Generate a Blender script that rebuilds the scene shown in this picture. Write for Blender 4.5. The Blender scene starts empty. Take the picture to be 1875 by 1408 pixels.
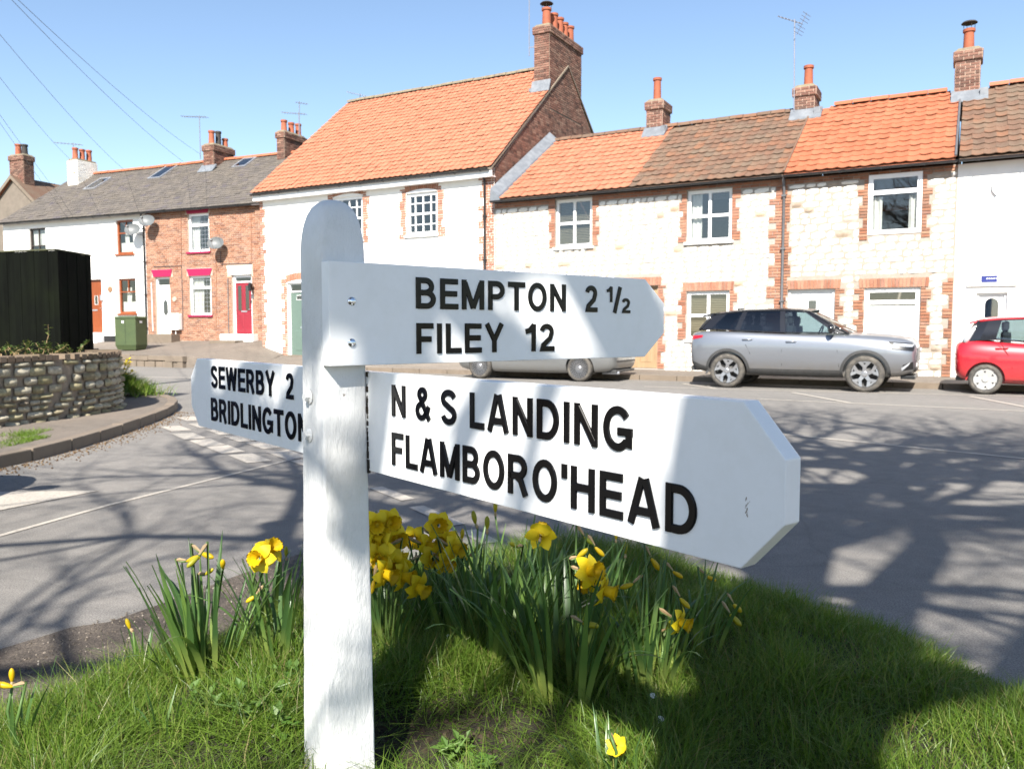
import bpy, bmesh, math, random
import numpy as np
from mathutils import Vector, Matrix, Euler
from mathutils.bvhtree import BVHTree
R_ = math.radians
random.seed(7)
SC = bpy.context.scene
C = SC.collection

# ------------------------------------------------------------------ camera
CAM_Z, FPX, PITCH = 1.2, 1500.0, math.atan(99 / 1500)
cam = bpy.data.cameras.new('camera')
cam.sensor_width = 36.0
cam.lens = 36.0 * FPX / 1875.0
cam.clip_start, cam.clip_end = 0.05, 3000
cam.dof.use_dof = True
cam.dof.focus_distance = 1.75
cam.dof.aperture_fstop = 11.0
camo = bpy.data.objects.new('camera', cam)
camo.location = (0, 0, CAM_Z)
camo.rotation_euler = (math.pi / 2 - PITCH, 0, 0)
C.objects.link(camo)
SC.camera = camo

# ------------------------------------------------------------------ sky, sun, exposure
SUN_EL = R_(42)
SUN_TO = Vector((0.18, 0.983, 0)).normalized()           # the way shadows fall on the ground
sun_from = Vector((-SUN_TO.x * math.cos(SUN_EL), -SUN_TO.y * math.cos(SUN_EL), math.sin(SUN_EL)))
world = bpy.data.worlds.new('World')
SC.world = world
world.use_nodes = True
nt = world.node_tree
bg = nt.nodes['Background']
sky = nt.nodes.new('ShaderNodeTexSky')
sky.sky_type = 'NISHITA'
sky.sun_disc = False
sky.sun_elevation = SUN_EL
sky.sun_rotation = math.atan2(sun_from.x, sun_from.y)
sky.air_density = 1.0
sky.dust_density = 0.35
sky.ozone_density = 1.25
nt.links.new(sky.outputs[0], bg.inputs[0])
bg.inputs[1].default_value = 0.08
sl = bpy.data.lights.new('sun', 'SUN')
sl.energy = 5.0
sl.angle = R_(0.55)
sl.color = (1.0, 0.95, 0.87)
so = bpy.data.objects.new('sun', sl)
so.rotation_euler = (-sun_from).to_track_quat('-Z', 'Y').to_euler()
so.location = sun_from * 60
C.objects.link(so)
SC.view_settings.view_transform = 'Standard'
SC.view_settings.look = 'None'
SC.view_settings.gamma = 1
SC.view_settings.use_curve_mapping = False
SC.view_settings.exposure = 1.4

# ------------------------------------------------------------------ pixel measurements -> real planes
def ray(px, py):
    u, v = (px - 937.5) / FPX, (704 - py) / FPX
    return Vector((u, math.cos(PITCH) + v * math.sin(PITCH), v * math.cos(PITCH) - math.sin(PITCH)))
def on_ground(px, py, z=0.0):
    d = ray(px, py)
    t = (z - CAM_Z) / d.z
    return Vector((d.x * t, d.y * t, z))
def at_depth(px, py, y):
    d = ray(px, py)
    t = y / d.y
    return Vector((d.x * t, y, CAM_Z + d.z * t))
class Frame:
    """a straight street front: s runs along it (to the right), y goes back into the houses"""
    def __init__(self, o, deg):
        self.o = Vector((o[0], o[1], 0)); self.rot = R_(deg)
        self.r = Vector((math.cos(self.rot), math.sin(self.rot), 0))
        self.b = Vector((-math.sin(self.rot), math.cos(self.rot), 0))
    def at(self, px, py, y=0.0):
        d = ray(px, py)
        t = self.b.dot(self.o + self.b * y) / self.b.dot(d)
        p = d * t
        return (p - self.o).dot(self.r), p.z + CAM_Z
    def w(self, s, y, z=0.0):
        return self.o + self.r * s + self.b * y + Vector((0, 0, z))
    def rect(self, x0, y0, x1, y1, y=0.0):
        """pixel box -> (s0, s1, z0, z1) on the wall"""
        ym, xm = (y0 + y1) / 2, (x0 + x1) / 2
        return (self.at(x0, ym, y)[0], self.at(x1, ym, y)[0], self.at(xm, y1, y)[1], self.at(xm, y0, y)[1])
FR = Frame((-0.526, 24.68), -29.0)
FL = Frame((-9.51, 30.55), -23.6)
FW = Frame((0, 0), 0)

# ------------------------------------------------------------------ materials
M = {}
def _nodes(name):
    m = bpy.data.materials.new(name); m.use_nodes = True
    n = m.node_tree
    return m, n, n.nodes['Principled BSDF'], n.nodes['Material Output']
def N(n, t, **kw):
    x = n.nodes.new(t)
    for k, v in kw.items():
        if k == 'ins':
            for a, b in v.items(): x.inputs[a].default_value = b
        else: setattr(x, k, v)
    return x
def ramp(n, stops, interp='LINEAR'):
    r = n.nodes.new('ShaderNodeValToRGB')
    e = r.color_ramp.elements
    r.color_ramp.interpolation = interp
    while len(e) < len(stops): e.new(0.5)
    for i, (p, c) in enumerate(stops):
        e[i].position = p
        e[i].color = (c[0], c[1], c[2], 1)
    return r
def noise(n, scale, detail=4, rough=0.6, stretch=None, src='pos'):
    t = N(n, 'ShaderNodeTexNoise', ins={'Scale': scale, 'Detail': detail, 'Roughness': rough})
    if src == 'pos':
        g = N(n, 'ShaderNodeNewGeometry'); v = g.outputs['Position']
    else:
        g = N(n, 'ShaderNodeTexCoord'); v = g.outputs['Object']
    if stretch:
        mp = N(n, 'ShaderNodeMapping'); mp.inputs['Scale'].default_value = stretch
        n.links.new(v, mp.inputs[0]); v = mp.outputs[0]
    n.links.new(v, t.inputs['Vector'])
    return t.outputs['Fac']
def mixc(n, fac, a, b, blend='MIX'):
    x = N(n, 'ShaderNodeMix', data_type='RGBA', blend_type=blend)
    for sock, val in ((x.inputs[0], fac), (x.inputs[6], a), (x.inputs[7], b)):
        if isinstance(val, (int, float)): sock.default_value = val
        elif isinstance(val, tuple): sock.default_value = (*val, 1)[:4]
        else: n.links.new(val, sock)
    return x.outputs[2]
def bumpn(n, bsdf, h, strength, dist=0.01):
    b = N(n, 'ShaderNodeBump', ins={'Strength': strength, 'Distance': dist})
    n.links.new(h, b.inputs['Height']); n.links.new(b.outputs[0], bsdf.inputs['Normal'])
def rndval(n):
    """per-piece random number: face attribute (joined pieces) plus object random (single pieces)"""
    a = N(n, 'ShaderNodeAttribute', attribute_type='GEOMETRY', attribute_name='rnd')
    o = N(n, 'ShaderNodeObjectInfo')
    s = N(n, 'ShaderNodeMath', operation='ADD'); f = N(n, 'ShaderNodeMath', operation='FRACT')
    n.links.new(a.outputs['Fac'], s.inputs[0]); n.links.new(o.outputs['Random'], s.inputs[1])
    n.links.new(s.outputs[0], f.inputs[0])
    return f.outputs[0]
def mat(name, col, rough=0.7, var=0.15, scale=8, bump=0.0, bscale=60, metallic=0.0, dirt=None, dscale=2.0, damt=0.5, coat=0.0, stretch=None, spec=0.5, bdist=0.01):
    m, n, b, o = _nodes(name)
    f = noise(n, scale, 5, 0.65, stretch)
    lo = tuple(max(0, c * (1 - var)) for c in col); hi = tuple(min(1, c * (1 + var)) for c in col)
    r = ramp(n, [(0.3, lo), (0.7, hi)])
    n.links.new(f, r.inputs[0])
    out = r.outputs[0]
    if dirt:
        f2 = noise(n, dscale, 6, 0.7)
        r2 = ramp(n, [(0.45, (0, 0, 0)), (0.75, (damt, damt, damt))])
        n.links.new(f2, r2.inputs[0])
        out = mixc(n, r2.outputs[0], out, dirt)
    n.links.new(out, b.inputs['Base Color'])
    b.inputs['Roughness'].default_value = rough
    b.inputs['Metallic'].default_value = metallic
    b.inputs['Specular IOR Level'].default_value = spec
    if coat: b.inputs['Coat Weight'].default_value = coat; b.inputs['Coat Roughness'].default_value = 0.04
    if bump:
        bumpn(n, b, noise(n, bscale, 5, 0.6, stretch), bump, bdist)
    M[name] = m
    return m
def mat_pieces(name, stops, rough=0.85, grime=None, gscale=3, gamt=0.5, bump=0.3, bscale=80, interp='LINEAR', fine=0.2):
    """material for counted pieces (bricks, tiles, stones): each its own tone"""
    m, n, b, o = _nodes(name)
    r = ramp(n, stops, interp)
    n.links.new(rndval(n), r.inputs[0])
    out = r.outputs[0]
    f = noise(n, 30, 4, 0.7)
    rr = ramp(n, [(0.3, (1 - fine,) * 3), (0.7, (1 + fine * 0.4,) * 3)])
    n.links.new(f, rr.inputs[0])
    out = mixc(n, 1.0, out, rr.outputs[0], 'MULTIPLY')
    if grime:
        f2 = noise(n, gscale, 6, 0.7)
        r2 = ramp(n, [(0.42, (0, 0, 0)), (0.72, (gamt,) * 3)])
        n.links.new(f2, r2.inputs[0])
        out = mixc(n, r2.outputs[0], out, grime)
    n.links.new(out, b.inputs['Base Color'])
    b.inputs['Roughness'].default_value = rough
    b.inputs['Specular IOR Level'].default_value = 0.3
    if bump: bumpn(n, b, noise(n, bscale, 4, 0.6), bump, 0.006)
    M[name] = m
def mat_glass(name, tint, gloss=0.10):
    m, n, b, o = _nodes(name)
    n.nodes.remove(b)
    tr = N(n, 'ShaderNodeBsdfTransparent'); tr.inputs[0].default_value = (*tint, 1)
    gl = N(n, 'ShaderNodeBsdfGlossy'); gl.inputs['Roughness'].default_value = 0.02
    lw = N(n, 'ShaderNodeLayerWeight', ins={'Blend': 0.5})          # same from both sides, so daylight gets in
    pw = N(n, 'ShaderNodeMath', operation='POWER'); pw.inputs[1].default_value = 4.0
    n.links.new(lw.outputs['Facing'], pw.inputs[0])
    ad = N(n, 'ShaderNodeMath', operation='MULTIPLY_ADD'); ad.inputs[1].default_value = 0.8; ad.inputs[2].default_value = 0.04 + gloss; ad.use_clamp = True
    n.links.new(pw.outputs[0], ad.inputs[0])
    mx = N(n, 'ShaderNodeMixShader')
    n.links.new(ad.outputs[0], mx.inputs[0]); n.links.new(tr.outputs[0], mx.inputs[1]); n.links.new(gl.outputs[0], mx.inputs[2])
    n.links.new(mx.outputs[0], o.inputs[0])
    M[name] = m
def mat_leaf(name, stops, trans=0.35, rough=0.45, spec=0.4, tip=None):
    m, n, b, o = _nodes(name)
    r = ramp(n, stops)
    n.links.new(rndval(n), r.inputs[0])
    col = r.outputs[0]
    if tip:   # pale sheath at the leaf foot, lengthened and brightened to paint in sunlit bases
        a = N(n, 'ShaderNodeAttribute', attribute_type='GEOMETRY', attribute_name='along')
        rp = ramp(n, [(0.0, (1, 1, 1)), (0.45, (0, 0, 0))])
        n.links.new(a.outputs['Fac'], rp.inputs[0])
        col = mixc(n, rp.outputs[0], col, tip)
    n.links.new(col, b.inputs['Base Color'])
    b.inputs['Roughness'].default_value = rough
    b.inputs['Specular IOR Level'].default_value = spec
    t = N(n, 'ShaderNodeBsdfTranslucent')
    n.links.new(mixc(n, 1.0, col, (1.0, 1.0, 0.55), 'MULTIPLY'), t.inputs[0])
    mx = N(n, 'ShaderNodeMixShader'); mx.inputs[0].default_value = trans
    n.links.new(b.outputs[0], mx.inputs[1]); n.links.new(t.outputs[0], mx.inputs[2])
    n.links.new(mx.outputs[0], o.inputs[0])
    M[name] = m

mat('render_white', (0.80, 0.79, 0.75), 0.9, 0.03, 3, 0.25, 90, dirt=(0.66, 0.63, 0.56), dscale=1.2, damt=0.25)
mat('render_grey', (0.15, 0.125, 0.10), 0.95, 0.15, 4, 0.4, 60, dirt=(0.10, 0.09, 0.07), dscale=0.9, damt=0.6)
mat('mortar_pale', (0.42, 0.33, 0.26), 0.95, 0.12, 20, 0.4, 90)
mat('mortar_white', (0.30, 0.27, 0.235), 0.95, 0.10, 12, 0.4, 90)
mat('mortar_tan', (0.29, 0.25, 0.208), 0.95, 0.14, 12, 0.4, 90)
mat('mortar_dark', (0.185, 0.15, 0.112), 0.95, 0.25, 14, 0.5, 70)
mat('cap_mortar', (0.17, 0.135, 0.095), 0.95, 0.25, 10, 0.5, 60, dirt=(0.2, 0.2, 0.1), dscale=5, damt=0.6)
mat('lead', (0.135, 0.148, 0.165), 0.5, 0.15, 6, 0.2, 20, dirt=(0.24, 0.25, 0.26), dscale=3, damt=0.5)
mat('upvc', (0.82, 0.82, 0.81), 0.3, 0.02, 5)
mat('wood_brown', (0.20, 0.048, 0.012), 0.4, 0.2, 18, 0.1, 60, stretch=(1, 1, 0.15))
mat('wood_pale', (0.30, 0.20, 0.11), 0.6, 0.15, 10, 0.1, 60, stretch=(1, 1, 0.15))
mat('frame_dark', (0.035, 0.025, 0.02), 0.5, 0.2, 10)
mat('door_red', (0.22, 0.018, 0.03), 0.35, 0.06, 8)
mat('door_green', (0.10, 0.145, 0.12), 0.4, 0.06, 8)
mat('paint_pink', (0.33, 0.006, 0.055), 0.5, 0.06, 8)
mat('plastic_black', (0.012, 0.012, 0.013), 0.35, 0.2, 10)
mat('gutter_black', (0.018, 0.019, 0.021), 0.35, 0.2, 10)
mat('pipe_grey', (0.10, 0.10, 0.105), 0.45, 0.2, 10)
mat('curtain', (0.60, 0.57, 0.50), 0.9, 0.06, 10)
mat('blind', (0.20, 0.165, 0.105), 0.6, 0.08, 10)
mat('metal_grey', (0.42, 0.43, 0.45), 0.4, 0.1, 10, metallic=0.6)
mat('aerial', (0.25, 0.26, 0.30), 0.45, 0.1, 10, metallic=0.5)
mat('dish', (0.10, 0.108, 0.112), 0.5, 0.1, 6, dirt=(0.12, 0.115, 0.10), dscale=6)
mat('pot', (0.28, 0.078, 0.036), 0.8, 0.18, 9, 0.2, 40, dirt=(0.15, 0.05, 0.03), dscale=5, damt=0.6)
mat('pot_black', (0.03, 0.025, 0.022), 0.8, 0.3, 9, 0.2, 40)
mat('plaque', (0.22, 0.12, 0.06), 0.7, 0.1, 20)
mat('concrete', (0.165, 0.130, 0.098), 0.92, 0.18, 5, 0.4, 70, dirt=(0.10, 0.085, 0.06), dscale=2.5, damt=0.6)
mat('sign_blue', (0.02, 0.03, 0.16), 0.4, 0.05, 5)
mat('cabinet_green', (0.050, 0.072, 0.028), 0.5, 0.1, 5, dirt=(0.07, 0.09, 0.03), dscale=4, damt=0.5)
mat('cable', (0.05, 0.05, 0.06), 0.6, 0.1, 4)
mat('red_paint', (0.55, 0.02, 0.02), 0.4, 0.05, 4)
mat('black_paint', (0.012, 0.012, 0.014), 0.16, 0.1, 4, spec=0.7)
mat('letter_black', (0.003, 0.003, 0.0035), 0.16, 0.1, 4, spec=0.22)
mat('bolt', (0.72, 0.74, 0.76), 0.12, 0.05, 10, metallic=1.0)
mat('bark', (0.11, 0.09, 0.07), 0.95, 0.35, 6, 0.8, 25, stretch=(1, 1, 0.3), bdist=0.03)
mat('fence_black', (0.0028, 0.0036, 0.0024), 0.9, 0.55, 9, 0.6, 45, spec=0.08, stretch=(1, 1, 0.08), dirt=(0.006, 0.0085, 0.003), dscale=1.3, damt=0.6)
mat('moss', (0.05, 0.052, 0.024), 0.95, 0.4, 14, 0.6, 60)
mat('soil', (0.020, 0.014, 0.010), 0.95, 0.5, 14, 0.9, 50, dirt=(0.10, 0.075, 0.045), dscale=9, damt=0.55, bdist=0.03)
mat_pieces('brick_red', [(0, (0.16, 0.068, 0.042)), (0.25, (0.25, 0.105, 0.06)), (0.6, (0.31, 0.138, 0.078)), (0.85, (0.34, 0.175, 0.11)), (1, (0.20, 0.10, 0.075))], grime=(0.36, 0.25, 0.18), gscale=2.5, gamt=0.4)
mat_pieces('brick_orange', [(0, (0.24, 0.10, 0.062)), (0.4, (0.335, 0.142, 0.085)), (0.75, (0.38, 0.18, 0.115)), (1, (0.27, 0.13, 0.092))], grime=(0.40, 0.29, 0.21), gamt=0.4)
mat_pieces('brick_brown', [(0, (0.085, 0.043, 0.033)), (0.4, (0.165, 0.078, 0.056)), (0.75, (0.22, 0.11, 0.08)), (1, (0.27, 0.165, 0.12))], grime=(0.14, 0.10, 0.078), gscale=1.6, gamt=0.65)
mat_pieces('stone_limewash', [(0, (0.80, 0.77, 0.70)), (0.6, (0.82, 0.80, 0.75)), (0.965, (0.72, 0.68, 0.61)), (0.978, (0.36, 0.27, 0.18)), (1, (0.30, 0.22, 0.16))], grime=(0.58, 0.53, 0.45), gscale=3, gamt=0.3, bump=0.5, bscale=30)
mat_pieces('stone_cream', [(0, (0.76, 0.73, 0.66)), (0.6, (0.80, 0.78, 0.73)), (0.9, (0.58, 0.53, 0.46)), (0.94, (0.24, 0.18, 0.12)), (1, (0.26, 0.20, 0.15))], grime=(0.64, 0.60, 0.54), gscale=3, gamt=0.4, bump=0.5, bscale=30)
mat_pieces('stone_field', [(0, (0.22, 0.185, 0.125)), (0.3, (0.38, 0.34, 0.255)), (0.6, (0.44, 0.40, 0.32)), (0.8, (0.34, 0.30, 0.17)), (1, (0.18, 0.15, 0.115))], grime=(0.20, 0.18, 0.08), gscale=4, gamt=0.4, bump=0.8, bscale=25, fine=0.4)
mat_pieces('tile_orange', [(0, (0.31, 0.098, 0.048)), (0.5, (0.335, 0.110, 0.055)), (1, (0.36, 0.126, 0.065))], grime=(0.28, 0.100, 0.055), gscale=2, gamt=0.4, fine=0.12)
mat_pieces('tile_pale', [(0, (0.335, 0.124, 0.070)), (0.5, (0.36, 0.137, 0.078)), (1, (0.385, 0.152, 0.088))], grime=(0.31, 0.128, 0.078), gscale=2, gamt=0.4, fine=0.12)
mat_pieces('tile_brown', [(0, (0.12, 0.076, 0.053)), (0.4, (0.152, 0.086, 0.057)), (0.8, (0.175, 0.09, 0.056)), (1, (0.21, 0.098, 0.054))], grime=(0.145, 0.115, 0.082), gscale=1.6, gamt=0.85, fine=0.3)
mat_pieces('slate', [(0, (0.092, 0.081, 0.072)), (0.5, (0.118, 0.103, 0.090)), (0.85, (0.135, 0.116, 0.098)), (1, (0.088, 0.077, 0.084))], grime=(0.128, 0.108, 0.080), gscale=0.9, gamt=0.5, rough=0.75, fine=0.25)
mat_glass('glass', (0.80, 0.84, 0.86), 0.10)
mat_glass('car_glass', (0.42, 0.50, 0.50), 0.06)
mat_glass('car_glass_dark', (0.10, 0.11, 0.13), 0.05)
mat_glass('sky_glass', (0.35, 0.40, 0.46), 0.12)
mat_leaf('grass', [(0, (0.062, 0.125, 0.013)), (0.45, (0.108, 0.192, 0.021)), (0.8, (0.165, 0.24, 0.038)), (0.93, (0.20, 0.22, 0.06)), (1, (0.26, 0.20, 0.10))], 0.42, 0.4)
mat_leaf('daffodil_leaf', [(0, (0.052, 0.112, 0.034)), (0.5, (0.078, 0.155, 0.040)), (1, (0.13, 0.22, 0.048))], 0.38, 0.35, 0.5, tip=(0.38, 0.44, 0.10))
mat_leaf('daffodil_stem', [(0, (0.07, 0.14, 0.04)), (1, (0.12, 0.19, 0.05))], 0.15)
mat_leaf('petal', [(0, (0.68, 0.51, 0.012)), (0.6, (0.70, 0.54, 0.018)), (1, (0.72, 0.57, 0.03))], 0.35, 0.55, 0.3)
mat_leaf('trumpet', [(0, (0.64, 0.42, 0.004)), (1, (0.66, 0.46, 0.007))], 0.3, 0.55, 0.3)
mat_leaf('bud', [(0, (0.20, 0.24, 0.02)), (0.4, (0.50, 0.38, 0.010)), (1, (0.58, 0.38, 0.005))], 0.25)
mat_leaf('spathe', [(0, (0.36, 0.24, 0.12)), (1, (0.46, 0.34, 0.20))], 0.3)
mat_leaf('hedge_leaf', [(0, (0.035, 0.06, 0.012)), (0.6, (0.07, 0.11, 0.02)), (1, (0.13, 0.16, 0.04))], 0.25)
mat_leaf('weed_leaf', [(0, (0.06, 0.13, 0.02)), (1, (0.11, 0.19, 0.04))], 0.3)

def mat_asphalt(name, base, patch, speck=0.8, pscale=0.35):
    m, n, b, o = _nodes(name)
    r = ramp(n, [(0.35, base), (0.65, patch)])
    n.links.new(noise(n, pscale, 5, 0.6), r.inputs[0])
    sp = ramp(n, [(0.35, (1 - speck * 0.6,) * 3), (0.5, (1, 1, 1)), (0.68, (1 + speck * 0.5,) * 3)])
    n.links.new(noise(n, 140, 3, 0.7), sp.inputs[0])
    mid = ramp(n, [(0.35, (0.86, 0.86, 0.86)), (0.65, (1.08, 1.08, 1.08))])
    n.links.new(noise(n, 6, 6, 0.75), mid.inputs[0])
    c = mixc(n, 1.0, r.outputs[0], sp.outputs[0], 'MULTIPLY')
    c = mixc(n, 1.0, c, mid.outputs[0], 'MULTIPLY')
    # fine cracks
    v = N(n, 'ShaderNodeTexVoronoi', feature='DISTANCE_TO_EDGE', ins={'Scale': 0.55})
    g = N(n, 'ShaderNodeNewGeometry')
    ns = N(n, 'ShaderNodeTexNoise', ins={'Scale': 2.0, 'Detail': 6})
    n.links.new(g.outputs['Position'], ns.inputs['Vector'])
    mx = N(n, 'ShaderNodeMix', data_type='VECTOR'); mx.inputs[0].default_value = 0.25
    n.links.new(g.outputs['Position'], mx.inputs[4]); n.links.new(ns.outputs['Color'], mx.inputs[5])
    n.links.new(mx.outputs[1], v.inputs['Vector'])
    cr = ramp(n, [(0.0, (0.62, 0.62, 0.62)), (0.007, (1, 1, 1))])
    n.links.new(v.outputs['Distance'], cr.inputs[0])
    c = mixc(n, 0.35, c, mixc(n, 1.0, c, cr.outputs[0], 'MULTIPLY'))
    n.links.new(c, b.inputs['Base Color'])
    b.inputs['Roughness'].default_value = 0.85
    b.inputs['Specular IOR Level'].default_value = 0.35
    bumpn(n, b, noise(n, 220, 3, 0.6), 0.5, 0.006)
    M[name] = m
mat_asphalt('asphalt', (0.162, 0.152, 0.139), (0.198, 0.184, 0.167))
mat_asphalt('footway', (0.135, 0.115, 0.095), (0.175, 0.145, 0.118), 0.5, 0.8)
mat_asphalt('gravel', (0.045, 0.036, 0.029), (0.12, 0.098, 0.078), 1.2, 3.0)
mat('ground_far', (0.10, 0.11, 0.05), 0.95, 0.3, 0.4)

def mat_mark(name):
    m, n, b, o = _nodes(name)
    r = ramp(n, [(0.34, (0.20, 0.185, 0.16)), (0.44, (0.35, 0.315, 0.268)), (0.7, (0.43, 0.39, 0.335))])
    n.links.new(noise(n, 42, 6, 0.7), r.inputs[0])
    n.links.new(r.outputs[0], b.inputs['Base Color'])
    b.inputs['Roughness'].default_value = 0.7
    bumpn(n, b, noise(n, 200, 3, 0.6), 0.4, 0.004)
    M[name] = m
mat_mark('road_paint')

def mat_post(name):
    """thick gloss paint on timber: brush ripples, chips, green-grey grime in the grain"""
    m, n, b, o = _nodes(name)
    r = ramp(n, [(0.3, (0.60, 0.60, 0.585)), (0.7, (0.72, 0.72, 0.71))])
    n.links.new(noise(n, 5, 5, 0.6), r.inputs[0])
    ch = ramp(n, [(0.70, (0, 0, 0)), (0.73, (1, 1, 1))])
    n.links.new(noise(n, 34, 6, 0.75, (1, 1, 0.55)), ch.inputs[0])
    c = mixc(n, ch.outputs[0], r.outputs[0], (0.16, 0.13, 0.10))
    gr = ramp(n, [(0.55, (0, 0, 0)), (0.8, (0.5, 0.5, 0.5))])
    n.links.new(noise(n, 9, 7, 0.75), gr.inputs[0])
    c = mixc(n, gr.outputs[0], c, (0.50, 0.51, 0.46))
    n.links.new(c, b.inputs['Base Color'])
    b.inputs['Roughness'].default_value = 0.42
    bumpn(n, b, noise(n, 26, 6, 0.7, (1, 1, 0.35)), 0.55, 0.012)
    M[name] = m
mat_post('post_paint')
mat('board_white', (0.84, 0.84, 0.835), 0.32, 0.02, 3, 0.05, 40, dirt=(0.70, 0.70, 0.66), dscale=14, damt=0.35)

def mat_carpaint(name, col, metallic=0.6, rough=0.3, dust=0.3, dcol=(0.20, 0.17, 0.13)):
    m, n, b, o = _nodes(name)
    tc = N(n, 'ShaderNodeTexCoord')
    sx = N(n, 'ShaderNodeSeparateXYZ'); n.links.new(tc.outputs['Object'], sx.inputs[0])
    mr = N(n, 'ShaderNodeMapRange', ins={'From Min': 0.22, 'From Max': 0.62, 'To Min': 1.0, 'To Max': 0.0}); n.links.new(sx.outputs['Z'], mr.inputs[0])
    ns = noise(n, 7, 5, 0.7)
    mu = N(n, 'ShaderNodeMath', operation='MULTIPLY'); n.links.new(mr.outputs[0], mu.inputs[0]); n.links.new(ns, mu.inputs[1])
    m2 = N(n, 'ShaderNodeMath', operation='MULTIPLY'); m2.inputs[1].default_value = dust * 2; n.links.new(mu.outputs[0], m2.inputs[0]); m2.use_clamp = True
    c = mixc(n, m2.outputs[0], col, dcol)
    n.links.new(c, b.inputs['Base Color'])
    b.inputs['Metallic'].default_value = metallic
    b.inputs['Roughness'].default_value = rough
    b.inputs['Coat Weight'].default_value = 0.8
    b.inputs['Coat Roughness'].default_value = 0.05
    M[name] = m
mat_carpaint('suv_paint', (0.24, 0.252, 0.278), 0.65, 0.33, 0.8)
mat_carpaint('saloon_paint', (0.24, 0.25, 0.255), 0.6, 0.32, 0.3)
mat_carpaint('red_car_paint', (0.46, 0.012, 0.022), 0.1, 0.35, 0.15)
mat_carpaint('blue_car_paint', (0.02, 0.04, 0.12), 0.4, 0.35, 0.2)
mat('trim_grey', (0.045, 0.045, 0.045), 0.6, 0.2, 8)
mat('tyre', (0.055, 0.050, 0.044), 0.85, 0.3, 18, dirt=(0.20, 0.175, 0.14), dscale=8, damt=0.6)
mat('alloy', (0.32, 0.32, 0.33), 0.3, 0.08, 20, metallic=0.7)
mat('hubcap', (0.30, 0.295, 0.285), 0.4, 0.08, 20)
mat('wheel_dark', (0.035, 0.034, 0.033), 0.6, 0.3, 20)
mat('lamp_red', (0.35, 0.01, 0.02), 0.1, 0.1, 30)
mat('lamp_clear', (0.60, 0.62, 0.65), 0.08, 0.1, 30, metallic=0.5)
mat('seat_cloth', (0.05, 0.05, 0.055), 0.8, 0.2, 20)

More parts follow.
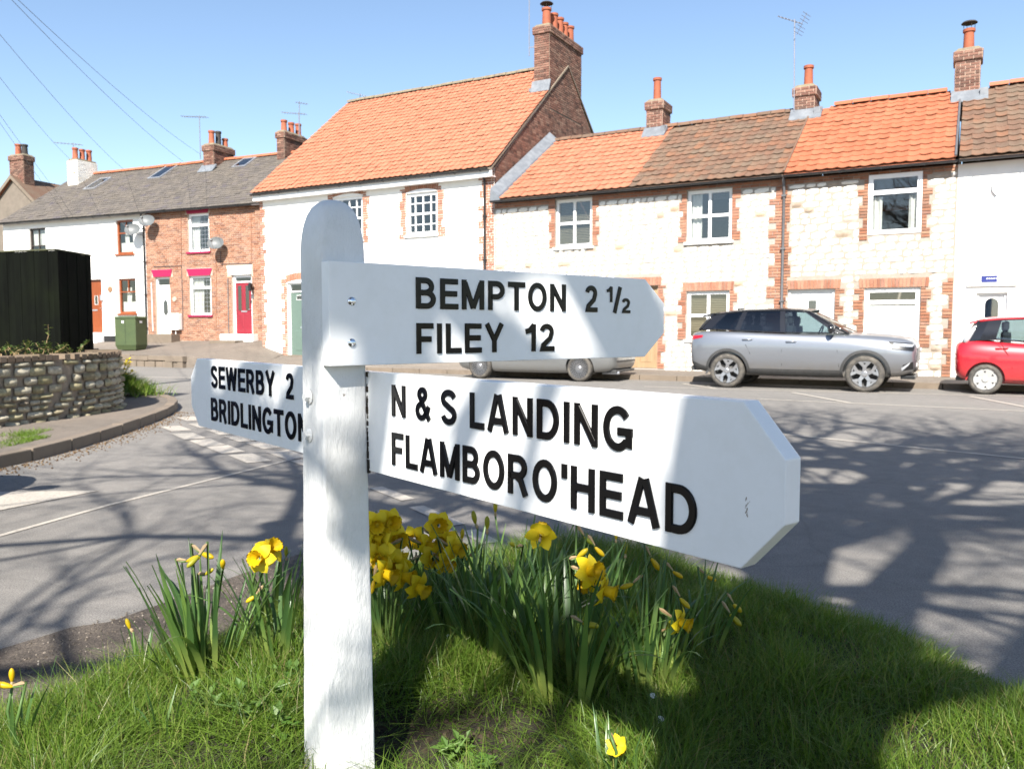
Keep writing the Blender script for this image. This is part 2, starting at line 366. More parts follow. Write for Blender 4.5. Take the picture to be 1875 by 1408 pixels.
# ------------------------------------------------------------------ object helpers
OFF = {}
def thing(name, label, cat, frame=FW, base=(0, 0, 0), group=None, rot=0.0):
    o = bpy.data.objects.new(name, None)
    o.empty_display_size = 0.2
    o.location = frame.w(*base)
    o.rotation_euler = (0, 0, frame.rot + rot)
    o['label'] = label; o['category'] = cat
    if group: o['group'] = group
    C.objects.link(o)
    OFF[o.name] = Vector(base)
    return o
def tag(o, label, cat, group=None):
    o['label'] = label; o['category'] = cat
    if group: o['group'] = group
    return o
def root_off(o):
    while o is not None and o.parent is not None: o = o.parent
    return OFF.get(o.name, Vector((0, 0, 0))) if o is not None else Vector((0, 0, 0))
class MB:
    def __init__(self): self.v, self.f, self.r = [], [], []
    def face(self, pts, rnd=0.0):
        i = len(self.v); self.v.extend(tuple(p) for p in pts)
        self.f.append(tuple(range(i, i + len(pts)))); self.r.append(rnd)
    def hexa(self, p, rnd=0.0):
        """p: 4 bottom corners (counter-clockwise from above) then 4 top"""
        i = len(self.v); self.v.extend(tuple(q) for q in p)
        for q in ((3, 2, 1, 0), (4, 5, 6, 7), (0, 1, 5, 4), (1, 2, 6, 5), (2, 3, 7, 6), (3, 0, 4, 7)):
            self.f.append(tuple(i + k for k in q)); self.r.append(rnd)
        return self
    def box(self, x0, x1, y0, y1, z0, z1, rnd=0.0):
        return self.hexa([(x0, y0, z0), (x1, y0, z0), (x1, y1, z0), (x0, y1, z0), (x0, y0, z1), (x1, y0, z1), (x1, y1, z1), (x0, y1, z1)], rnd)
    def obox(self, c, ax, ay, az, rnd=0.0):
        """box from centre and three half-axis vectors"""
        c, ax, ay, az = Vector(c), Vector(ax), Vector(ay), Vector(az)
        return self.hexa([c - ax - ay - az, c + ax - ay - az, c + ax + ay - az, c - ax + ay - az, c - ax - ay + az, c + ax - ay + az, c + ax + ay + az, c - ax + ay + az], rnd)
    def prism(self, a, b, rnd=0.0):
        """two matching outlines joined by sides"""
        n = len(a); i = len(self.v)
        self.v.extend(tuple(p) for p in a); self.v.extend(tuple(p) for p in b)
        self.f.append(tuple(i + k for k in reversed(range(n)))); self.f.append(tuple(i + n + k for k in range(n)))
        self.r += [rnd, rnd]
        for k in range(n):
            j = (k + 1) % n
            self.f.append((i + k, i + j, i + n + j, i + n + k)); self.r.append(rnd)
        return self
    def tube(self, pts, rad, n=8, rnd=0.0, cap=True):
        pts = [Vector(p) for p in pts]
        rads = rad if isinstance(rad, (list, tuple)) else [rad] * len(pts)
        i0 = len(self.v); up = None
        for k, p in enumerate(pts):
            t = (pts[min(k + 1, len(pts) - 1)] - pts[max(k - 1, 0)])
            if t.length < 1e-9: t = Vector((0, 0, 1))
            t.normalize()
            if up is None: up = Vector((1, 0, 0)) if abs(t.x) < 0.8 else Vector((0, 1, 0))
            a = t.cross(up).normalized(); b = t.cross(a).normalized(); up = -b if False else a.cross(t)
            for q in range(n):
                w = 2 * math.pi * q / n
                self.v.append(tuple(p + (a * math.cos(w) + b * math.sin(w)) * rads[k]))
        for k in range(len(pts) - 1):
            for q in range(n):
                j = (q + 1) % n
                self.f.append((i0 + k * n + q, i0 + k * n + j, i0 + (k + 1) * n + j, i0 + (k + 1) * n + q)); self.r.append(rnd)
        if cap:
            self.f.append(tuple(i0 + q for q in reversed(range(n)))); self.r.append(rnd)
            e = i0 + (len(pts) - 1) * n
            self.f.append(tuple(e + q for q in range(n))); self.r.append(rnd)
        return self
    def lathe(self, prof, c=(0, 0, 0), n=16, axis='z', rnd=0.0):
        i0 = len(self.v); c = Vector(c)
        for r, h in prof:
            for q in range(n):
                w = 2 * math.pi * q / n
                a, b = r * math.cos(w), r * math.sin(w)
                self.v.append(tuple(c + (Vector((a, b, h)) if axis == 'z' else Vector((a, h, b)))))
        for k in range(len(prof) - 1):
            for q in range(n):
                j = (q + 1) % n
                self.f.append((i0 + k * n + q, i0 + k * n + j, i0 + (k + 1) * n + j, i0 + (k + 1) * n + q)); self.r.append(rnd)
        return self
    def grid(self, rows, rnd=0.0, closed=False):
        i0 = len(self.v); w = len(rows[0])
        for row in rows: self.v.extend(tuple(p) for p in row)
        for k in range(len(rows) - 1):
            for q in range(w if closed else w - 1):
                j = (q + 1) % w
                self.f.append((i0 + k * w + q, i0 + k * w + j, i0 + (k + 1) * w + j, i0 + (k + 1) * w + q)); self.r.append(rnd)
        return self
    def mesh(self, name, off=None, fix=False):
        me = bpy.data.meshes.new(name)
        v = self.v if off is None else [(a - off.x, b - off.y, c - off.z) for a, b, c in self.v]
        me.from_pydata(v, [], self.f)
        if any(self.r):
            at = me.attributes.new('rnd', 'FLOAT', 'FACE')
            at.data.foreach_set('value', self.r)
        me.update()
        if fix:
            bm = bmesh.new(); bm.from_mesh(me)
            bmesh.ops.remove_doubles(bm, verts=bm.verts, dist=1e-5)
            bmesh.ops.recalc_face_normals(bm, faces=bm.faces)
            bm.to_mesh(me); bm.free()
        return me
    def build(self, name, mt, parent=None, smooth=False, kind=None, label=None, fix=False, bevel=0.0, off=None):
        if not self.f: return None
        me = self.mesh(name, off if off is not None else (root_off(parent) if parent is not None else None), fix or bevel > 0)
        if bevel > 0:
            bm = bmesh.new(); bm.from_mesh(me)
            ed = [e for e in bm.edges if len(e.link_faces) == 2 and e.calc_face_angle(0) > 0.5]
            bmesh.ops.bevel(bm, geom=ed, offset=bevel, segments=2, affect='EDGES', profile=0.6)
            bm.to_mesh(me); bm.free()
        me.materials.append(M[mt])
        if smooth: me.shade_smooth()
        o = bpy.data.objects.new(name, me)
        C.objects.link(o)
        if parent is not None: o.parent = parent
        if kind: o['kind'] = kind
        if label: o['label'] = label
        return o
def smooth_by_angle(o, deg=35):
    me = o.data
    bm = bmesh.new(); bm.from_mesh(me)
    for e in bm.edges:
        e.smooth = not (len(e.link_faces) == 2 and e.calc_face_angle(0) > R_(deg))
    for f in bm.faces: f.smooth = True
    bm.to_mesh(me); bm.free()
    return o
def place(name, me, parent, loc, rot=(0, 0, 0), scale=(1, 1, 1)):
    o = bpy.data.objects.new(name, me)
    o.location = Vector(loc) - root_off(parent)
    o.rotation_euler = rot; o.scale = scale
    o.parent = parent
    C.objects.link(o)
    return o
# ================================================================== GROUND, ROADS, PAVEMENTS
def sheet(name, pts, mt, z=None, kind='structure'):
    mb = MB(); mb.face([(p[0], p[1], p[2] if z is None else z) for p in pts])
    o = mb.build(name, mt, fix=True)
    if o.data.polygons[0].normal.z < 0: o.data.flip_normals()
    o['kind'] = kind
    return o
sheet('ground', [(-1500, -1500), (1500, -1500), (1500, 1500), (-1500, 1500)], 'ground_far', -0.08)
sheet('road', [FR.w(-160, -70), FR.w(160, -70), FR.w(160, -2.42), FR.w(-160, -2.42)], 'asphalt', 0.0)

def strip(pts, w, z, parent=None, name='painted_line'):
    """painted line of width w through world points, laid just above the road"""
    mb = MB()
    for a, b in zip(pts[:-1], pts[1:]):
        a, b = Vector((a[0], a[1], 0)), Vector((b[0], b[1], 0))
        t = (b - a).normalized(); q = Vector((-t.y, t.x, 0)) * w / 2
        mb.face([(a - q).to_tuple()[:2] + (z,), (b - q).to_tuple()[:2] + (z,), (b + q).to_tuple()[:2] + (z,), (a + q).to_tuple()[:2] + (z,)])
    o = mb.build(name, 'road_paint'); o['kind'] = 'structure'
    return o
# give-way dashes across the mouth of the side road
rowdir = Vector((0.58, -0.815, 0))
rowq = Vector((0.815, 0.58, 0))
for px, py in ((322, 785), (346, 799), (379, 811), (412, 823), (457, 839), (349, 767), (372, 779), (408, 791), (442, 803), (484, 815), (526, 833), (575, 850)):
    c = on_ground(px, py)
    L, W = 0.29, 0.115
    mb = MB(); mb.face([tuple(c - rowdir * L - rowq * W + Vector((0, 0, 0.005))), tuple(c + rowdir * L - rowq * W + Vector((0, 0, 0.005))), tuple(c + rowdir * L + rowq * W + Vector((0, 0, 0.005))), tuple(c - rowdir * L + rowq * W + Vector((0, 0, 0.005)))])
    o = mb.build('give_way_dash', 'road_paint'); o['kind'] = 'structure'
strip([on_ground(-60, 998), on_ground(200, 925), on_ground(540, 840)], 0.045, 0.004)
mb = MB(); mb.face([(-3.09, 6.07, 0.005), (-3.80, 6.02, 0.005), (-4.6, 4.5, 0.005), (-3.75, 4.7, 0.005)])
o = mb.build('give_way_triangle', 'road_paint', fix=True); o['kind'] = 'structure'
strip([on_ground(688, 893), on_ground(748, 916)], 0.11, 0.005)
strip([on_ground(762, 928), on_ground(838, 962)], 0.11, 0.005)
strip([on_ground(856, 972), on_ground(900, 995)], 0.11, 0.005)
strip([FR.w(5.6, -9.9), on_ground(1480, 800), on_ground(1875, 840), FR.w(24, -16.0)], 0.07, 0.004)
strip([on_ground(1180, 708), on_ground(1362, 714), on_ground(1875, 726), FR.w(24, -3.4)], 0.10, 0.005)
strip([on_ground(1392, 731), on_ground(1875, 753), FR.w(24, -7.4)], 0.09, 0.004)
strip([on_ground(1450, 719), on_ground(1555, 738)], 0.10, 0.007)
strip([on_ground(1250, 703), on_ground(1310, 712)], 0.10, 0.007)
strip([on_ground(1775, 726), on_ground(1900, 750)], 0.10, 0.007)
strip([FR.w(-40, -8.1), on_ground(250, 690), on_ground(352, 692), FR.w(-3, -7.4)], 0.10, 0.004)

# pavement in front of the right-hand row (rises a little to the left)
def pave_z(s): return 0.13 + 0.24 * max(0.0, min(1.0, (4.0 - s) / 13.4)) if s < 4 else 0.13
mb = MB()
ss = [-9.42 + i * 1.0 for i in range(36)]
mb.grid([[FR.w(s, -2.36, 0.115) for s in ss], [FR.w(s, -1.2, 0.5 * (0.115 + pave_z(s))) for s in ss], [FR.w(s, 0.1, pave_z(s)) for s in ss]])
pavement_r = mb.build('pavement', 'footway', fix=True); pavement_r['kind'] = 'structure'
kerb = MB().box(-0.455, 0.455, -0.06, 0.06, -0.1, 0.12).mesh('kerb_stone', fix=True)
kerb.materials.append(M['concrete'])
for i in range(34):
    p = FR.w(-8.9 + i * 0.93, -2.43)
    k = place('kerb_stone', kerb, pavement_r, p, (0, 0, FR.rot))

# raised pavement in front of the left-hand terrace, on a stone edge
mb = MB()
def lw(s): return FL.w(s, 0.1, 0.84 - 0.012 * (-s))
def lk(s): return FR.w(s, -3.38, 0.37)
lw_pts = [lw(s) for s in (0.6, -3, -6, -9, -12, -15, -20)]
lk_pts = [lk(s) for s in (-9.5, -11.5, -13.8, -16.5, -19.5, -23, -28)]
mid = [(a * 0.45 + b * 0.55) for a, b in zip(lw_pts, lk_pts)]
mid = [Vector((m.x, m.y, m.z - 0.03)) for m in mid]
mb.grid([lk_pts, mid, lw_pts])
# ramp down to the lower pavement on the right
ra, rm_, rb = FR.w(-7.6, -2.45, .10), FR.w(-7.9, -1.3, .22), FR.w(-8.6, -.02, .365)
mb.grid([[lk_pts[0], mid[0], lw_pts[0]], [ra, rm_, rb]])
mb.face([tuple(lk_pts[0]), tuple(ra), (ra.x, ra.y, -.05), (lk_pts[0].x, lk_pts[0].y, -.05)])
raised = mb.build('raised_pavement', 'footway', fix=True); raised['kind'] = 'structure'
rk = random.Random(3)
for i in range(20):
    s = -9.9 - i * 0.86
    top = MB().box(-0.42, 0.42, -0.1, 0.1, 0.20 + rk.uniform(-.02, .02), 0.372 + rk.uniform(-.015, .015)).build('edge_stone', 'concrete', raised, bevel=0.012)
    top.location = FR.w(s, -3.44 + rk.uniform(-.02, .02)); top.rotation_euler = (0, 0, FR.rot + rk.uniform(-.02, .02))
    j = -0.42
    while j < 0.35:
        w = rk.uniform(.22, .4)
        st = MB().box(j + .008, min(j + w, .43) - .008, -0.09, 0.1, -0.05, 0.19).build('edge_stone', 'concrete', raised, bevel=0.02)
        st.location = FR.w(s, -3.43 + rk.uniform(-.02, .03)); st.rotation_euler = (0, 0, FR.rot)
        j += w

# footway and kerb round the corner on the left
KERB = [(-8, -2.0), (-6.3, 3.0), (-5.3, 5.0), (-4.66, 6.5), (-4.46, 7.6), (-4.52, 9.0), (-4.70, 10.4), (-4.95, 11.7), (-5.35, 12.9), (-6.0, 13.9), (-7.1, 14.75), (-9, 15.8), (-12, 17.5), (-20, 21.9)]
def resample(pts, step):
    pts = [Vector((p[0], p[1], 0)) for p in pts]
    def cr(i, t):
        p0, p1, p2, p3 = (pts[max(0, min(len(pts) - 1, i + k))] for k in (-1, 0, 1, 2))
        return 0.5 * ((2 * p1) + (p2 - p0) * t + (2 * p0 - 5 * p1 + 4 * p2 - p3) * t * t + (3 * p1 - p0 - 3 * p2 + p3) * t ** 3)
    dense = [cr(i, k / 20) for i in range(len(pts) - 1) for k in range(20)] + [pts[-1]]
    out, acc = [dense[0]], 0
    for a, b in zip(dense[:-1], dense[1:]):
        acc += (b - a).length
        if acc >= step: out.append(b); acc = 0
    return out
kp = resample(KERB, 0.3)
mb = MB(); mb.face([(p.x, p.y, 0.105) for p in kp] + [(-30, 26, 0.105), (-30, -2, 0.105)])
fw = mb.build('corner_footway', 'footway', fix=True); fw['kind'] = 'structure'
if fw.data.polygons[0].normal.z < 0: fw.data.flip_normals()
kp9 = resample(KERB, 0.62)
for i, (a, b) in enumerate(zip(kp9[:-1], kp9[1:])):
    t = (b - a); L = t.length; t.normalize(); q = Vector((-t.y, t.x, 0))
    mb = MB(); e = 0.006
    p = [a + t * e - q * 0.06, b - t * e - q * 0.06, b - t * e + q * 0.07, a + t * e + q * 0.07]
    zt = 0.118 + rk.uniform(-.006, .006)
    mb.hexa([(c.x, c.y, -0.05) for c in p] + [(c.x, c.y, zt) for c in p])
    mb.build('kerb_stone', 'concrete', fw, bevel=0.012)

# ------------------------------------------------------------------ grass island
ISL = [(1.66, 2.65), (1.4, 3.2), (1.0, 3.8), (0.46, 4.22), (-0.1, 4.2), (-0.6, 3.9), (-1.02, 3.35), (-1.23, 2.9), (-1.55, 2.48), (-2.0, 1.8), (-2.7, 0.6), (-3.6, -1.5), (-4.4, -4), (-4.2, -8), (4.2, -8), (3.8, -3), (2.9, 0), (2.2, 1.6)]
isl = resample(ISL + [ISL[0]], 0.12)
IA = np.array([(p.x, p.y) for p in isl]); IB = np.roll(IA, -1, axis=0)
def island_d(x, y):
    """signed distance to the island's edge (positive inside), vectorised"""
    P = np.stack([np.atleast_1d(x), np.atleast_1d(y)], 1).astype(float)
    out = np.empty(len(P))
    for k in range(0, len(P), 4000):
        Q = P[k:k + 4000, None, :]
        ab = (IB - IA)[None]; t = np.clip(((Q - IA[None]) * ab).sum(2) / np.maximum((ab ** 2).sum(2), 1e-12), 0, 1)
        d = np.sqrt((((IA[None] + ab * t[..., None]) - Q) ** 2).sum(2)).min(1)
        yy = Q[..., 1]; cond = (IA[None, :, 1] > yy) != (IB[None, :, 1] > yy)
        den = np.where(np.abs(IB[:, 1] - IA[:, 1]) < 1e-12, 1e-12, IB[:, 1] - IA[:, 1])
        xi = (IB[:, 0] - IA[:, 0])[None] * (yy - IA[None, :, 1]) / den[None] + IA[None, :, 0]
        ins = (cond & (Q[..., 0] < xi)).sum(1) % 2
        out[k:k + 4000] = np.where(ins == 1, d, -d)
    return out
def bumps(x, y):
    return 0.022 * np.sin(3.1 * x + 1.7 * y) + 0.016 * np.sin(5.3 * y - 2.2 * x + 1) + 0.010 * np.sin(9 * x + 4) * np.sin(8 * y)
SOIL = (-0.20, 2.03, 0.34)
def island_z(x, y):
    d = np.maximum(island_d(x, y), 0)
    x = np.atleast_1d(x); y = np.atleast_1d(y)
    dip = 0.10 * np.exp(-(((x - SOIL[0]) / 0.24) ** 2 + ((y - SOIL[1]) / 0.20) ** 2))
    return 0.012 + 0.15 * (1 - np.exp(-d / 0.38)) + bumps(x, y) * np.clip(d / 0.4, 0, 1) - dip
def gz(x, y): return float(island_z(np.array([x]), np.array([y]))[0])
cx, cy = -0.2, 1.9
rows = []
for fac in (1.0, 0.985, 0.96, 0.93, 0.89, 0.84, 0.78, 0.71, 0.63, 0.55, 0.47, 0.39, 0.31, 0.24, 0.17, 0.11, 0.06, 0.02):
    xs = cx + (IA[:, 0] - cx) * fac; ys = cy + (IA[:, 1] - cy) * fac
    zs = island_z(xs, ys) if fac < 1 else np.full(len(xs), -0.03)
    rows.append([(a, b, c) for a, b, c in zip(xs, ys, zs)])
mb = MB(); mb.grid(rows, closed=True)
def mat_turf():
    m, n, b, o = _nodes('turf')
    r = ramp(n, [(0.35, (0.010, 0.007, 0.0045)), (0.5, (0.022, 0.018, 0.008)), (0.65, (0.048, 0.034, 0.018))])
    n.links.new(noise(n, 7, 6, 0.7), r.inputs[0])
    n.links.new(r.outputs[0], b.inputs['Base Color']); b.inputs['Roughness'].default_value = 0.95
    bumpn(n, b, noise(n, 45, 5, 0.7), 0.8, 0.03)
    M['turf'] = m
mat_turf()
island = mb.build('grass_island', 'turf', smooth=True, fix=True); island['kind'] = 'structure'

# worn gravel edge between the island and the side road
edge_l = [on_ground(x, y) for x, y in ((-80, 1225), (0, 1190), (60, 1172), (130, 1150), (200, 1140), (280, 1112), (330, 1095), (420, 1060), (470, 1042), (540, 1018), (600, 1000))]
gl = [(p.x, p.y) for p in edge_l] + [(-0.35, 4.1), (-0.75, 3.55), (-1.1, 2.95), (-1.35, 2.55), (-1.9, 1.7), (-2.3, 1.6)]
sheet('gravel_edge', [(a, b, 0) for a, b in gl], 'gravel', 0.0045)

def blades(name, X, Y, Z, L, W, lean, mt, rnd, parent=None, seg=2, kind='stuff', curl=0.35):
    """many grass blades as one mesh: each a bent tapering strip"""
    n = len(X); rng = np.random.default_rng(len(X) + 11)
    az = rng.uniform(0, 2 * np.pi, n); face = rng.uniform(0, 2 * np.pi, n)
    dx, dy = np.cos(az), np.sin(az); fx, fy = np.cos(face), np.sin(face)
    base = np.stack([X, Y, Z], 1)
    verts = np.zeros((n, 2 * seg + 1, 3))
    for k in range(seg + 1):
        t = k / seg
        out = L * (lean * t + curl * t * t * lean * 2)
        h = L * (t - 0.35 * t * t * np.minimum(lean, 1.2))
        c = base + np.stack([dx * out, dy * out, h], 1)
        w = W * (1 - t) ** 0.6 * 0.5
        if k < seg:
            verts[:, 2 * k] = c - np.stack([fx * w, fy * w, 0 * w], 1)
            verts[:, 2 * k + 1] = c + np.stack([fx * w, fy * w, 0 * w], 1)
        else: verts[:, 2 * seg] = c
    nv = 2 * seg + 1
    me = bpy.data.meshes.new(name)
    faces = []
    fl = [(2 * k, 2 * k + 1, 2 * k + 3, 2 * k + 2) for k in range(seg - 1)]
    idx = np.arange(n) * nv
    quads = np.concatenate([np.stack([idx + q for q in f], 1) for f in fl]) if fl else np.zeros((0, 4), int)
    tris = np.stack([idx + 2 * seg - 2, idx + 2 * seg - 1, idx + 2 * seg], 1)
    me.vertices.add(n * nv); me.vertices.foreach_set('co', verts.reshape(-1))
    nl = quads.size + tris.size
    me.loops.add(nl); me.loops.foreach_set('vertex_index', np.concatenate([quads.reshape(-1), tris.reshape(-1)]).astype(np.int32))
    np_ = len(quads) + len(tris)
    me.polygons.add(np_)
    me.polygons.foreach_set('loop_start', np.concatenate([np.arange(len(quads)) * 4, quads.size + np.arange(len(tris)) * 3]).astype(np.int32))
    me.polygons.foreach_set('loop_total', np.concatenate([np.full(len(quads), 4), np.full(len(tris), 3)]).astype(np.int32))
    at = me.attributes.new('rnd', 'FLOAT', 'FACE')
    at.data.foreach_set('value', np.concatenate([np.tile(rnd, len(fl)), rnd]).astype(np.float32))
    me.update(calc_edges=True); me.validate()
    me.materials.append(M[mt]); me.shade_smooth()
    o = bpy.data.objects.new(name, me); C.objects.link(o)
    if parent is not None: o.parent = parent
    o['kind'] = kind
    return o
rng = np.random.default_rng(5)
n0 = 380000
X = rng.uniform(-2.7, 2.9, n0); Y = rng.uniform(1.45, 4.3, n0)
keep = np.abs(X) < 0.66 * Y + 0.25
X, Y = X[keep], Y[keep]
d = island_d(X, Y)
soil = np.maximum(np.exp(-(((X - SOIL[0]) / SOIL[2]) ** 2 + ((Y - SOIL[1]) / 0.24) ** 2)), 0.62 * np.exp(-(((X + 0.72) / 0.36) ** 2 + ((Y - 1.90) / 0.10) ** 2)))
clump = 0.5 + 0.5 * np.sin(6 * X + 2 * np.sin(4 * Y)) * np.sin(5 * Y + 1.5 * np.sin(7 * X))
p = np.clip((d + 0.04) / 0.12, 0, 1) * np.clip(1.15 - 1.6 * soil, 0.03, 1) * (0.42 + 0.45 * clump) * np.clip(1.9 - Y * 0.28, 0.5, 1)
keep = rng.uniform(0, 1, len(X)) < p
X, Y, d, soil, clump = X[keep], Y[keep], d[keep], soil[keep], clump[keep]
Z = np.where(d > 0, island_z(X, Y), 0.004) - 0.006
tall = 0.55 + 0.95 * clump
L = rng.uniform(0.04, 0.125, len(X)) * tall * np.clip(0.5 + d * 1.6, 0.5, 1.0) * (1 - 0.4 * soil)
dry = np.clip(0.07 + 0.55 * np.exp(-(((X + 0.05) / 0.45) ** 2 + ((Y - 2.0) / 0.30) ** 2)) + 0.6 * np.exp(-(((X + 0.72) / 0.4) ** 2 + ((Y - 1.93) / 0.13) ** 2)), 0, 0.75)
r = rng.uniform(0, 0.92, len(X)); isdry = rng.uniform(0, 1, len(X)) < dry
r = np.where(isdry, rng.uniform(0.94, 1.0, len(X)), r)
lean = rng.uniform(0.05, 0.75, len(X)) + isdry * rng.uniform(0.3, 1.2, len(X))
o = blades('grass', X, Y, Z, L, rng.uniform(0.0022, 0.0042, len(X)), lean, 'grass', r)
o['label'] = 'short green grass with dry straw covering the roadside mound'; o['category'] = 'grass'
# grass in the lee of the corner wall, and tufts along the footway
n1 = 5200
X = rng.normal(-6.62, 0.24, n1); Y = rng.normal(13.75, 0.22, n1)
Z = np.full(n1, 0.1) + 0.22 * np.exp(-(((X + 6.65) / 0.4) ** 2 + ((Y - 13.7) / 0.4) ** 2))
o = blades('verge_grass', X, Y, Z, rng.uniform(0.10, 0.30, n1), np.full(n1, 0.012), rng.uniform(0.1, 0.8, n1), 'grass', rng.uniform(0, 0.9, n1))
o['label'] = 'thick dark grass growing at the end of the corner stone wall'; o['category'] = 'grass'
n2 = 5200
yy = rng.uniform(5.8, 9.0, n2)
kx = np.interp(yy, [p.y for p in kp], [p.x for p in kp])
X = kx - 0.28 - np.abs(rng.normal(0, 0.16, n2)) - 0.25 * (yy > 8.4)
keep = rng.uniform(0, 1, n2) < 0.5 + 0.5 * np.sin(yy * 3.2)
X, Y = X[keep], yy[keep]
o = blades('verge_grass', X, Y, np.full(len(X), 0.1), rng.uniform(0.02, 0.07, len(X)), np.full(len(X), 0.006), rng.uniform(0.2, 0.9, len(X)), 'grass', rng.uniform(0.3, 0.95, len(X)))
o['label'] = 'low strip of worn grass along the back of the corner kerb'; o['category'] = 'grass'
# leaf litter and grit in the gutter and on the gravel
def litter(name, X, Y, z, size, mt, label):
    mb = MB(); rr = random.Random(len(X))
    for x, y in zip(X, Y):
        s = size * rr.uniform(.5, 1.6); a = rr.uniform(0, 6.28)
        c, q = math.cos(a) * s, math.sin(a) * s
        mb.prism([(x - c, y - q, z), (x + q * .8, y - c * .8, z), (x + c, y + q, z), (x - q * .7, y + c * .7, z)], [(x - c * .4, y - q * .4, z + s * .7), (x + q * .4, y - c * .4, z + s * .8), (x + c * .4, y + q * .4, z + s * .7), (x - q * .4, y + c * .4, z + s * .6)], rr.random())
    o = mb.build(name, mt); o['kind'] = 'stuff'; o['label'] = label; o['category'] = 'litter'
    return o
mat_pieces('grit', [(0, (0.05, 0.04, 0.03)), (0.5, (0.12, 0.10, 0.08)), (0.9, (0.20, 0.17, 0.14)), (1, (0.28, 0.25, 0.21))])
mat_pieces('dead_leaf', [(0, (0.06, 0.035, 0.018)), (0.6, (0.12, 0.075, 0.04)), (1, (0.20, 0.145, 0.085))])
yy = rng.uniform(6.3, 12.0, 900)
X = np.interp(yy, [p.y for p in kp], [p.x for p in kp]) + 0.08 + np.abs(rng.normal(0, 0.16, 900))
litter('leaf_litter', X, yy, 0.003, 0.009, 'dead_leaf', 'dry brown leaf litter along the gutter of the corner kerb')
gx, gy = [], []
for _ in range(900):
    t = rng.uniform(0, 1); a = edge_l[1].lerp(edge_l[9], t); b = Vector((-1.45, 2.55, 0)).lerp(Vector((-0.5, 3.95, 0)), t)
    q = a.lerp(b, rng.uniform(0.05, 1)); gx.append(q.x); gy.append(q.y)
litter('grit', gx, gy, 0.005, 0.0045, 'grit', 'loose grit on the worn road edge beside the mound')
# crumbs of earth and flattened straw in the bare hollow by the post
mat_pieces('earth_crumb', [(0, (0.012, 0.008, 0.005)), (0.6, (0.035, 0.024, 0.015)), (1, (0.075, 0.055, 0.035))])
cr_ = random.Random(61); mb = MB()
for _ in range(1500):
    x, y = cr_.gauss(SOIL[0] + .02, .24), cr_.gauss(SOIL[1], .17)
    if math.hypot(x + .415, y - 1.907) < .09: continue
    z = gz(x, y) - .002; s = cr_.choice((.003, .004, .006, .010)) * cr_.uniform(.7, 1.3); a = cr_.uniform(0, 6.28)
    q = [(x + s * math.cos(a + k * 1.57) * cr_.uniform(.7, 1.2), y + s * math.sin(a + k * 1.57) * cr_.uniform(.7, 1.2)) for k in range(4)]
    mb.prism([(u, v, z) for u, v in q], [(x + (u - x) * .5, y + (v - y) * .5, z + s * cr_.uniform(.6, 1.1)) for u, v in q], cr_.random() + 1e-4)
o = mb.build('earth_crumbs', 'earth_crumb'); o['kind'] = 'stuff'; o['label'] = 'dark crumbly earth in the bare hollow beside the post'; o['category'] = 'earth'
n3 = 1500
X = rng.normal(SOIL[0] + .05, .26, n3); Y = rng.normal(SOIL[1], .19, n3)
keep = np.hypot(X + .415, Y - 1.907) > .09; X, Y = X[keep], Y[keep]
o = blades('straw', X, Y, island_z(X, Y), rng.uniform(.02, .07, len(X)), np.full(len(X), .0022), rng.uniform(1.2, 2.6, len(X)), 'grass', rng.uniform(.95, 1.0, len(X)), curl=.1)
o['label'] = 'flattened dry straw over the bare hollow beside the post'; o['category'] = 'straw'
# ================================================================== HOUSES: toolkit
def sub_intervals(a, b, cuts):
    out = [(a, b)]
    for c0, c1 in cuts:
        nx = []
        for p, q in out:
            if c1 <= p or c0 >= q: nx.append((p, q)); continue
            if c0 > p: nx.append((p, c0))
            if c1 < q: nx.append((c1, q))
        out = nx
    return out
def plane_map(kind, pos):
    """(u along, v up, d outwards) -> frame coordinates"""
    if kind == 'front': return lambda u, v, d: (u, pos - d, v)
    if kind == 'right': return lambda u, v, d: (pos + d, u, v)
    if kind == 'left': return lambda u, v, d: (pos - d, -u, v)
def fill_bricks(zones, holes=(), bw=0.225, bh=0.075, joint=0.016, seed=1, shape=None):
    """list of (u0,u1,v0,v1) bricks in stretcher bond filling the zones"""
    rr = random.Random(seed); out = []
    for z0u, z1u, z0v, z1v in zones:
        n = max(1, round((z1v - z0v) / bh)); h = (z1v - z0v) / n
        for k in range(n):
            v0 = z0v + k * h; v1 = v0 + h
            cuts = [(a - 0.002, b + 0.002) for a, b, c, d in holes if c < v1 - 0.01 and d > v0 + 0.01]
            lo, hi = z0u, z1u
            if shape:
                q = shape(v0 + h * 0.5)
                if q is None: continue
                lo, hi = max(lo, q[0]), min(hi, q[1])
            if hi - lo < 0.03: continue
            for a, b in sub_intervals(lo, hi, cuts):
                u = a - (bw / 2 if k % 2 else 0) if (b - a) > bw * 1.3 else a
                while u < b - 0.02:
                    s, e = max(a, u), min(b, u + bw)
                    if e - s > 0.035: out.append((s + joint / 2, e - joint / 2, v0 + joint / 2, v1 - joint / 2))
                    u += bw
    return out
BRICK = MB().box(-0.5, 0.5, -1, 0, -0.5, 0.5).mesh('brick', fix=True)
_bricks = {}
def brick_mesh(mt):
    if mt not in _bricks:
        me = BRICK.copy(); me.materials.append(M[mt]); _bricks[mt] = me
    return _bricks[mt]
def cam_d(p): return (Vector(p) - camo.location).length
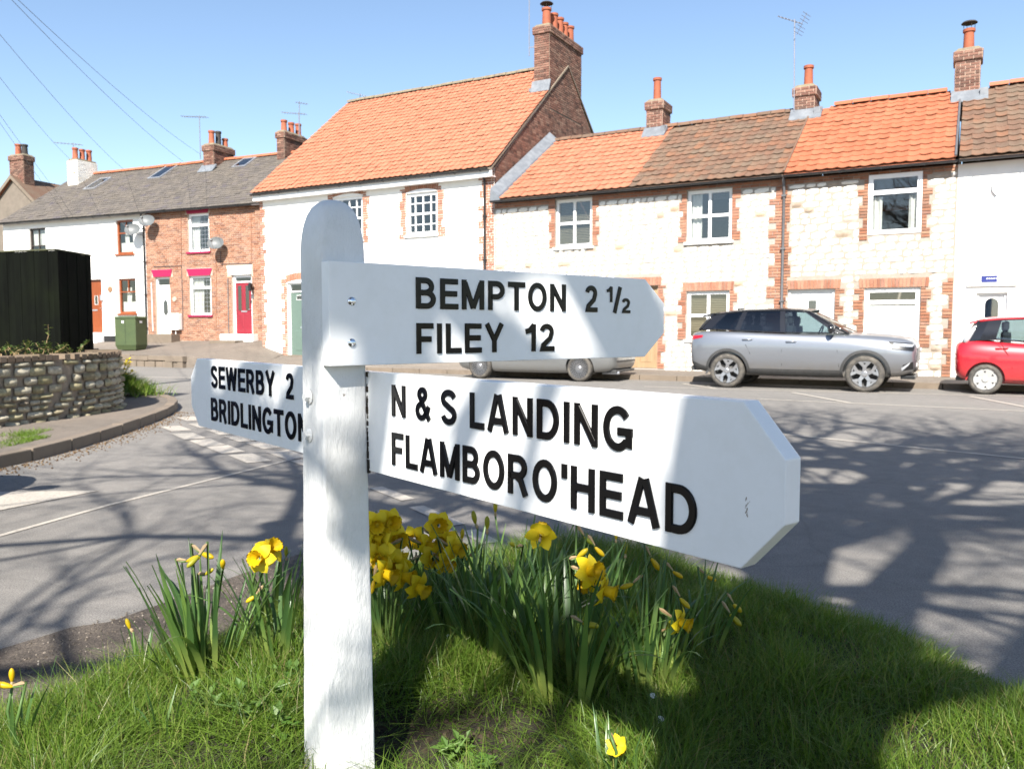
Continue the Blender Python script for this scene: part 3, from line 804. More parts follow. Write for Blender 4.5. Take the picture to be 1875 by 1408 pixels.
def lay_bricks(bricks, kind, pos, frame, parent, mt, singles=0, proud=0.014, seed=2):
    """bricks on a wall face: the nearest ones as pieces of their own, the rest joined"""
    mp = plane_map(kind, pos); rr = random.Random(seed)
    bricks = sorted(bricks, key=lambda b: cam_d(frame.w(*mp((b[0] + b[1]) / 2, (b[2] + b[3]) / 2, 0))))
    for b in bricks[:singles]:
        me = brick_mesh(mt)
        pr = proud + rr.uniform(-.004, .004)
        c = mp((b[0] + b[1]) / 2, (b[2] + b[3]) / 2, 0)
        rz = {'front': 0, 'right': math.pi / 2, 'left': -math.pi / 2}[kind]
        place('brick', me, parent, c, (0, 0, rz), (b[1] - b[0], pr, b[3] - b[2]))
    mb = MB()
    for b in bricks[singles:]:
        pr = proud + rr.uniform(-.004, .004); r = rr.random() + 1e-4
        p = [mp(u, v, d) for v in (b[2], b[3]) for u, d in ((b[0], pr), (b[1], pr), (b[1], -.005), (b[0], -.005))]
        mb.hexa(p, r)
    if mb.f:
        o = mb.build('brickwork', mt, parent); o['kind'] = 'stuff'
def stone_mesh(k):
    rr = random.Random(40 + k)
    n = 4; rows = []
    for j in range(n):
        row = []
        for i in range(n):
            x, z = i / 3 - .5, j / 3 - .5
            edge = i in (0, 3) or j in (0, 3); cor = i in (0, 3) and j in (0, 3)
            if cor: x *= rr.uniform(.86, .98); z *= rr.uniform(.80, .96)
            elif edge: x += rr.uniform(-.05, .05) * (j in (0, 3)); z += rr.uniform(-.05, .05) * (i in (0, 3)); x *= rr.uniform(.94, 1.0); z *= rr.uniform(.92, 1.0)
            else: x += rr.uniform(-.06, .06); z += rr.uniform(-.06, .06)
            y = 0.12 if edge else -rr.uniform(.75, 1.0)
            row.append((x, y, z))
        rows.append(row)
    return MB().grid(rows)
STONES = [stone_mesh(k) for k in range(7)]
_stones = {}
def stone_data(k, mt):
    if (k, mt) not in _stones:
        me = STONES[k].mesh('stone'); me.materials.append(M[mt]); me.shade_smooth(); _stones[(k, mt)] = me
    return _stones[(k, mt)]
def fill_stones(zone, holes, hmin, hmax, wmin, wmax, seed):
    rr = random.Random(seed); out = []; u0, u1, v0, v1 = zone; v = v0
    while v < v1 - 0.03:
        h = min(rr.uniform(hmin, hmax), v1 - v)
        cuts = [(a, b) for a, b, c, d in holes if c < v + h - .02 and d > v + .02]
        for a, b in sub_intervals(u0, u1, cuts):
            u = a
            while u < b - 0.04:
                w = min(rr.uniform(wmin, wmax), b - u)
                if b - u - w < wmin * 0.6: w = b - u
                out.append((u, u + w, v, v + h)); u += w
        v += h
    return out
def lay_stones(stones, y, frame, parent, mt, singles=300, depth=0.045, gap=0.016, seed=4):
    rr = random.Random(seed)
    stones = sorted(stones, key=lambda b: cam_d(frame.w((b[0] + b[1]) / 2, y, (b[2] + b[3]) / 2)))
    mb = MB()
    for i, b in enumerate(stones):
        k = rr.randrange(7)
        w, h = b[1] - b[0] - gap * rr.uniform(.5, 1.3), b[3] - b[2] - gap * rr.uniform(.5, 1.3)
        w, h = max(w, .03), max(h, .03)
        c = ((b[0] + b[1]) / 2, y, (b[2] + b[3]) / 2); dp = depth * rr.uniform(.5, 1.1)
        if i < singles: place('stone', stone_data(k, mt), parent, c, (0, rr.uniform(-.03, .03), 0), (w, dp, h))
        else:
            r = rr.random() + 1e-4; i0 = len(mb.v)
            mb.v.extend((c[0] + p[0] * w, c[1] + p[1] * dp, c[2] + p[2] * h) for p in STONES[k].v)
            for f in STONES[k].f: mb.f.append(tuple(i0 + q for q in f)); mb.r.append(r)
    if mb.f:
        o = mb.build('stonework', mt, parent, smooth=True); o['kind'] = 'stuff'
def front_wall(parent, mt, s0, s1, z0, z1, holes, y=0.0, reveal=0.16, name='wall', extra=None):
    """wall face with real openings and their reveals; extra(mb) adds more faces to the same wall"""
    mb = MB()
    us = sorted({s0, s1, *[h[0] for h in holes], *[h[1] for h in holes]}); vs = sorted({z0, z1, *[h[2] for h in holes], *[h[3] for h in holes]})
    us = [u for u in us if s0 <= u <= s1]; vs = [v for v in vs if z0 <= v <= z1]
    for a, b in zip(us[:-1], us[1:]):
        for c, d in zip(vs[:-1], vs[1:]):
            um, vm = (a + b) / 2, (c + d) / 2
            if any(h[0] < um < h[1] and h[2] < vm < h[3] for h in holes): continue
            mb.face([(a, y, c), (b, y, c), (b, y, d), (a, y, d)])
    for h in holes:
        a, b, c, d = h[:4]
        mb.face([(a, y, c), (a, y + reveal, c), (a, y + reveal, d), (a, y, d)][::-1])
        mb.face([(b, y, c), (b, y + reveal, c), (b, y + reveal, d), (b, y, d)])
        mb.face([(a, y, d), (b, y, d), (b, y + reveal, d), (a, y + reveal, d)])
        mb.face([(a, y, c), (b, y, c), (b, y + reveal, c), (a, y + reveal, c)][::-1])
    if extra: extra(mb)
    return mb.build(name, mt, parent)
def shell(mb, s0, s1, z0, eave, ridge, yr, depth, left=True, right=True, y=0.0):
    """gable ends and back wall"""
    for s, on, fl in ((s0, left, True), (s1, right, False)):
        if on:
            p = [(s, y, z0), (s, y + depth, z0), (s, y + depth, eave), (s, y + yr, ridge), (s, y, eave)]
            mb.face(p[::-1] if fl else p)
    mb.face([(s0, y + depth, z0), (s1, y + depth, z0), (s1, y + depth, eave), (s0, y + depth, eave)][::-1])

def window(parent, r, fm='upvc', y=0.07, fw=0.055, bars=(), rails=(), bw=0.045, sill=None, curtain=None, glass='glass', label=None, dep=0.07):
    """window (frame with glazing bars) > pane, sill, curtain / blind.  r = s0,s1,z0,z1"""
    a, b, c, d = r
    mb = MB()
    mb.box(a, a + fw, y, y + dep, c, d); mb.box(b - fw, b, y, y + dep, c, d)
    mb.box(a + fw, b - fw, y + .001, y + dep - .001, c, c + fw); mb.box(a + fw, b - fw, y + .001, y + dep - .001, d - fw, d)
    us = [a + fw] + [a + (b - a) * t for t in bars] + [b - fw]; vs = [c + fw] + [c + (d - c) * t for t in rails] + [d - fw]
    for u in us[1:-1]: mb.box(u - bw / 2, u + bw / 2, y + .004, y + dep - .008, c + fw, d - fw)
    for k, v in enumerate(vs[1:-1]):
        for p, q in zip(us[:-1], us[1:]):
            mb.box(p + (bw / 2 if p != us[0] else 0), q - (bw / 2 if q != us[-1] else 0), y + .006, y + dep - .012, v - bw / 2, v + bw / 2)
    w = mb.build('window', fm, parent, label=label)
    for i in range(len(us) - 1):
        for j in range(len(vs) - 1):
            g = MB(); x0 = us[i] + (bw / 2 if i else 0); x1 = us[i + 1] - (bw / 2 if i < len(us) - 2 else 0)
            zz0 = vs[j] + (bw / 2 if j else 0); zz1 = vs[j + 1] - (bw / 2 if j < len(vs) - 2 else 0)
            g.face([(x0, y + .035, zz0), (x1, y + .035, zz0), (x1, y + .035, zz1), (x0, y + .035, zz1)])
            g.build('pane', glass, w)
    if sill: MB().box(a - .06, b + .06, -.07, y, c - .07, c - .002).build('sill', sill, w, bevel=.008)
    if curtain:
        for kind, u0, u1, v0, v1 in curtain:
            p, q = a + (b - a) * u0, a + (b - a) * u1; e, f = c + (d - c) * v0, c + (d - c) * v1
            if kind == 'blind':
                m2 = MB(); v = e
                while v < f:
                    m2.hexa([(p, y + .10, v), (q, y + .10, v), (q, y + .125, v + .018), (p, y + .125, v + .018), (p, y + .10, v + .003), (q, y + .10, v + .003), (q, y + .125, v + .021), (p, y + .125, v + .021)])
                    v += .045
                m2.build('blind', 'blind', w)
            else:
                n = 24; rows = []
                for z in (e, (e + f) / 2, f):
                    row = []
                    for k in range(n + 1):
                        t = k / n
                        row.append((p + (q - p) * t, y + .13 + .022 * math.sin(t * (q - p) * 55 + 2 * z), z))
                    rows.append(row)
                m2 = MB().grid(rows); m2.build('curtain', 'curtain', w, smooth=True)
    return w
def panel_door(parent, r, mt, y=0.10, frame='upvc', fan=0.0, lights=(), label=None, letter=True, panels=True, fw=0.06):
    """door leaf in its frame > pane, handle, letterbox.  lights: (u0,u1,v0,v1,shape) in door fractions"""
    a, b, c, d = r
    fr = MB(); fr.box(a, a + fw, y - .02, y + .07, c, d); fr.box(b - fw, b, y - .02, y + .07, c, d); fr.box(a + fw, b - fw, y - .018, y + .068, d - fw, d)
    if fan: fr.box(a + fw, b - fw, y - .016, y + .066, d - fan - .05, d - fan)
    top = d - fw if not fan else d - fan - .05
    f = fr.build('door_frame', frame, parent)
    if fan: g = MB(); g.face([(a + fw, y + .02, d - fan), (b - fw, y + .02, d - fan), (b - fw, y + .02, d - fw), (a + fw, y + .02, d - fw)]); g.build('pane', 'glass', f)
    p, q = a + fw + .003, b - fw - .003; W, H = q - p, top - c
    dm = MB(); dm.box(p, q, y + .012, y + .055, c + .01, top - .003)
    if panels:
        for u0, u1, v0, v1 in ((.12, .45, .07, .40), (.55, .88, .07, .40)):
            dm.prism([(p + W * u0, y + .0125, c + H * v0), (p + W * u1, y + .0125, c + H * v0), (p + W * u1, y + .0125, c + H * v1), (p + W * u0, y + .0125, c + H * v1)][::-1],
                     [(p + W * u0 + .03, y + .004, c + H * v0 + .03), (p + W * u1 - .03, y + .004, c + H * v0 + .03), (p + W * u1 - .03, y + .004, c + H * v1 - .03), (p + W * u0 + .03, y + .004, c + H * v1 - .03)][::-1])
    door = dm.build('door', mt, parent, label=label)
    for u0, u1, v0, v1, sh in lights:
        x0, x1, z0, z1 = p + W * u0, p + W * u1, c + H * v0, c + H * v1; xm = (x0 + x1) / 2
        if sh == 'rect': pts = [(x0, z0), (x1, z0), (x1, z1), (x0, z1)]
        elif sh == 'hex': k = (z1 - z0) * .2; pts = [(xm, z0), (x1, z0 + k), (x1, z1 - k), (xm, z1), (x0, z1 - k), (x0, z0 + k)]
        else:
            rr = (x1 - x0) / 2; pts = [(x0, z0), (x1, z0)] + [(xm + rr * math.cos(t), z1 - rr + rr * math.sin(t)) for t in [math.pi * i / 12 for i in range(13)]]
        g = MB(); g.prism([(x, y + .011, z) for x, z in pts][::-1], [(x, y + .006, z) for x, z in pts][::-1]); g.build('pane', 'sky_glass', door, fix=True)
        rim = MB(); n = len(pts)
        rim.tube([(x, y + .008, z) for x, z in pts + [pts[0]]], .009, 6); rim.build('pane_trim', 'upvc' if mt != 'door_red' else mt, door)
    if letter: MB().box(p + W * .32, p + W * .68, y + .0, y + .013, c + H * .43, c + H * .455).build('letterbox', 'metal_grey', door)
    MB().tube([(q - .06, y + .012, c + H * .48), (q - .06, y - .03, c + H * .48), (q - .16, y - .03, c + H * .48)], .009, 6).build('handle', 'metal_grey', door)
    return door
# ------------------------------------------------------------------ roof pieces
def pantile(w, l, roll=0.020, n=8):
    prof = [(w * 1.08 * i / n, roll * (0.55 * math.cos(2 * math.pi * i / n * 1.08) + 0.45 * math.cos(4 * math.pi * i / n) * 0.25)) for i in range(n + 1)]
    low, lift = 0.030, 0.012
    mb = MB()
    mb.grid([[(x, 0, z + low - .014) for x, z in prof], [(x, 0, z + low) for x, z in prof]])
    mb.grid([[(x, 0, z + low) for x, z in prof], [(x, l * 1.12, z + lift - .006) for x, z in prof]])
    return mb
def roof_tiles(parent, frame, s0, s1, y_e, z_e, y_r, z_r, w, l, mt_of, singles, seed=5, name='tile', jitter=0.009, skip=None):
    """pantiles in courses up one slope, from the eaves line to the ridge line"""
    pitch = math.atan2(z_r - z_e, y_r - y_e); slope = math.hypot(z_r - z_e, y_r - y_e)
    nc, nr = max(1, round((s1 - s0) / w)), max(1, round(slope / l)); w = (s1 - s0) / nc; l = slope / nr
    pt = pantile(w, l); meshes = {}; rr = random.Random(seed); items = []
    for j in range(nr):
        for i in range(nc):
            s = s0 + i * w; t = j * l
            y, z = y_e + t * math.cos(pitch), z_e + t * math.sin(pitch)
            if skip and skip(s + w / 2, y + .1): continue
            items.append((cam_d(frame.w(s, y, z)), s, y, z, mt_of(s + w / 2, t / slope)))
    items.sort()
    cp, sp = math.cos(pitch), math.sin(pitch); joined = {}
    for k, (_, s, y, z, mt) in enumerate(items):
        dz = rr.uniform(-jitter, jitter); yaw = rr.uniform(-.02, .02)
        if k < singles:
            if mt not in meshes:
                meshes[mt] = pt.mesh(name); meshes[mt].materials.append(M[mt]); meshes[mt].shade_smooth()
            place(name, meshes[mt], parent, (s, y - dz * sp, z + dz * cp), (pitch, 0, yaw))
        else:
            mb = joined.setdefault(mt, MB()); i0 = len(mb.v); r = rr.random() + 1e-4
            for px, py, pz in pt.v:
                px, py = px - yaw * py, py + yaw * px; pz += dz
                mb.v.append((s + px, y + py * cp - pz * sp, z + py * sp + pz * cp))
            for f in pt.f: mb.f.append(tuple(i0 + q for q in f)); mb.r.append(r)
    for mt, mb in joined.items():
        o = mb.build(name + '_courses', mt, parent, smooth=True); o['kind'] = 'stuff'
def ridge_tiles(parent, s0, s1, y, z, mt, rad=0.11, step=0.42, seed=1, frame=FR):
    rr = random.Random(seed); n = max(1, round((s1 - s0) / step)); st = (s1 - s0) / n; mesh = None
    prof = [(y - rad * math.cos(t) * 1.05, z - .05 + rad * math.sin(t)) for t in [math.pi * i / 8 for i in range(9)]]
    mb = MB(); mb.grid([[(0, a - y, b - z) for a, b in prof], [(st - .012, a - y, b - z) for a, b in prof]][::-1])
    mb.grid([[(0, (a - y) * .85, (b - z) * .85) for a, b in prof], [(0, a - y, b - z) for a, b in prof]])
    me = mb.mesh('ridge_tile'); me.materials.append(M[mt]); me.shade_smooth()
    for i in range(n): place('ridge_tile', me, parent, (s0 + i * st, y, z + rr.uniform(-.008, .008)))
def roof_slab(parent, mt, s0, s1, y_e, z_e, y_r, z_r, y_b, z_b, th=0.06, name='roof'):
    """the boarded slopes the tiles lie on"""
    mb = MB()
    mb.prism([(s0, y_e, z_e), (s0, y_r, z_r), (s0, y_b, z_b), (s0, y_b, z_b - th), (s0, y_r, z_r - th), (s0, y_e, z_e - th)][::-1],
             [(s1, y_e, z_e), (s1, y_r, z_r), (s1, y_b, z_b), (s1, y_b, z_b - th), (s1, y_r, z_r - th), (s1, y_e, z_e - th)][::-1])
    return mb.build(name, mt, parent)
def gutter(parent, s0, s1, y, z, mt='gutter_black', r=0.055):
    mb = MB(); n = 8
    pr = [(y - r * math.cos(t), z - r * math.sin(t)) for t in [math.pi * i / n for i in range(n + 1)]]
    pi = [(y - r * .86 * math.cos(t), z - r * .86 * math.sin(t)) for t in [math.pi * i / n for i in range(n + 1)]]
    out = pr + pi[::-1]
    mb.prism([(s0, a, b) for a, b in out], [(s1, a, b) for a, b in out])
    g = mb.build('gutter', mt, parent, fix=True)
    k = s0 + .4; br = MB()
    while k < s1:
        br.box(k - .012, k + .012, y - r - .006, y + r, z - r - .006, z - r + .012); k += .9
    br.build('gutter_bracket', mt, g)
    return g
def downpipe(parent, s, y, z0, z1, mt='gutter_black', r=0.034, frame=FR):
    mb = MB(); mb.tube([(s, y - .16, z1 + .06), (s, y - .16, z1 - .04), (s, y - .055, z1 - .22), (s, y - .055, z0 + .12), (s, y - .12, z0 + .03)], r, 10)
    p = mb.build('downpipe', mt, parent, smooth=True)
    z = z0 + .5; c = MB()
    while z < z1 - .3: c.box(s - .055, s + .055, y - .1, y + .002, z - .02, z + .02); z += 1.3
    c.build('pipe_clip', mt, p)
def pot(parent, s, y, z, h=0.55, r=0.115, mt='pot', cowl=False):
    mb = MB(); mb.lathe([(r * 1.15, z - .03), (r * 1.15, z + .05), (r, z + .07), (r * .9, z + h - .10), (r * 1.12, z + h - .08), (r * 1.12, z + h - .01), (r * .95, z + h), (r * .75, z + h), (r * .72, z + h - .25)], (s, y, 0), 16)
    p = mb.build('chimney_pot', mt, parent, smooth=True, fix=True); smooth_by_angle(p, 40)
    if cowl:
        m2 = MB(); m2.lathe([(r * 1.5, z + h + .14), (r * 1.2, z + h + .18), (.01, z + h + .21)], (s, y, 0), 16); m2.lathe([(.01, z + h + .13), (r * 1.5, z + h + .14)], (s, y, 0), 16)
        for k in range(4):
            w = k * math.pi / 2 + .4; m2.tube([(s + r * math.cos(w), y + r * math.sin(w), z + h - .02), (s + r * 1.1 * math.cos(w), y + r * 1.1 * math.sin(w), z + h + .15)], .007, 5)
        m2.build('cowl', 'pot_black' if mt != 'pot_black' else mt, p)
    return p
def chimney(parent, frame, s0, s1, y0, y1, z0, z1, pots, mt='brick_brown', corbel=True, singles=0, lead=None, seed=1, mortar='mortar_dark', pale=False):
    core = MB(); core.box(s0, s1, y0, y1, z0, z1 - (.24 if corbel else 0))
    if corbel:
        core.box(s0 - .045, s1 + .045, y0 - .045, y1 + .045, z1 - .24, z1)
    ch = core.build('chimney', mortar, parent)
    zt = z1 - (.24 if corbel else 0)
    for kind, pos, a, b in (('front', y0, s0, s1), ('right', s1, y0, y1), ('left', s0, -y1, -y0)):
        lay_bricks(fill_bricks([(a, b, z0, zt)], seed=seed), kind, pos, frame, ch, mt, singles if kind == 'front' else 0)
        if corbel:
            e = .045; lay_bricks(fill_bricks([(a - e, b + e, z1 - .24, z1)], seed=seed + 1), kind, pos + (-e if kind != 'right' else e), frame, ch, mt, 0)
    e = .03 if corbel else -.02
    fl = MB(); fl.prism([(s0 - e, y0 - e, z1), (s1 + e, y0 - e, z1), (s1 + e, y1 + e, z1), (s0 - e, y1 + e, z1)], [(s0 + .05, y0 + .05, z1 + .09), (s1 - .05, y0 + .05, z1 + .09), (s1 - .05, y1 - .05, z1 + .09), (s0 + .05, y1 - .05, z1 + .09)])
    fl.build('chimney_cap', 'cap_mortar', ch, fix=True)
    for p in pots: pot(ch, p[0], p[1], z1 + .06, *p[2:])
    return ch
def quoins(s, side, z0, z1, w1=0.24, w2=0.36, step=0.225):
    """toothed brick blocks running up a corner or jamb; side +1 teeth to the right, -1 to the left"""
    out = []; z = z0; k = 0; qr = random.Random(int(s * 100) + side)
    while z < z1 - .05:
        w = (w1 if k % 2 else w2) + qr.uniform(-.035, .035); e = min(z + qr.choice((.15, .225, .225, .30)) * step / .225, z1)
        out.append((s, s + w, z, e) if side > 0 else (s - w, s, z, e)); z = e; k += 1
    return out
def arch_bricks(parent, s0, s1, z, h, mt, frame, rise=0.0, singles=0, seed=3, proud=0.014, name='brick_arch'):
    """soldier course over an opening"""
    n = max(3, round((s1 - s0) / .078)); w = (s1 - s0) / n; rr = random.Random(seed)
    sm = (s0 + s1) / 2; hw = (s1 - s0) / 2; me = brick_mesh(mt)
    for i in range(n):
        c = s0 + (i + .5) * w; t = (c - sm) / hw
        zz = z + rise * (1 - t * t); fan = t * (0.10 + rise * .9)
        place('brick', me, parent, (c + fan * h * .5, 0, zz + h / 2), (0, fan, 0), (w - .010, proud + rr.uniform(-.003, .003), h - .008))
# ================================================================== HOUSES
def y_for(frame, s, px):
    """how far back a point on the line s=const shows at pixel column px"""
    k = (px - 937.5) / FPX; o = frame.o + frame.r * s
    # depth along the view axis differs from Y by well under 1 %
    return (k * o.y - o.x) / (frame.b.x - k * frame.b.y)
def brick_jambs(r, w1=.11, w2=.225, below=0.0, above=0.0):
    a, b, c, d = r
    return quoins(a, -1, c - below, d + above, w1, w2) + quoins(b, 1, c - below, d + above, w1, w2)

# ---------------------------------------------------------------- large white house with brick dressings
S0, S1, ZB, EV = -9.6, 0.0, 0.0, 6.02
YR, ZR, YE, ZE = 5.04, 10.36, -0.26, 5.98
big = thing('white_house', 'large white rendered house with brick quoins and broad orange pantile roof', 'house', FR, (-4.8, 0, pave_z(-4.8)))
w1 = FR.rect(744, 352, 801, 430); w2 = FR.rect(611, 360, 664, 441); w3 = FR.rect(748, 520, 801, 610); w4 = FR.rect(527, 517, 586, 651)
holes = [w1, w2, w3, w4]
wall = front_wall(big, 'render_white', S0, S1, ZB, EV, holes, extra=lambda mb: shell(mb, S0, S1, ZB, EV, ZR - .08, YR, YR * 2))
zones = quoins(S0, 1, pave_z(S0), EV - .25, .16, .27) + quoins(S1, -1, pave_z(S1), EV - .25, .40, .55)
zones += [(S0, S1, EV - .25, EV - .02)]
for r in (w1, w2, w3, w4):
    zones += brick_jambs(r, .18, .28, below=.1 if r is not w4 else 0, above=.14)
    zones += [(r[0], r[1], r[3], r[3] + .0)] if False else []
arch_holes = [(r[0] - .02, r[1] + .02, r[3], r[3] + .38) for r in (w1, w2, w3, w4)]
lay_bricks(fill_bricks(zones, holes + arch_holes, seed=11), 'front', 0, FR, wall, 'brick_orange', 300, .012)
for r in (w1, w2, w3, w4):
    arch_bricks(wall, r[0] - .02, r[1] + .02, r[3] + .01, .25, 'brick_orange', FR, rise=.09)
    n = 10; hw = (r[1] - r[0]) / 2; sm = (r[0] + r[1]) / 2
    pts = [(r[0], r[3])] + [(sm - hw * math.cos(math.pi * i / n), r[3] + .09 * (1 - math.cos(math.pi * i / n) ** 2)) for i in range(1, n)] + [(r[1], r[3])]
    hd = MB().prism([(x, -.010, z) for x, z in pts], [(x, .002, z) for x, z in pts]); hd.build('window_head', 'upvc', wall, fix=True)
for r in (w1, w2, w3):
    ww = window(big, r, bars=(.25, .5, .75), rails=(.25, .5, .75), bw=.028, fw=.10, sill='upvc', curtain=[('curtain', .05, .95, .03, .25)] if r is not w1 else None)
    MB().box(r[0] + .1, r[1] - .1, .066, .10, (r[2] + r[3]) / 2 - .032, (r[2] + r[3]) / 2 + .032).build('meeting_rail', 'upvc', ww)
panel_door(big, w4, 'door_green', fan=.28, lights=[(.2, .8, .88, .95, 'rect')], label='pale green panelled front door')
MB().box(w4[0] - .1, w4[1] + .1, -.32, .02, pave_z(-8) - .1, w4[2] + .005).build('door_step', 'concrete', big, bevel=.01)
gab = fill_bricks([(0, YR * 2, 4.9, ZR)], shape=lambda v: (0.0, 2 * YR) if v < EV - .05 else ((v - EV) / (ZR - EV) * YR + .1, 2 * YR - (v - EV) / (ZR - EV) * YR - .1), seed=5, holes=[(3.64, 6.2, 8.6, 12)])
gw = MB(); gw.face([(S1 + .004, 0, 4.6), (S1 + .004, YR * 2, 4.6), (S1 + .004, YR * 2, EV), (S1 + .004, YR, ZR - .1), (S1 + .004, 0, EV)])
gable = gw.build('gable', 'mortar_dark', big, label='bare brown brick gable end with bleached streaks')
lay_bricks(gab, 'right', S1 + .004, FR, gable, 'brick_brown', 0, .012)
roof = roof_slab(big, 'mortar_dark', S0 - .12, S1 + .06, YE, ZE, YR, ZR, YR * 2 - YE, ZE)
chz = FR.at(1000, 47, 3.64)[1]
roof_tiles(roof, FR, S0 - .14, S1 + .05, YE - .03, ZE + .02, YR, ZR + .02, .205, .27, lambda s, t: 'tile_pale', 300, 5, skip=lambda s, y: s > -.62 and y > 3.6)
ridge_tiles(roof, S0 - .14, S1 - .55, YR, ZR + .06, 'cap_mortar', .12, .45)
MB().box(S0 - .10, S1 + .05, YE + .03, YE + .055, ZE - .25, ZE - .03).build('fascia', 'upvc', big)
MB().box(S0 - .10, S1 + .05, YE + .055, -.001, ZE - .25, ZE - .225).build('soffit', 'upvc', big)
gutter(big, S0 - .12, S1 - .02, YE - .045, ZE - .03)
downpipe(big, FR.at(889, 400)[0], 0, pave_z(0), ZE - .12)
ch = chimney(big, FR, -.56, .006, 3.64, 6.2, 8.6, chz, [(-.26, 3.95, .62, .15, 'pot', True), (-.26, 4.5, .62, .14), (-.26, 4.95, .62, .14), (-.26, 5.35, .58, .13), (-.26, 5.8, .6, .14)], 'brick_brown', seed=8)
MB().prism([(-.62, 3.5, 9.12), (.07, 3.5, 9.12), (.07, 3.63, 9.50), (-.62, 3.63, 9.50)], [(-.62, 3.46, 9.13), (.07, 3.46, 9.13), (.07, 3.60, 9.53), (-.62, 3.60, 9.53)]).build('flashing', 'lead', ch, fix=True)
MB().box(-.72, -.57, 3.55, 5.0, 9.2, 9.3).build('flashing', 'lead', ch)

# ---------------------------------------------------------------- cottages on the right
CYE, CZE, CYR, CZR, CD = -0.24, 5.02, 3.6, 7.45, 7.2
def cottage_roof(parent, s0, s1, mt_of, singles, rmt, rm='tile_brown', ridge=True, skip=None, tw=.235, tl=.32):
    rf = roof_slab(parent, rm, s0, s1, CYE, CZE, CYR, CZR, CD - CYE, CZE)
    roof_tiles(rf, FR, s0, s1, CYE - .03, CZE + .02, CYR, CZR + .02, tw, tl, mt_of, singles, int(s0 * 10) + 50, skip=skip)
    return rf
def ch_box(px0, px1, y0, ptop, y1=None):
    s0, s1 = FR.at(px0, 200, y0)[0], FR.at(px1, 200, y0)[0]
    return s0, s1, FR.at((px0 + px1) / 2, ptop, y0)[1]
def skirt(ch, s0, s1, y0, y1, out=.16):
    """lead flashing dressed over the tiles in front of a stack"""
    p = math.atan2(CZR - CZE, CYR - CYE); zf = lambda y: CZE + (y - CYE) * math.tan(p) + .075
    MB().prism([(s0 - out * .4, y0 - .30, zf(y0 - .30) - .03), (s1 + out, y0 - .30, zf(y0 - .30) - .03), (s1 + out, y0 + .02, zf(y0) + .03), (s0 - out * .4, y0 + .02, zf(y0) + .03)],
               [(s0 - out * .4, y0 - .30, zf(y0 - .30)), (s1 + out, y0 - .30, zf(y0 - .30)), (s1 + out, y0 + .02, zf(y0) + .16), (s0 - out * .4, y0 + .02, zf(y0) + .16)]).build('flashing', 'lead', ch, fix=True)
    MB().box(s1 + .015, s1 + out * .9, y0 - .2, y1, zf(y0 - .2) - .05, zf(y0) + .1).build('flashing', 'lead', ch)
A0, A1, A2 = 0.012, 8.35, 12.13
ca = thing('stone_cottage', 'whitewashed stone cottage with half orange half brown roof beside the tall gable', 'house', FR, (4.2, 0, .13))
a1 = FR.rect(1017, 364, 1084, 452); a2 = FR.rect(1258, 347, 1340, 442); a3 = FR.rect(1257, 533, 1335, 622); a4 = FR.rect(1130, 524, 1204, 674); a5 = FR.rect(1008, 530, 1080, 625)
holes = [a1, a2, a3, a4, a5]
wa = front_wall(ca, 'mortar_white', A0, A1, 0, 4.96, holes, extra=lambda mb: shell(mb, A0, A1, 0, 4.96, 7.35, CYR, CD, left=False))
zones = quoins(A1, -1, .13, 4.9, .20, .36)
for r in holes: zones += brick_jambs(r, .13, .22)
arches = [(a3[0] - .1, a3[1] + .1, a3[3], a3[3] + .24), (a4[0] - .08, a4[1] + .08, a4[3], a4[3] + .24), (a5[0] - .1, a5[1] + .1, a5[3], a5[3] + .24)]
lay_bricks(fill_bricks(zones + [(A0, A1, 4.80, 4.95)], holes + arches, seed=21), 'front', 0, FR, wa, 'brick_orange', 300, .020)
for q in arches: arch_bricks(wa, q[0], q[1], q[2] + .005, .23, 'brick_orange', FR, proud=.02)
st = fill_stones((A0 + .02, A1, .10, 4.79), holes + zones + arches, .11, .17, .16, .42, 31)
lay_stones(st, 0, FR, wa, 'stone_limewash', 300, .040)
window(ca, a1, bars=(.5,), rails=(.5,), bw=.075, fw=.085, sill='upvc', curtain=[('blind', .06, .94, .06, .94)])
window(ca, a2, bars=(.5,), rails=(.5,), bw=.075, fw=.085, sill='upvc', curtain=[('curtain', .06, .3, .06, .94), ('blind', .55, .94, .82, .94)])
window(ca, a3, bars=(.5,), rails=(.5,), bw=.075, fw=.085, sill='upvc', curtain=[('blind', .06, .94, .06, .94)])
window(ca, a5, bars=(.5,), rails=(.5,), bw=.075, fw=.085, sill='upvc', curtain=[('curtain', .06, .3, .06, .94), ('curtain', .7, .94, .06, .94)])
panel_door(ca, a4, 'wood_pale', lights=[(.2, .8, .60, .85, 'rect')], frame='wood_pale', label='pale timber front door')
split = FR.at(1157, 344)[0]
rf = cottage_roof(ca, A0 + .06, A1, lambda s, t: 'tile_pale' if s < split - .02 else ('tile_brown'), 300, 'tile_brown', skip=lambda s, y: (4.35 < s < 5.0 and y > 3.3))
ridge_tiles(rf, A0 + .06, A1 - .3, CYR, CZR + .05, 'tile_brown', .12, .4)
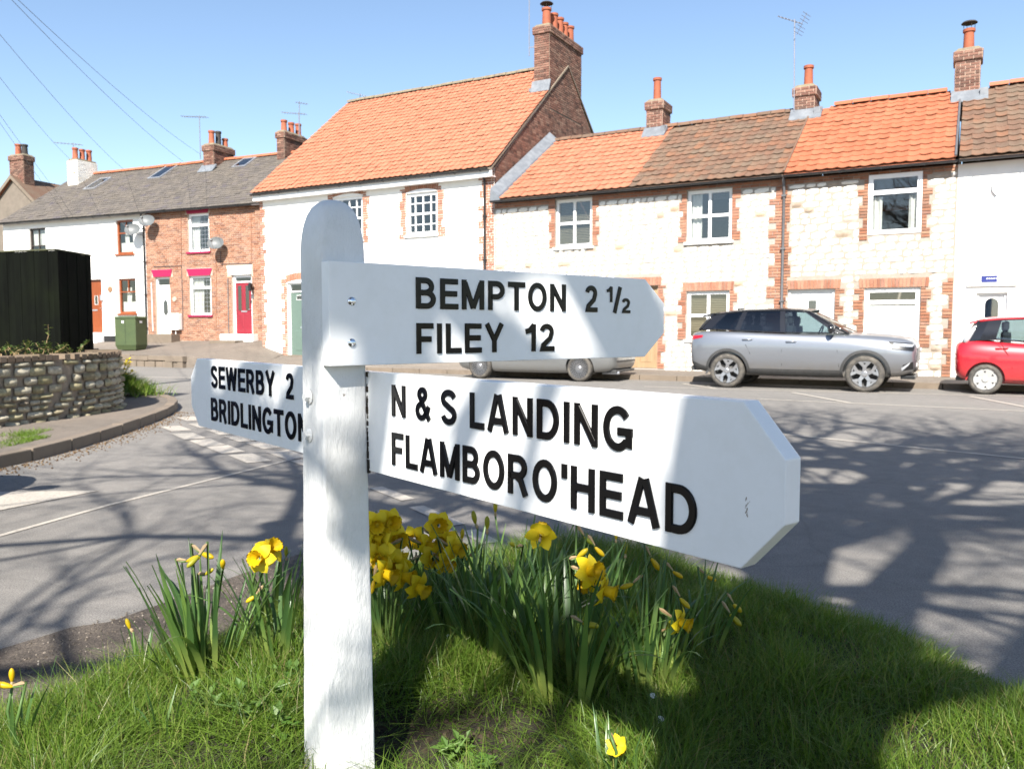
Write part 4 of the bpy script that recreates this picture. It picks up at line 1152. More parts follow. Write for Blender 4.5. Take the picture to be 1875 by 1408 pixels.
# lead valley against the tall gable
p = math.atan2(CZR - CZE, CYR - CYE)
MB().prism([(A0, CYE - .06, CZE - .02), (A0 + .34, CYE - .06, CZE - .02), (A0 + .34, CYR, CZR - .02), (A0, CYR, CZR - .02)], [(A0 + .03, CYE - .06, CZE + .34), (A0 + .30, CYE - .06, CZE + .10), (A0 + .30, CYR, CZR + .10), (A0 + .03, CYR, CZR + .34)]).build('flashing', 'lead', rf, fix=True)
gutter(ca, A0 + .02, A1 - .01, CYE - .05, CZE - .03)
s0, s1, zt = ch_box(1184, 1213, 3.25, 186)
ch = chimney(ca, FR, s0, s1, 3.25, 4.0, 6.9, zt, [((s0 + s1) / 2 - .02, 3.55, .72, .12)], 'brick_brown', seed=3, mortar='mortar_pale')
skirt(ch, s0, s1, 3.25, 4.0)
downpipe(ca, FR.at(1436, 440)[0] - .02, 0, .13, CZE - .1, 'pipe_grey')

cb = thing('stone_cottage', 'whitewashed stone cottage with bright orange roof behind the silver SUV', 'house', FR, (10.2, 0, .13))
b1 = FR.rect(1590, 318, 1688, 428); b2 = FR.rect(1582, 527, 1684, 636); b3 = FR.rect(1441, 530, 1527, 672)
holes = [b1, b2, b3]
wb = front_wall(cb, 'mortar_tan', A1 + .002, A2, 0, 4.94, holes, extra=lambda mb: shell(mb, A1 + .002, A2, 0, 4.94, 7.35, CYR, CD))
zones = quoins(A1 + .01, 1, .13, 4.9, .10, .16) + brick_jambs(b1, .13, .22, below=.12) + brick_jambs(b2, .13, .22) + quoins(b3[1], 1, b3[2], b3[3], .12, .22)
zones += quoins(A2 - .01, -1, .13, 2.4, .10, .2)
arches = [(b2[0] - .12, b2[1] + .16, b2[3], b2[3] + .235), (b3[0] - .0, b3[1] + .12, b3[3], b3[3] + .235)]
lay_bricks(fill_bricks(zones + [(A1 + .01, A2, 4.80, 4.93)], holes + arches, seed=22), 'front', 0, FR, wb, 'brick_red', 300, .020)
for q in arches: arch_bricks(wb, q[0], q[1], q[2] + .005, .225, 'brick_orange', FR, proud=.02)
st = fill_stones((A1 + .02, A2 - .02, .10, 4.79), holes + zones + arches, .12, .19, .18, .46, 37)
lay_stones(st, 0, FR, wb, 'stone_cream', 300, .045)
window(cb, b1, rails=(.70,), bw=.10, fw=.10, y=-.02, sill=None, curtain=[('curtain', .08, .26, .06, .64), ('curtain', .76, .92, .06, .64)], glass='glass')
wbl = window(cb, b2, rails=(.76,), bw=.10, fw=.10, y=.05, sill='upvc')
MB().box(b2[0] + .102, b2[1] - .102, .088, .10, b2[2] + .102, b2[2] + (b2[3] - b2[2]) * .70).build('blind', 'upvc', wbl)
panel_door(cb, b3, 'upvc', lights=[(.42, .62, .76, .89, 'rect')], label='white front door with one small square pane')
rf = cottage_roof(cb, A1 + .02, A2 - .06, lambda s, t: 'tile_orange', 300, 'tile_orange', 'tile_orange', skip=lambda s, y: (s < 8.95 and y > 3.35) or (s > 11.75 and y > 3.35), tw=.24, tl=.33)
ridge_tiles(rf, A1 + .62, A2 - .35, CYR, CZR + .08, 'tile_orange', .12, .45)
gutter(cb, A1 + .012, A2 - .01, CYE - .05, CZE - .03)
MB().tube([(A1 + .02, CYE - .05, CZE + .07), (A1 + .02, CYR - .3, CZR - .12)], .028, 8).build('verge_trim', 'tile_brown', rf)
MB().tube([(A2 - .05, CYE - .05, CZE + .07), (A2 - .05, CYR - .3, CZR - .12)], .028, 8).build('verge_trim', 'pipe_grey', rf)
s0, s1, zt = ch_box(1454, 1491, 3.2, 160)
ch = chimney(cb, FR, s0, s1, 3.2, 4.0, 6.9, zt, [((s0 + s1) / 2 + .05, 3.5, .60, .125)], 'brick_brown', seed=4, mortar='mortar_pale')
skirt(ch, s0, s1, 3.2, 4.0, .22)

cc = thing('rendered_cottage', 'plain white rendered cottage with mossy brown roof behind the red car', 'house', FR, (15.5, 0, .13))
c1 = FR.rect(1785, 536, 1842, 690)
A3 = 19.0
c2 = (14.2, 15.4, 3.2, 4.6); c3 = (15.2, 16.4, .95, 2.3)
wc = front_wall(cc, 'render_white', A2 + .002, A3, 0, 4.94, [c1, c2, c3], extra=lambda mb: shell(mb, A2 + .002, A3, 0, 4.94, 7.35, CYR, CD))
panel_door(cc, c1, 'upvc', lights=[(.22, .80, .70, .97, 'arch')], label='white front door with an arched leaded pane')
window(cc, c2, rails=(.7,), bw=.08, fw=.08, sill='upvc', curtain=[('curtain', .05, .25, .05, .65)])
window(cc, c3, rails=(.7,), bw=.08, fw=.08, sill='upvc')
r = FR.rect(1770, 518, 1862, 524); MB().box(r[0], r[1], -.05, -.001, r[2], r[3]).build('door_hood', 'render_white', cc)
r = FR.rect(1797, 505, 1826, 517); sb = MB().box(r[0], r[1], -.02, -.002, r[2], r[3]).build('name_plate', 'sign_blue', cc)
mb = MB()
for k in range(6): mb.box(r[0] + .10 + k * .045, r[0] + .125 + k * .045, -.022, -.0205, (r[2] + r[3]) / 2 - .006, (r[2] + r[3]) / 2 + .022)
mb.build('plate_lettering', 'upvc', sb)
r = FR.rect(1815, 336, 1833, 358)
MB().prism([(r[0], -.07, r[3]), (r[1], -.07, r[3]), (r[1] - .02, -.07, r[2] + .1), ((r[0] + r[1]) / 2, -.07, r[2]), (r[0] + .02, -.07, r[2] + .1)], [(r[0], -.002, r[3]), (r[1], -.002, r[3]), (r[1] - .02, -.002, r[2] + .1), ((r[0] + r[1]) / 2, -.002, r[2]), (r[0] + .02, -.002, r[2] + .1)]).build('alarm_box', 'upvc', cc, fix=True)
rf = cottage_roof(cc, A2 + .02, A3, lambda s, t: 'tile_brown', 300, 'tile_brown', skip=lambda s, y: s < 12.75 and y > 3.2, tw=.24, tl=.33)
ridge_tiles(rf, A2 + .6, A3, CYR, CZR + .08, 'tile_pale', .12, .45)
gutter(cc, A2 + .012, A3, CYE - .05, CZE - .03)
s0, s1, zt = ch_box(1747, 1792, 3.1, 93)
ch = chimney(cc, FR, s0, s1, 3.1, 3.7, 6.7, zt, [((s0 + s1) / 2, 3.4, .56, .13, 'pot', True)], 'brick_brown', seed=5, mortar='mortar_pale')
skirt(ch, s0, s1, 3.1, 3.7, .2)

# ---------------------------------------------------------------- brick and white terrace on the left
LYE, LZE, LYR, LZR, LD = -0.2, 5.82, 3.7, 8.46, 7.4
def slates(parent, s0, s1, seed, frame=FL):
    pitch = math.atan2(LZR - LZE, LYR - LYE); slope = math.hypot(LZR - LZE, LYR - LYE); cp, sp = math.cos(pitch), math.sin(pitch)
    rr = random.Random(seed); mb = MB(); g = .2; n = round(slope / g); g = slope / n
    for j in range(n):
        s = s0 - (.13 if j % 2 else 0)
        while s < s1 - .02:
            a, b = max(s, s0), min(s + .26, s1); s += .26
            if b - a < .04: continue
            t0, t1 = j * g, j * g + g * 1.35; lift = .022 + rr.uniform(0, .010); tilt = rr.uniform(-.008, .008)
            if rr.random() < .03: lift += .012; t0 -= rr.uniform(0, .05)
            def P(u, t, h): return (u, LYE - .03 + t * cp - h * sp, LZE + t * sp + h * cp)
            mb.hexa([P(a + .004, t0, lift - .009), P(b - .004, t0 + tilt, lift - .009), P(b - .004, t1, .002), P(a + .004, t1, .002), P(a + .004, t0, lift), P(b - .004, t0 + tilt, lift), P(b - .004, t1, .010), P(a + .004, t1, .010)], rr.random() + 1e-4)
    o = mb.build('slate_courses', 'slate', parent); o['kind'] = 'stuff'
def roof_window(parent, frame, px0, py0, px1, py1):
    """sloping roof light set in the slates; corners found on the slope"""
    n = Vector((0, -(LZR - LZE), LYR - LYE)).normalized()
    def hit(px, py):
        d = ray(px, py); dl = Vector((d.dot(frame.r), d.dot(frame.b), d.z)); cpos = Vector(((camo.location - frame.o).dot(frame.r), (camo.location - frame.o).dot(frame.b), CAM_Z))
        q = Vector((0, LYE, LZE)); t = n.dot(q - cpos) / n.dot(dl); p = cpos + dl * t
        return p.x, (p - q).dot(Vector((0, LYR - LYE, LZR - LZE)).normalized())
    a = hit(px0, (py0 + py1) / 2); b = hit(px1, (py0 + py1) / 2); c = hit((px0 + px1) / 2, py1); d = hit((px0 + px1) / 2, py0)
    sm, sw, t0, t1 = (a[0] + b[0]) / 2, .36, c[1] + .1, d[1] - .1
    if t1 - t0 < .5: t0, t1 = (t0 + t1) / 2 - .4, (t0 + t1) / 2 + .4
    up = Vector((0, LYR - LYE, LZR - LZE)).normalized()
    def P(u, t, h): return Vector((u, LYE, LZE)) + up * t + n * h
    mb = MB()
    for (u0, u1, v0, v1) in ((sm - sw, sm - sw + .07, t0, t1), (sm + sw - .07, sm + sw, t0, t1), (sm - sw + .07, sm + sw - .07, t0, t0 + .07), (sm - sw + .07, sm + sw - .07, t1 - .07, t1)):
        mb.hexa([P(u0, v0, .01), P(u1, v0, .01), P(u1, v1, .01), P(u0, v1, .01), P(u0, v0, .09), P(u1, v0, .09), P(u1, v1, .09), P(u0, v1, .09)])
    w = mb.build('roof_window', 'metal_grey', parent)
    g = MB(); g.face([P(sm - sw + .07, t0 + .07, .075), P(sm + sw - .07, t0 + .07, .075), P(sm + sw - .07, t1 - .07, .075), P(sm - sw + .07, t1 - .07, .075)]); g.build('pane', 'sky_glass', w)
B0, B1, W0 = -5.45, 0.6, -13.84
bh = thing('brick_house', 'red brick terraced house with pink lintels and a red front door', 'house', FL, (-2.6, 0, .8))
d1 = FL.rect(285, 508, 312, 611); d2 = FL.rect(425, 503, 462, 612); v1_ = FL.rect(344, 391, 383, 461); v2_ = FL.rect(347, 505, 387, 577)
holes = [d1, d2, v1_, v2_]
wl = front_wall(bh, 'mortar_pale', B0, B1, .3, 5.80, holes, extra=lambda mb: shell(mb, B0, B1, .3, 5.80, 8.38, LYR, LD))
lints = [FL.rect(278, 494, 316, 507), FL.rect(339, 379, 384, 391), FL.rect(342, 492, 389, 505), FL.rect(416, 487, 463, 503)]
lay_bricks(fill_bricks([(B0, B1, .8, 5.78)], holes + lints, seed=41, joint=.019), 'front', 0, FL, wl, 'brick_red', 0, .012)
for r, mt in zip(lints, ('paint_pink', 'paint_pink', 'paint_pink', 'upvc')):
    a, b, c, d = r; k = (b - a) * .09
    MB().prism([(a + k, -.03, c), (b - k, -.03, c), (b, -.03, d), (a, -.03, d)], [(a + k, .05, c), (b - k, .05, c), (b, .05, d), (a, .05, d)]).build('lintel', mt, bh, fix=True)
for r, cu in ((v1_, [('curtain', .06, .42, .05, .95)]), (v2_, [('curtain', .06, .5, .05, .95), ('curtain', .78, .95, .05, .6)])):
    w = window(bh, r, rails=(.70,), bw=.09, fw=.085, sill='paint_pink', curtain=cu)
    ld = MB()
    a, b, c, d = r
    for i in range(1, 7): ld.box(a + (b - a) * i / 7 - .005, a + (b - a) * i / 7 + .005, .102, .1045, c + .09, d - .09)
    for i in range(1, 9): ld.box(a + .09, b - .09, .1046, .106, c + (d - c) * i / 9 - .005, c + (d - c) * i / 9 + .005)
    ld.build('leaded_lattice', 'metal_grey', w)
panel_door(bh, d1, 'upvc', fan=.30, lights=[(.36, .74, .36, .74, 'hex')], label='white front door with a long hexagonal pane', letter=False, panels=False)
panel_door(bh, d2, 'door_red', fan=.24, lights=[(.12, .36, .46, .94, 'rect'), (.60, .84, .46, .94, 'rect')], label='red front door with two tall panes', fw=.10)
r = FL.rect(413, 612, 473, 622); MB().box(r[0], r[1], -.30, .05, .75, r[3]).build('door_step', 'upvc', bh, bevel=.012)
r = FL.rect(410, 622, 460, 632); MB().box(r[0], r[1] - .1, -.75, -.28, .6, r[3] - .02).build('door_step', 'concrete', bh, bevel=.012)
r = FL.rect(280, 612, 330, 626); MB().box(r[0], r[1], -.45, .05, .6, r[3]).build('door_step', 'concrete', bh, bevel=.012)
r = FL.rect(316, 574, 334, 604); MB().box(r[0], r[1], -.20, -.012, r[2], r[3]).build('meter_box', 'upvc', bh, bevel=.012)
MB().tube([((r[0] + r[1]) / 2, -.1, r[2]), ((r[0] + r[1]) / 2, -.1, .85)], .018, 6).build('meter_pipe', 'upvc', bh)
x, z = FL.at(320, 548); MB().lathe([(.0, -.04), (.09, -.04), (.10, -.015), (.10, -.005)], (x, 0, z), 16, 'y').build('vent', 'mortar_pale', bh)
x, z = FL.at(464, 528)
mb = MB(); mb.box(x - .05, x + .05, -.22, -.10, z - .10, z + .10); mb.prism([(x - .08, -.24, z + .10), (x + .08, -.24, z + .10), (x + .08, -.08, z + .10), (x - .08, -.08, z + .10)], [(x - .02, -.18, z + .2), (x + .02, -.18, z + .2), (x + .02, -.14, z + .2), (x - .02, -.14, z + .2)]); mb.box(x - .015, x + .015, -.16, -.012, z - .14, z - .11)
mb.build('wall_lantern', 'plastic_black', bh)
x, z = FL.at(463, 543); MB().box(x - .06, x + .06, -.03, -.012, z - .09, z + .07).build('number_plate', 'dish', bh)
x, z = FL.at(461, 553); MB().box(x - .02, x + .02, -.05, -.012, z - .07, z + .07).build('door_bell', 'plastic_black', bh)
# surface cables and thin pipes on the brick
def wall_cable(pxs, mt='cable', rad=.012):
    MB().tube([(FL.at(a, b)[0], -.025, FL.at(a, b)[1]) for a, b in pxs], rad, 5).build('wall_cable', mt, bh)
wall_cable([(282, 489), (333, 487), (335, 545), (336, 605)])
wall_cable([(405, 460), (405, 484), (462, 483)])
wall_cable([(418, 510), (420, 622)], 'pipe_grey', .02)
wall_cable([(278, 518), (281, 606)], 'upvc', .02)
wall_cable([(397, 468), (396, 600)], 'brick_red', .012)
wall_cable([(332, 392), (333, 485)], 'brick_red', .012)
wall_cable([(460, 392), (461, 484)], 'brick_red', .012)
rf = roof_slab(bh, 'slate', B0, B1, LYE, LZE, LYR, LZR, LD - LYE, LZE)
slates(rf, B0, B1, 51)
ridge_tiles(rf, B0, B1, LYR, LZR + .07, 'tile_orange', .12, .45, frame=FL)
roof_window(rf, FL, 437, 292, 459, 309)
gutter(bh, B0, B1 - .5, LYE - .04, LZE - .02)
def stack(parent, px0, px1, px2, y0, ptop, pots, zlow, mt, seed, h, corbel=True, mortar='mortar_dark'):
    s0, s1 = FL.at(px0, 270, y0)[0], FL.at(px1, 270, y0)[0]; y1 = y_for(FL, s1, px2)
    zt = FL.at((px0 + px1) / 2, ptop, y0)[1]; n = len(pots)
    pl = [((s0 + s1) / 2, y0 + (y1 - y0) * (k + .5) / n, h * sc, .12, m_) for k, (sc, m_) in enumerate(pots)]
    return chimney(parent, FL, s0, s1, y0, y1, zlow, zt, pl, mt, corbel, 0, seed=seed, mortar=mortar), s0, s1, y1, zt
ch, s0, s1, y1, zt = stack(bh, 372, 391, 436, 3.0, 266, [(1.05, 'pot'), (1.15, 'pot_black'), (.75, 'pot')], 7.6, 'brick_brown', 61, .55)
MB().prism([(s0 - .1, 2.72, 7.86), (s1 + .15, 2.72, 7.86), (s1 + .15, 3.02, 8.12), (s0 - .1, 3.02, 8.12)], [(s0 - .1, 2.72, 7.88), (s1 + .15, 2.72, 7.88), (s1 + .15, 3.0, 8.2), (s0 - .1, 3.0, 8.2)]).build('flashing', 'lead', ch, fix=True)
ch, s0, s1, y1, zt = stack(bh, 507, 521, 566, 3.2, 242, [(.9, 'pot'), (.9, 'pot'), (1.0, 'pot')], 7.6, 'brick_brown', 62, .52)

wh = thing('white_terraced_house', 'white painted terraced house with brown windows and long slate roof', 'house', FL, (-9.6, 0, .7))
u1 = FL.rect(213, 403, 244, 465); u2 = FL.rect(217, 510, 249, 574); u3 = FL.rect(54, 418, 84, 482); u4 = FL.rect(150, 512, 187, 610)
holes = [u1, u2, u3, u4]
ww_ = front_wall(wh, 'render_white', W0, B0 - .002, .3, 5.80, holes, extra=lambda mb: shell(mb, W0, B0 - .002, .3, 5.80, 8.38, LYR, LD))
for r in (u1, u2): window(wh, r, 'wood_brown', rails=(.62,), bw=.05, fw=.075, bars=(), sill='wood_brown', curtain=[('curtain', .05, .95, .04, .34), ('curtain', .3, .55, .34, .75)])
for r in (u1, u2):
    MB().box((r[0] + r[1]) / 2 - .02, (r[0] + r[1]) / 2 + .02, .072, .13, r[2] + (r[3] - r[2]) * .62 + .025, r[3] - .075).build('glazing_bar', 'wood_brown', wh)
window(wh, u3, 'frame_dark', bars=(.5,), rails=(.5,), bw=.035, fw=.06, sill='upvc', curtain=[('curtain', .06, .94, .5, .95)])
panel_door(wh, u4, 'wood_brown', frame='wood_brown', lights=[(.55, .72, .55, .72, 'rect')], label='brown timber front door')
x, z = FL.at(202, 530); MB().prism([(x + .13 * math.cos(math.pi * (k + .5) / 4), -.03, z + .13 * math.sin(math.pi * (k + .5) / 4)) for k in range(8)], [(x + .13 * math.cos(math.pi * (k + .5) / 4), -.002, z + .13 * math.sin(math.pi * (k + .5) / 4)) for k in range(8)]).build('plaque', 'plaque', wh, fix=True)
x, z = FL.at(188, 545); MB().box(x - .05, x + .05, -.10, -.002, z - .12, z + .1).build('door_lamp', 'metal_grey', wh)
r = FL.rect(168, 609, 191, 626); MB().box(r[0] - .2, r[1], -.40, .05, .4, r[3]).build('door_step', 'upvc', wh, bevel=.02)
MB().box(FL.at(190, 615)[0], B0 - .02, -.012, .0, .4, .98).build('plinth', 'plastic_black', wh)
rf = roof_slab(wh, 'slate', W0 - .06, B0 - .004, LYE, LZE, LYR, LZR, LD - LYE, LZE)
slates(rf, W0 - .06, B0 - .004, 52)
ridge_tiles(rf, W0 + .9, B0, LYR, LZR + .07, 'tile_orange', .12, .45, frame=FL)
roof_window(rf, FL, 283, 305, 319, 329)
roof_window(rf, FL, 160, 329, 199, 349)
gutter(wh, W0, B0 - .01, LYE - .04, LZE - .02)
downpipe(wh, FL.at(264, 420)[0] + .02, 0, .8, LZE - .1)
ch, s0, s1, y1, zt = stack(wh, 122, 140, 190, 2.75, 294, [(.9, 'pot'), (.9, 'pot'), (.95, 'pot')], 7.4, 'stone_limewash', 63, .6, corbel=False, mortar='render_white')

# far house end-on at the left edge
FF = Frame((-25.8, 43.0), -20.0)
fh = thing('far_house', 'grey rendered house end with short brick chimney at far left', 'house', FF, (0, 0, .6))
mb = MB(); HW, EH, RH = 3.6, 5.9, 9.05
pf = [(-HW, 0, 0), (HW, 0, 0), (HW, 0, EH), (0, 0, RH), (-HW, 0, EH)]
mb.prism(pf[::-1], [(a, 9, c) for a, b, c in pf][::-1])
mb.build('wall', 'render_grey', fh, fix=True)
for sd in (1, -1):
    m2 = MB(); m2.prism([(sd * (HW + .3), -.15, EH - .26), (0, -.15, RH + .02), (0, -.15, RH + .12), (sd * (HW + .3), -.15, EH - .16)], [(sd * (HW + .3), 9.2, EH - .26), (0, 9.2, RH + .02), (0, 9.2, RH + .12), (sd * (HW + .3), 9.2, EH - .16)])
    rfo = m2.build('roof', 'tile_brown' if sd > 0 else 'tile_orange', fh, fix=True)
    m3 = MB()
    m3.prism([(sd * (HW + .3), -.19, EH - .30), (0, -.19, RH - .05), (0, -.19, RH + .15), (sd * (HW + .3), -.19, EH - .10)], [(sd * (HW + .3), -.152, EH - .30), (0, -.152, RH - .05), (0, -.152, RH + .15), (sd * (HW + .3), -.152, EH - .10)])
    m3.build('verge', 'concrete', rfo, fix=True)
chimney(fh, FF, -.55, .45, .25, .85, 8.2, 10.25, [(-.25, .55, .6, .15), (.2, .55, .55, .15, 'pot_black')], 'brick_brown', seed=71)
# ================================================================== CORNER WALL, FENCE, STREET FURNITURE
rr = random.Random(17)
WP = resample([(-8.2, 2.0), (-6.9, 5.6), (-6.1, 8.2), (-5.79, 9.3), (-5.54, 10.3), (-5.47, 10.9), (-5.55, 11.5), (-5.82, 12.15), (-6.3, 12.75), (-7.0, 13.35), (-8, 14.0), (-12, 16.3)], 0.05)
WT = 0.84
cw = thing('stone_wall', 'low curving field-stone garden wall topped with brick on the corner', 'wall', FW, (-6.1, 11.0, 0.1))
mb = MB(); sec = []
for i, p in enumerate(WP[::4]):
    k = min(i * 4, len(WP) - 2); t = (WP[k + 1] - WP[k]).normalized(); nrm = Vector((t.y, -t.x, 0))
    a, b = p - nrm * .026, p - nrm * .36
    sec.append([(a.x, a.y, .02), (a.x, a.y, WT), (b.x, b.y, WT), (b.x, b.y, .02)])
mb.grid(sec, closed=True)
mat_pieces('coping', [(0, (0.10, 0.07, 0.05)), (0.5, (0.16, 0.115, 0.08)), (1, (0.20, 0.15, 0.11))], grime=(0.12, 0.11, 0.06), gscale=3, gamt=.5)
mat('wall_mortar', (0.235, 0.19, 0.145), .95, .25, 12, .6, 50)
core = mb.build('wall_core', 'wall_mortar', cw, fix=True)
tot = (len(WP) - 1) * .05; i0 = next(i for i, p in enumerate(WP) if p.y > 7.6); i1 = next(i for i, p in enumerate(WP) if p.x < -7.4 and p.y > 13)
u0, u1 = i0 * .05, i1 * .05
for (a, b, c, d) in fill_stones((u0, u1, .05, WT - .01), [], .06, .115, .10, .27, 77):
    k = min(len(WP) - 2, int((a + b) / 2 / .05)); t = (WP[k + 1] - WP[k]).normalized()
    p = WP[k]; w, h = (b - a) - .012, (d - c) - .010
    low = c < .2
    # local -y of the stone points outwards: outward normal is (t.y,-t.x) so rotate so that local x runs along t
    place('stone', stone_data(rr.randrange(7), 'stone_field'), core, (p.x, p.y, (c + d) / 2), (rr.uniform(-.12, .12), rr.uniform(-.07, .07), math.atan2(t.y, t.x)), (w * rr.uniform(.95, 1.06), rr.uniform(.03, .065) * (1.4 if low else 1), h * rr.uniform(.92, 1.06)))
cb_me = MB().box(-.5, .5, -.5, .5, 0, 1).mesh('coping_brick', fix=True); cb_me.materials.append(M['coping'])
k = i0
while k < i1:
    t = (WP[k + 1] - WP[k]).normalized(); nrm = Vector((t.y, -t.x, 0)); p = WP[k] - nrm * .16
    place('coping_brick', cb_me, core, (p.x, p.y, WT), (rr.uniform(-.03, .03), rr.uniform(-.03, .03), math.atan2(t.y, t.x)), (.092, .36, .062 + rr.uniform(-.01, .01))); k += 2

fence = thing('board_fence', 'tall black-stained board fence standing behind the corner stone wall', 'fence', FW, (-6.64, 12.0, 0.1))
FT = 2.36
def fence_run(a, b):
    a, b = Vector((*a, 0)), Vector((*b, 0)); t = (b - a); L = t.length; t.normalize(); q = Vector((-t.y, t.x, 0)); n = max(1, round(L / .135)); w = L / n
    me = {}
    for i in range(n):
        c = a + t * (i + .5) * w + q * (.002 if i % 2 else -.002)
        m2 = MB(); top = FT + rr.uniform(-.006, .006)
        m2.obox((c.x, c.y, (top + .1) / 2), t * (w / 2 - .0007), q * .011, (0, 0, (top - .1) / 2)); m2.build('board', 'fence_black', fence)
    c = (a + b) / 2
    m2 = MB(); m2.obox((c.x, c.y, FT + .012), t * (L / 2 + .01), q * .022, (0, 0, .010)); m2.build('capping_rail', 'moss', fence)
fence_run((-11.2, 13.62), (-6.64, 12.0)); fence_run((-6.64, 12.02), (-6.62, 12.95)); fence_run((-6.64, 12.97), (-11.2, 14.6))
for x, y in ((-6.62, 11.96), (-8.9, 12.86)): MB().box(x - .04, x + .04, y - .0, y + .08, .1, FT - .01).build('post', 'fence_black', fence)

def leafy(name, label, cat, base, stems, nleaf, size, mt, seed, group=None, stem_mt='spathe'):
    """small plant: thin stems carrying many little leaves"""
    r2 = random.Random(seed); t = thing(name, label, cat, FW, base, group)
    sm, lm = MB(), MB()
    for dx, dy, h in stems:
        b = Vector(base) + Vector((dx * .3, dy * .3, 0)); e = Vector(base) + Vector((dx, dy, h)); m = (b + e) / 2 + Vector((r2.uniform(-.05, .05), r2.uniform(-.05, .05), h * .15))
        sm.tube([b, m, e], [.006, .004, .002], 5)
        for _ in range(nleaf):
            s = r2.uniform(.15, 1); p = b.lerp(m, s * 2) if s < .5 else m.lerp(e, s * 2 - 1)
            a = r2.uniform(0, 6.28); el = r2.uniform(-.3, .9); d = Vector((math.cos(a) * math.cos(el), math.sin(a) * math.cos(el), math.sin(el))); q = d.cross(Vector((0, 0, 1))).normalized(); L = size * r2.uniform(.6, 1.4)
            u = d.cross(q) * L * .12
            lm.face([p, p + d * L * .5 + q * L * .3 - u, p + d * L, p + d * L * .5 - q * L * .3 - u], r2.random() + 1e-4)
    sm.build('stem', stem_mt, t); o = lm.build('foliage', mt, t); o['kind'] = 'stuff'
    return t
for k, (px, py, sp) in enumerate(((45, 640, .35), (75, 636, .3), (108, 638, .3), (135, 640, .25), (170, 644, .2))):
    k2 = random.Random(k); Yd = 10.2 + k * .25; p = at_depth(px, py, Yd)
    leafy('bramble', ['straggly bramble at the left end of the wall top', 'low bramble on the wall top left of the tall sprig', 'tall bramble sprig against the black fence', 'small bramble below the fence corner', 'dry bramble right of the black fence on the wall'][k], 'plant', (p.x - .25, p.y, WT + .02), [(k2.uniform(-sp, sp), k2.uniform(-.1, .1), k2.uniform(.06, .22)) for _ in range(7)] + ([(.12, 0, .42)] if k == 2 else []), 16, .05, 'hedge_leaf', k + 3, 'brambles on the stone wall')
leafy('wall_plant', 'yellow flowered plant sprouting beside the end of the stone wall', 'plant', (-6.05, 12.65, .5), [(rr.uniform(0, .25), rr.uniform(-.1, .1), rr.uniform(.02, .28)) for _ in range(9)], 12, .045, 'petal', 91, stem_mt='daffodil_stem')

# green telecom cabinet on the raised pavement
gx = FR.w(-14.7, -1.75); p0 = at_depth(241, 638, 29.6)
cabz = 0.50
cab = thing('street_cabinet', 'green metal street cabinet in front of the white terraced house', 'cabinet', Frame((p0.x, p0.y), -18), (0, 0, cabz))
W2, D2, H2 = .46, .28, 1.20
mb = MB(); mb.prism([(-W2 * .86, -D2 * .8, cabz), (W2 * .86, -D2 * .8, cabz), (W2 * .86, D2 * .8, cabz), (-W2 * .86, D2 * .8, cabz)], [(-W2, -D2, cabz + .16), (W2, -D2, cabz + .16), (W2, D2, cabz + .16), (-W2, D2, cabz + .16)])
mb.build('plinth', 'cabinet_green', cab, fix=True)
MB().box(-W2, W2, -D2, D2, cabz + .161, cabz + H2 - .06).build('body', 'cabinet_green', cab, bevel=.015)
MB().prism([(-W2 - .03, -D2 - .03, cabz + H2 - .06), (W2 + .03, -D2 - .03, cabz + H2 - .06), (W2 + .03, D2 + .03, cabz + H2 - .06), (-W2 - .03, D2 + .03, cabz + H2 - .06)], [(-W2, -D2, cabz + H2), (W2, -D2, cabz + H2), (W2, D2, cabz + H2), (-W2, D2, cabz + H2)]).build('lid', 'cabinet_green', cab, fix=True)
MB().box(-.004, .004, -D2 - .003, -D2 + .01, cabz + .2, cabz + H2 - .1).build('door_seam', 'plastic_black', cab)
for x in (-.10,): MB().box(x - .05, x + .05, -D2 - .004, -D2 - .001, cabz + H2 - .24, cabz + H2 - .16).build('sticker', 'upvc', cab)
MB().box(W2 + .001, W2 + .004, -.08, .04, cabz + H2 - .24, cabz + H2 - .16).build('sticker', 'upvc', cab)

# satellite dishes
def dish(px, py, label, scale=1.0):
    s, z = FL.at(px, py, -.38); t = thing('satellite_dish', label, 'satellite dish', FL, (s, 0, z - .2), 'satellite dishes on the terrace')
    ax = Vector((.35, -.85, .42)).normalized(); u = ax.cross(Vector((0, 0, 1))).normalized(); v = u.cross(ax)
    c = Vector((s, -.38, z)); rows = []
    for k in range(6):
        r = .30 * scale * k / 5; row = []
        for q in range(20): w = 2 * math.pi * q / 20; row.append(c + u * r * math.cos(w) * 1.05 + v * r * math.sin(w) * .85 + ax * (.09 * (k / 5) ** 2 - .05))
        rows.append(row)
    MB().grid(rows, closed=True).build('reflector', 'dish', t, smooth=True)
    MB().tube([c - ax * .05, (s + .06, -.22, z - .16), (s + .06, -.002, z - .16)], .018, 6).build('bracket', 'metal_grey', t)
    MB().tube([c - v * .26, c - v * .30 + ax * .2, c + ax * .42 - v * .12], .012, 6).build('feed_arm', 'metal_grey', t)
    MB().obox(c + ax * .42 - v * .11, u * .03, v * .03, ax * .05).build('feed_horn', 'dish', t)
dish(243, 421, 'grey satellite dish on white wall beside the brown upper window')
dish(269, 405, 'grey satellite dish under the eaves at the brick and white join')
dish(395, 446, 'grey satellite dish on brick wall right of the upper window')

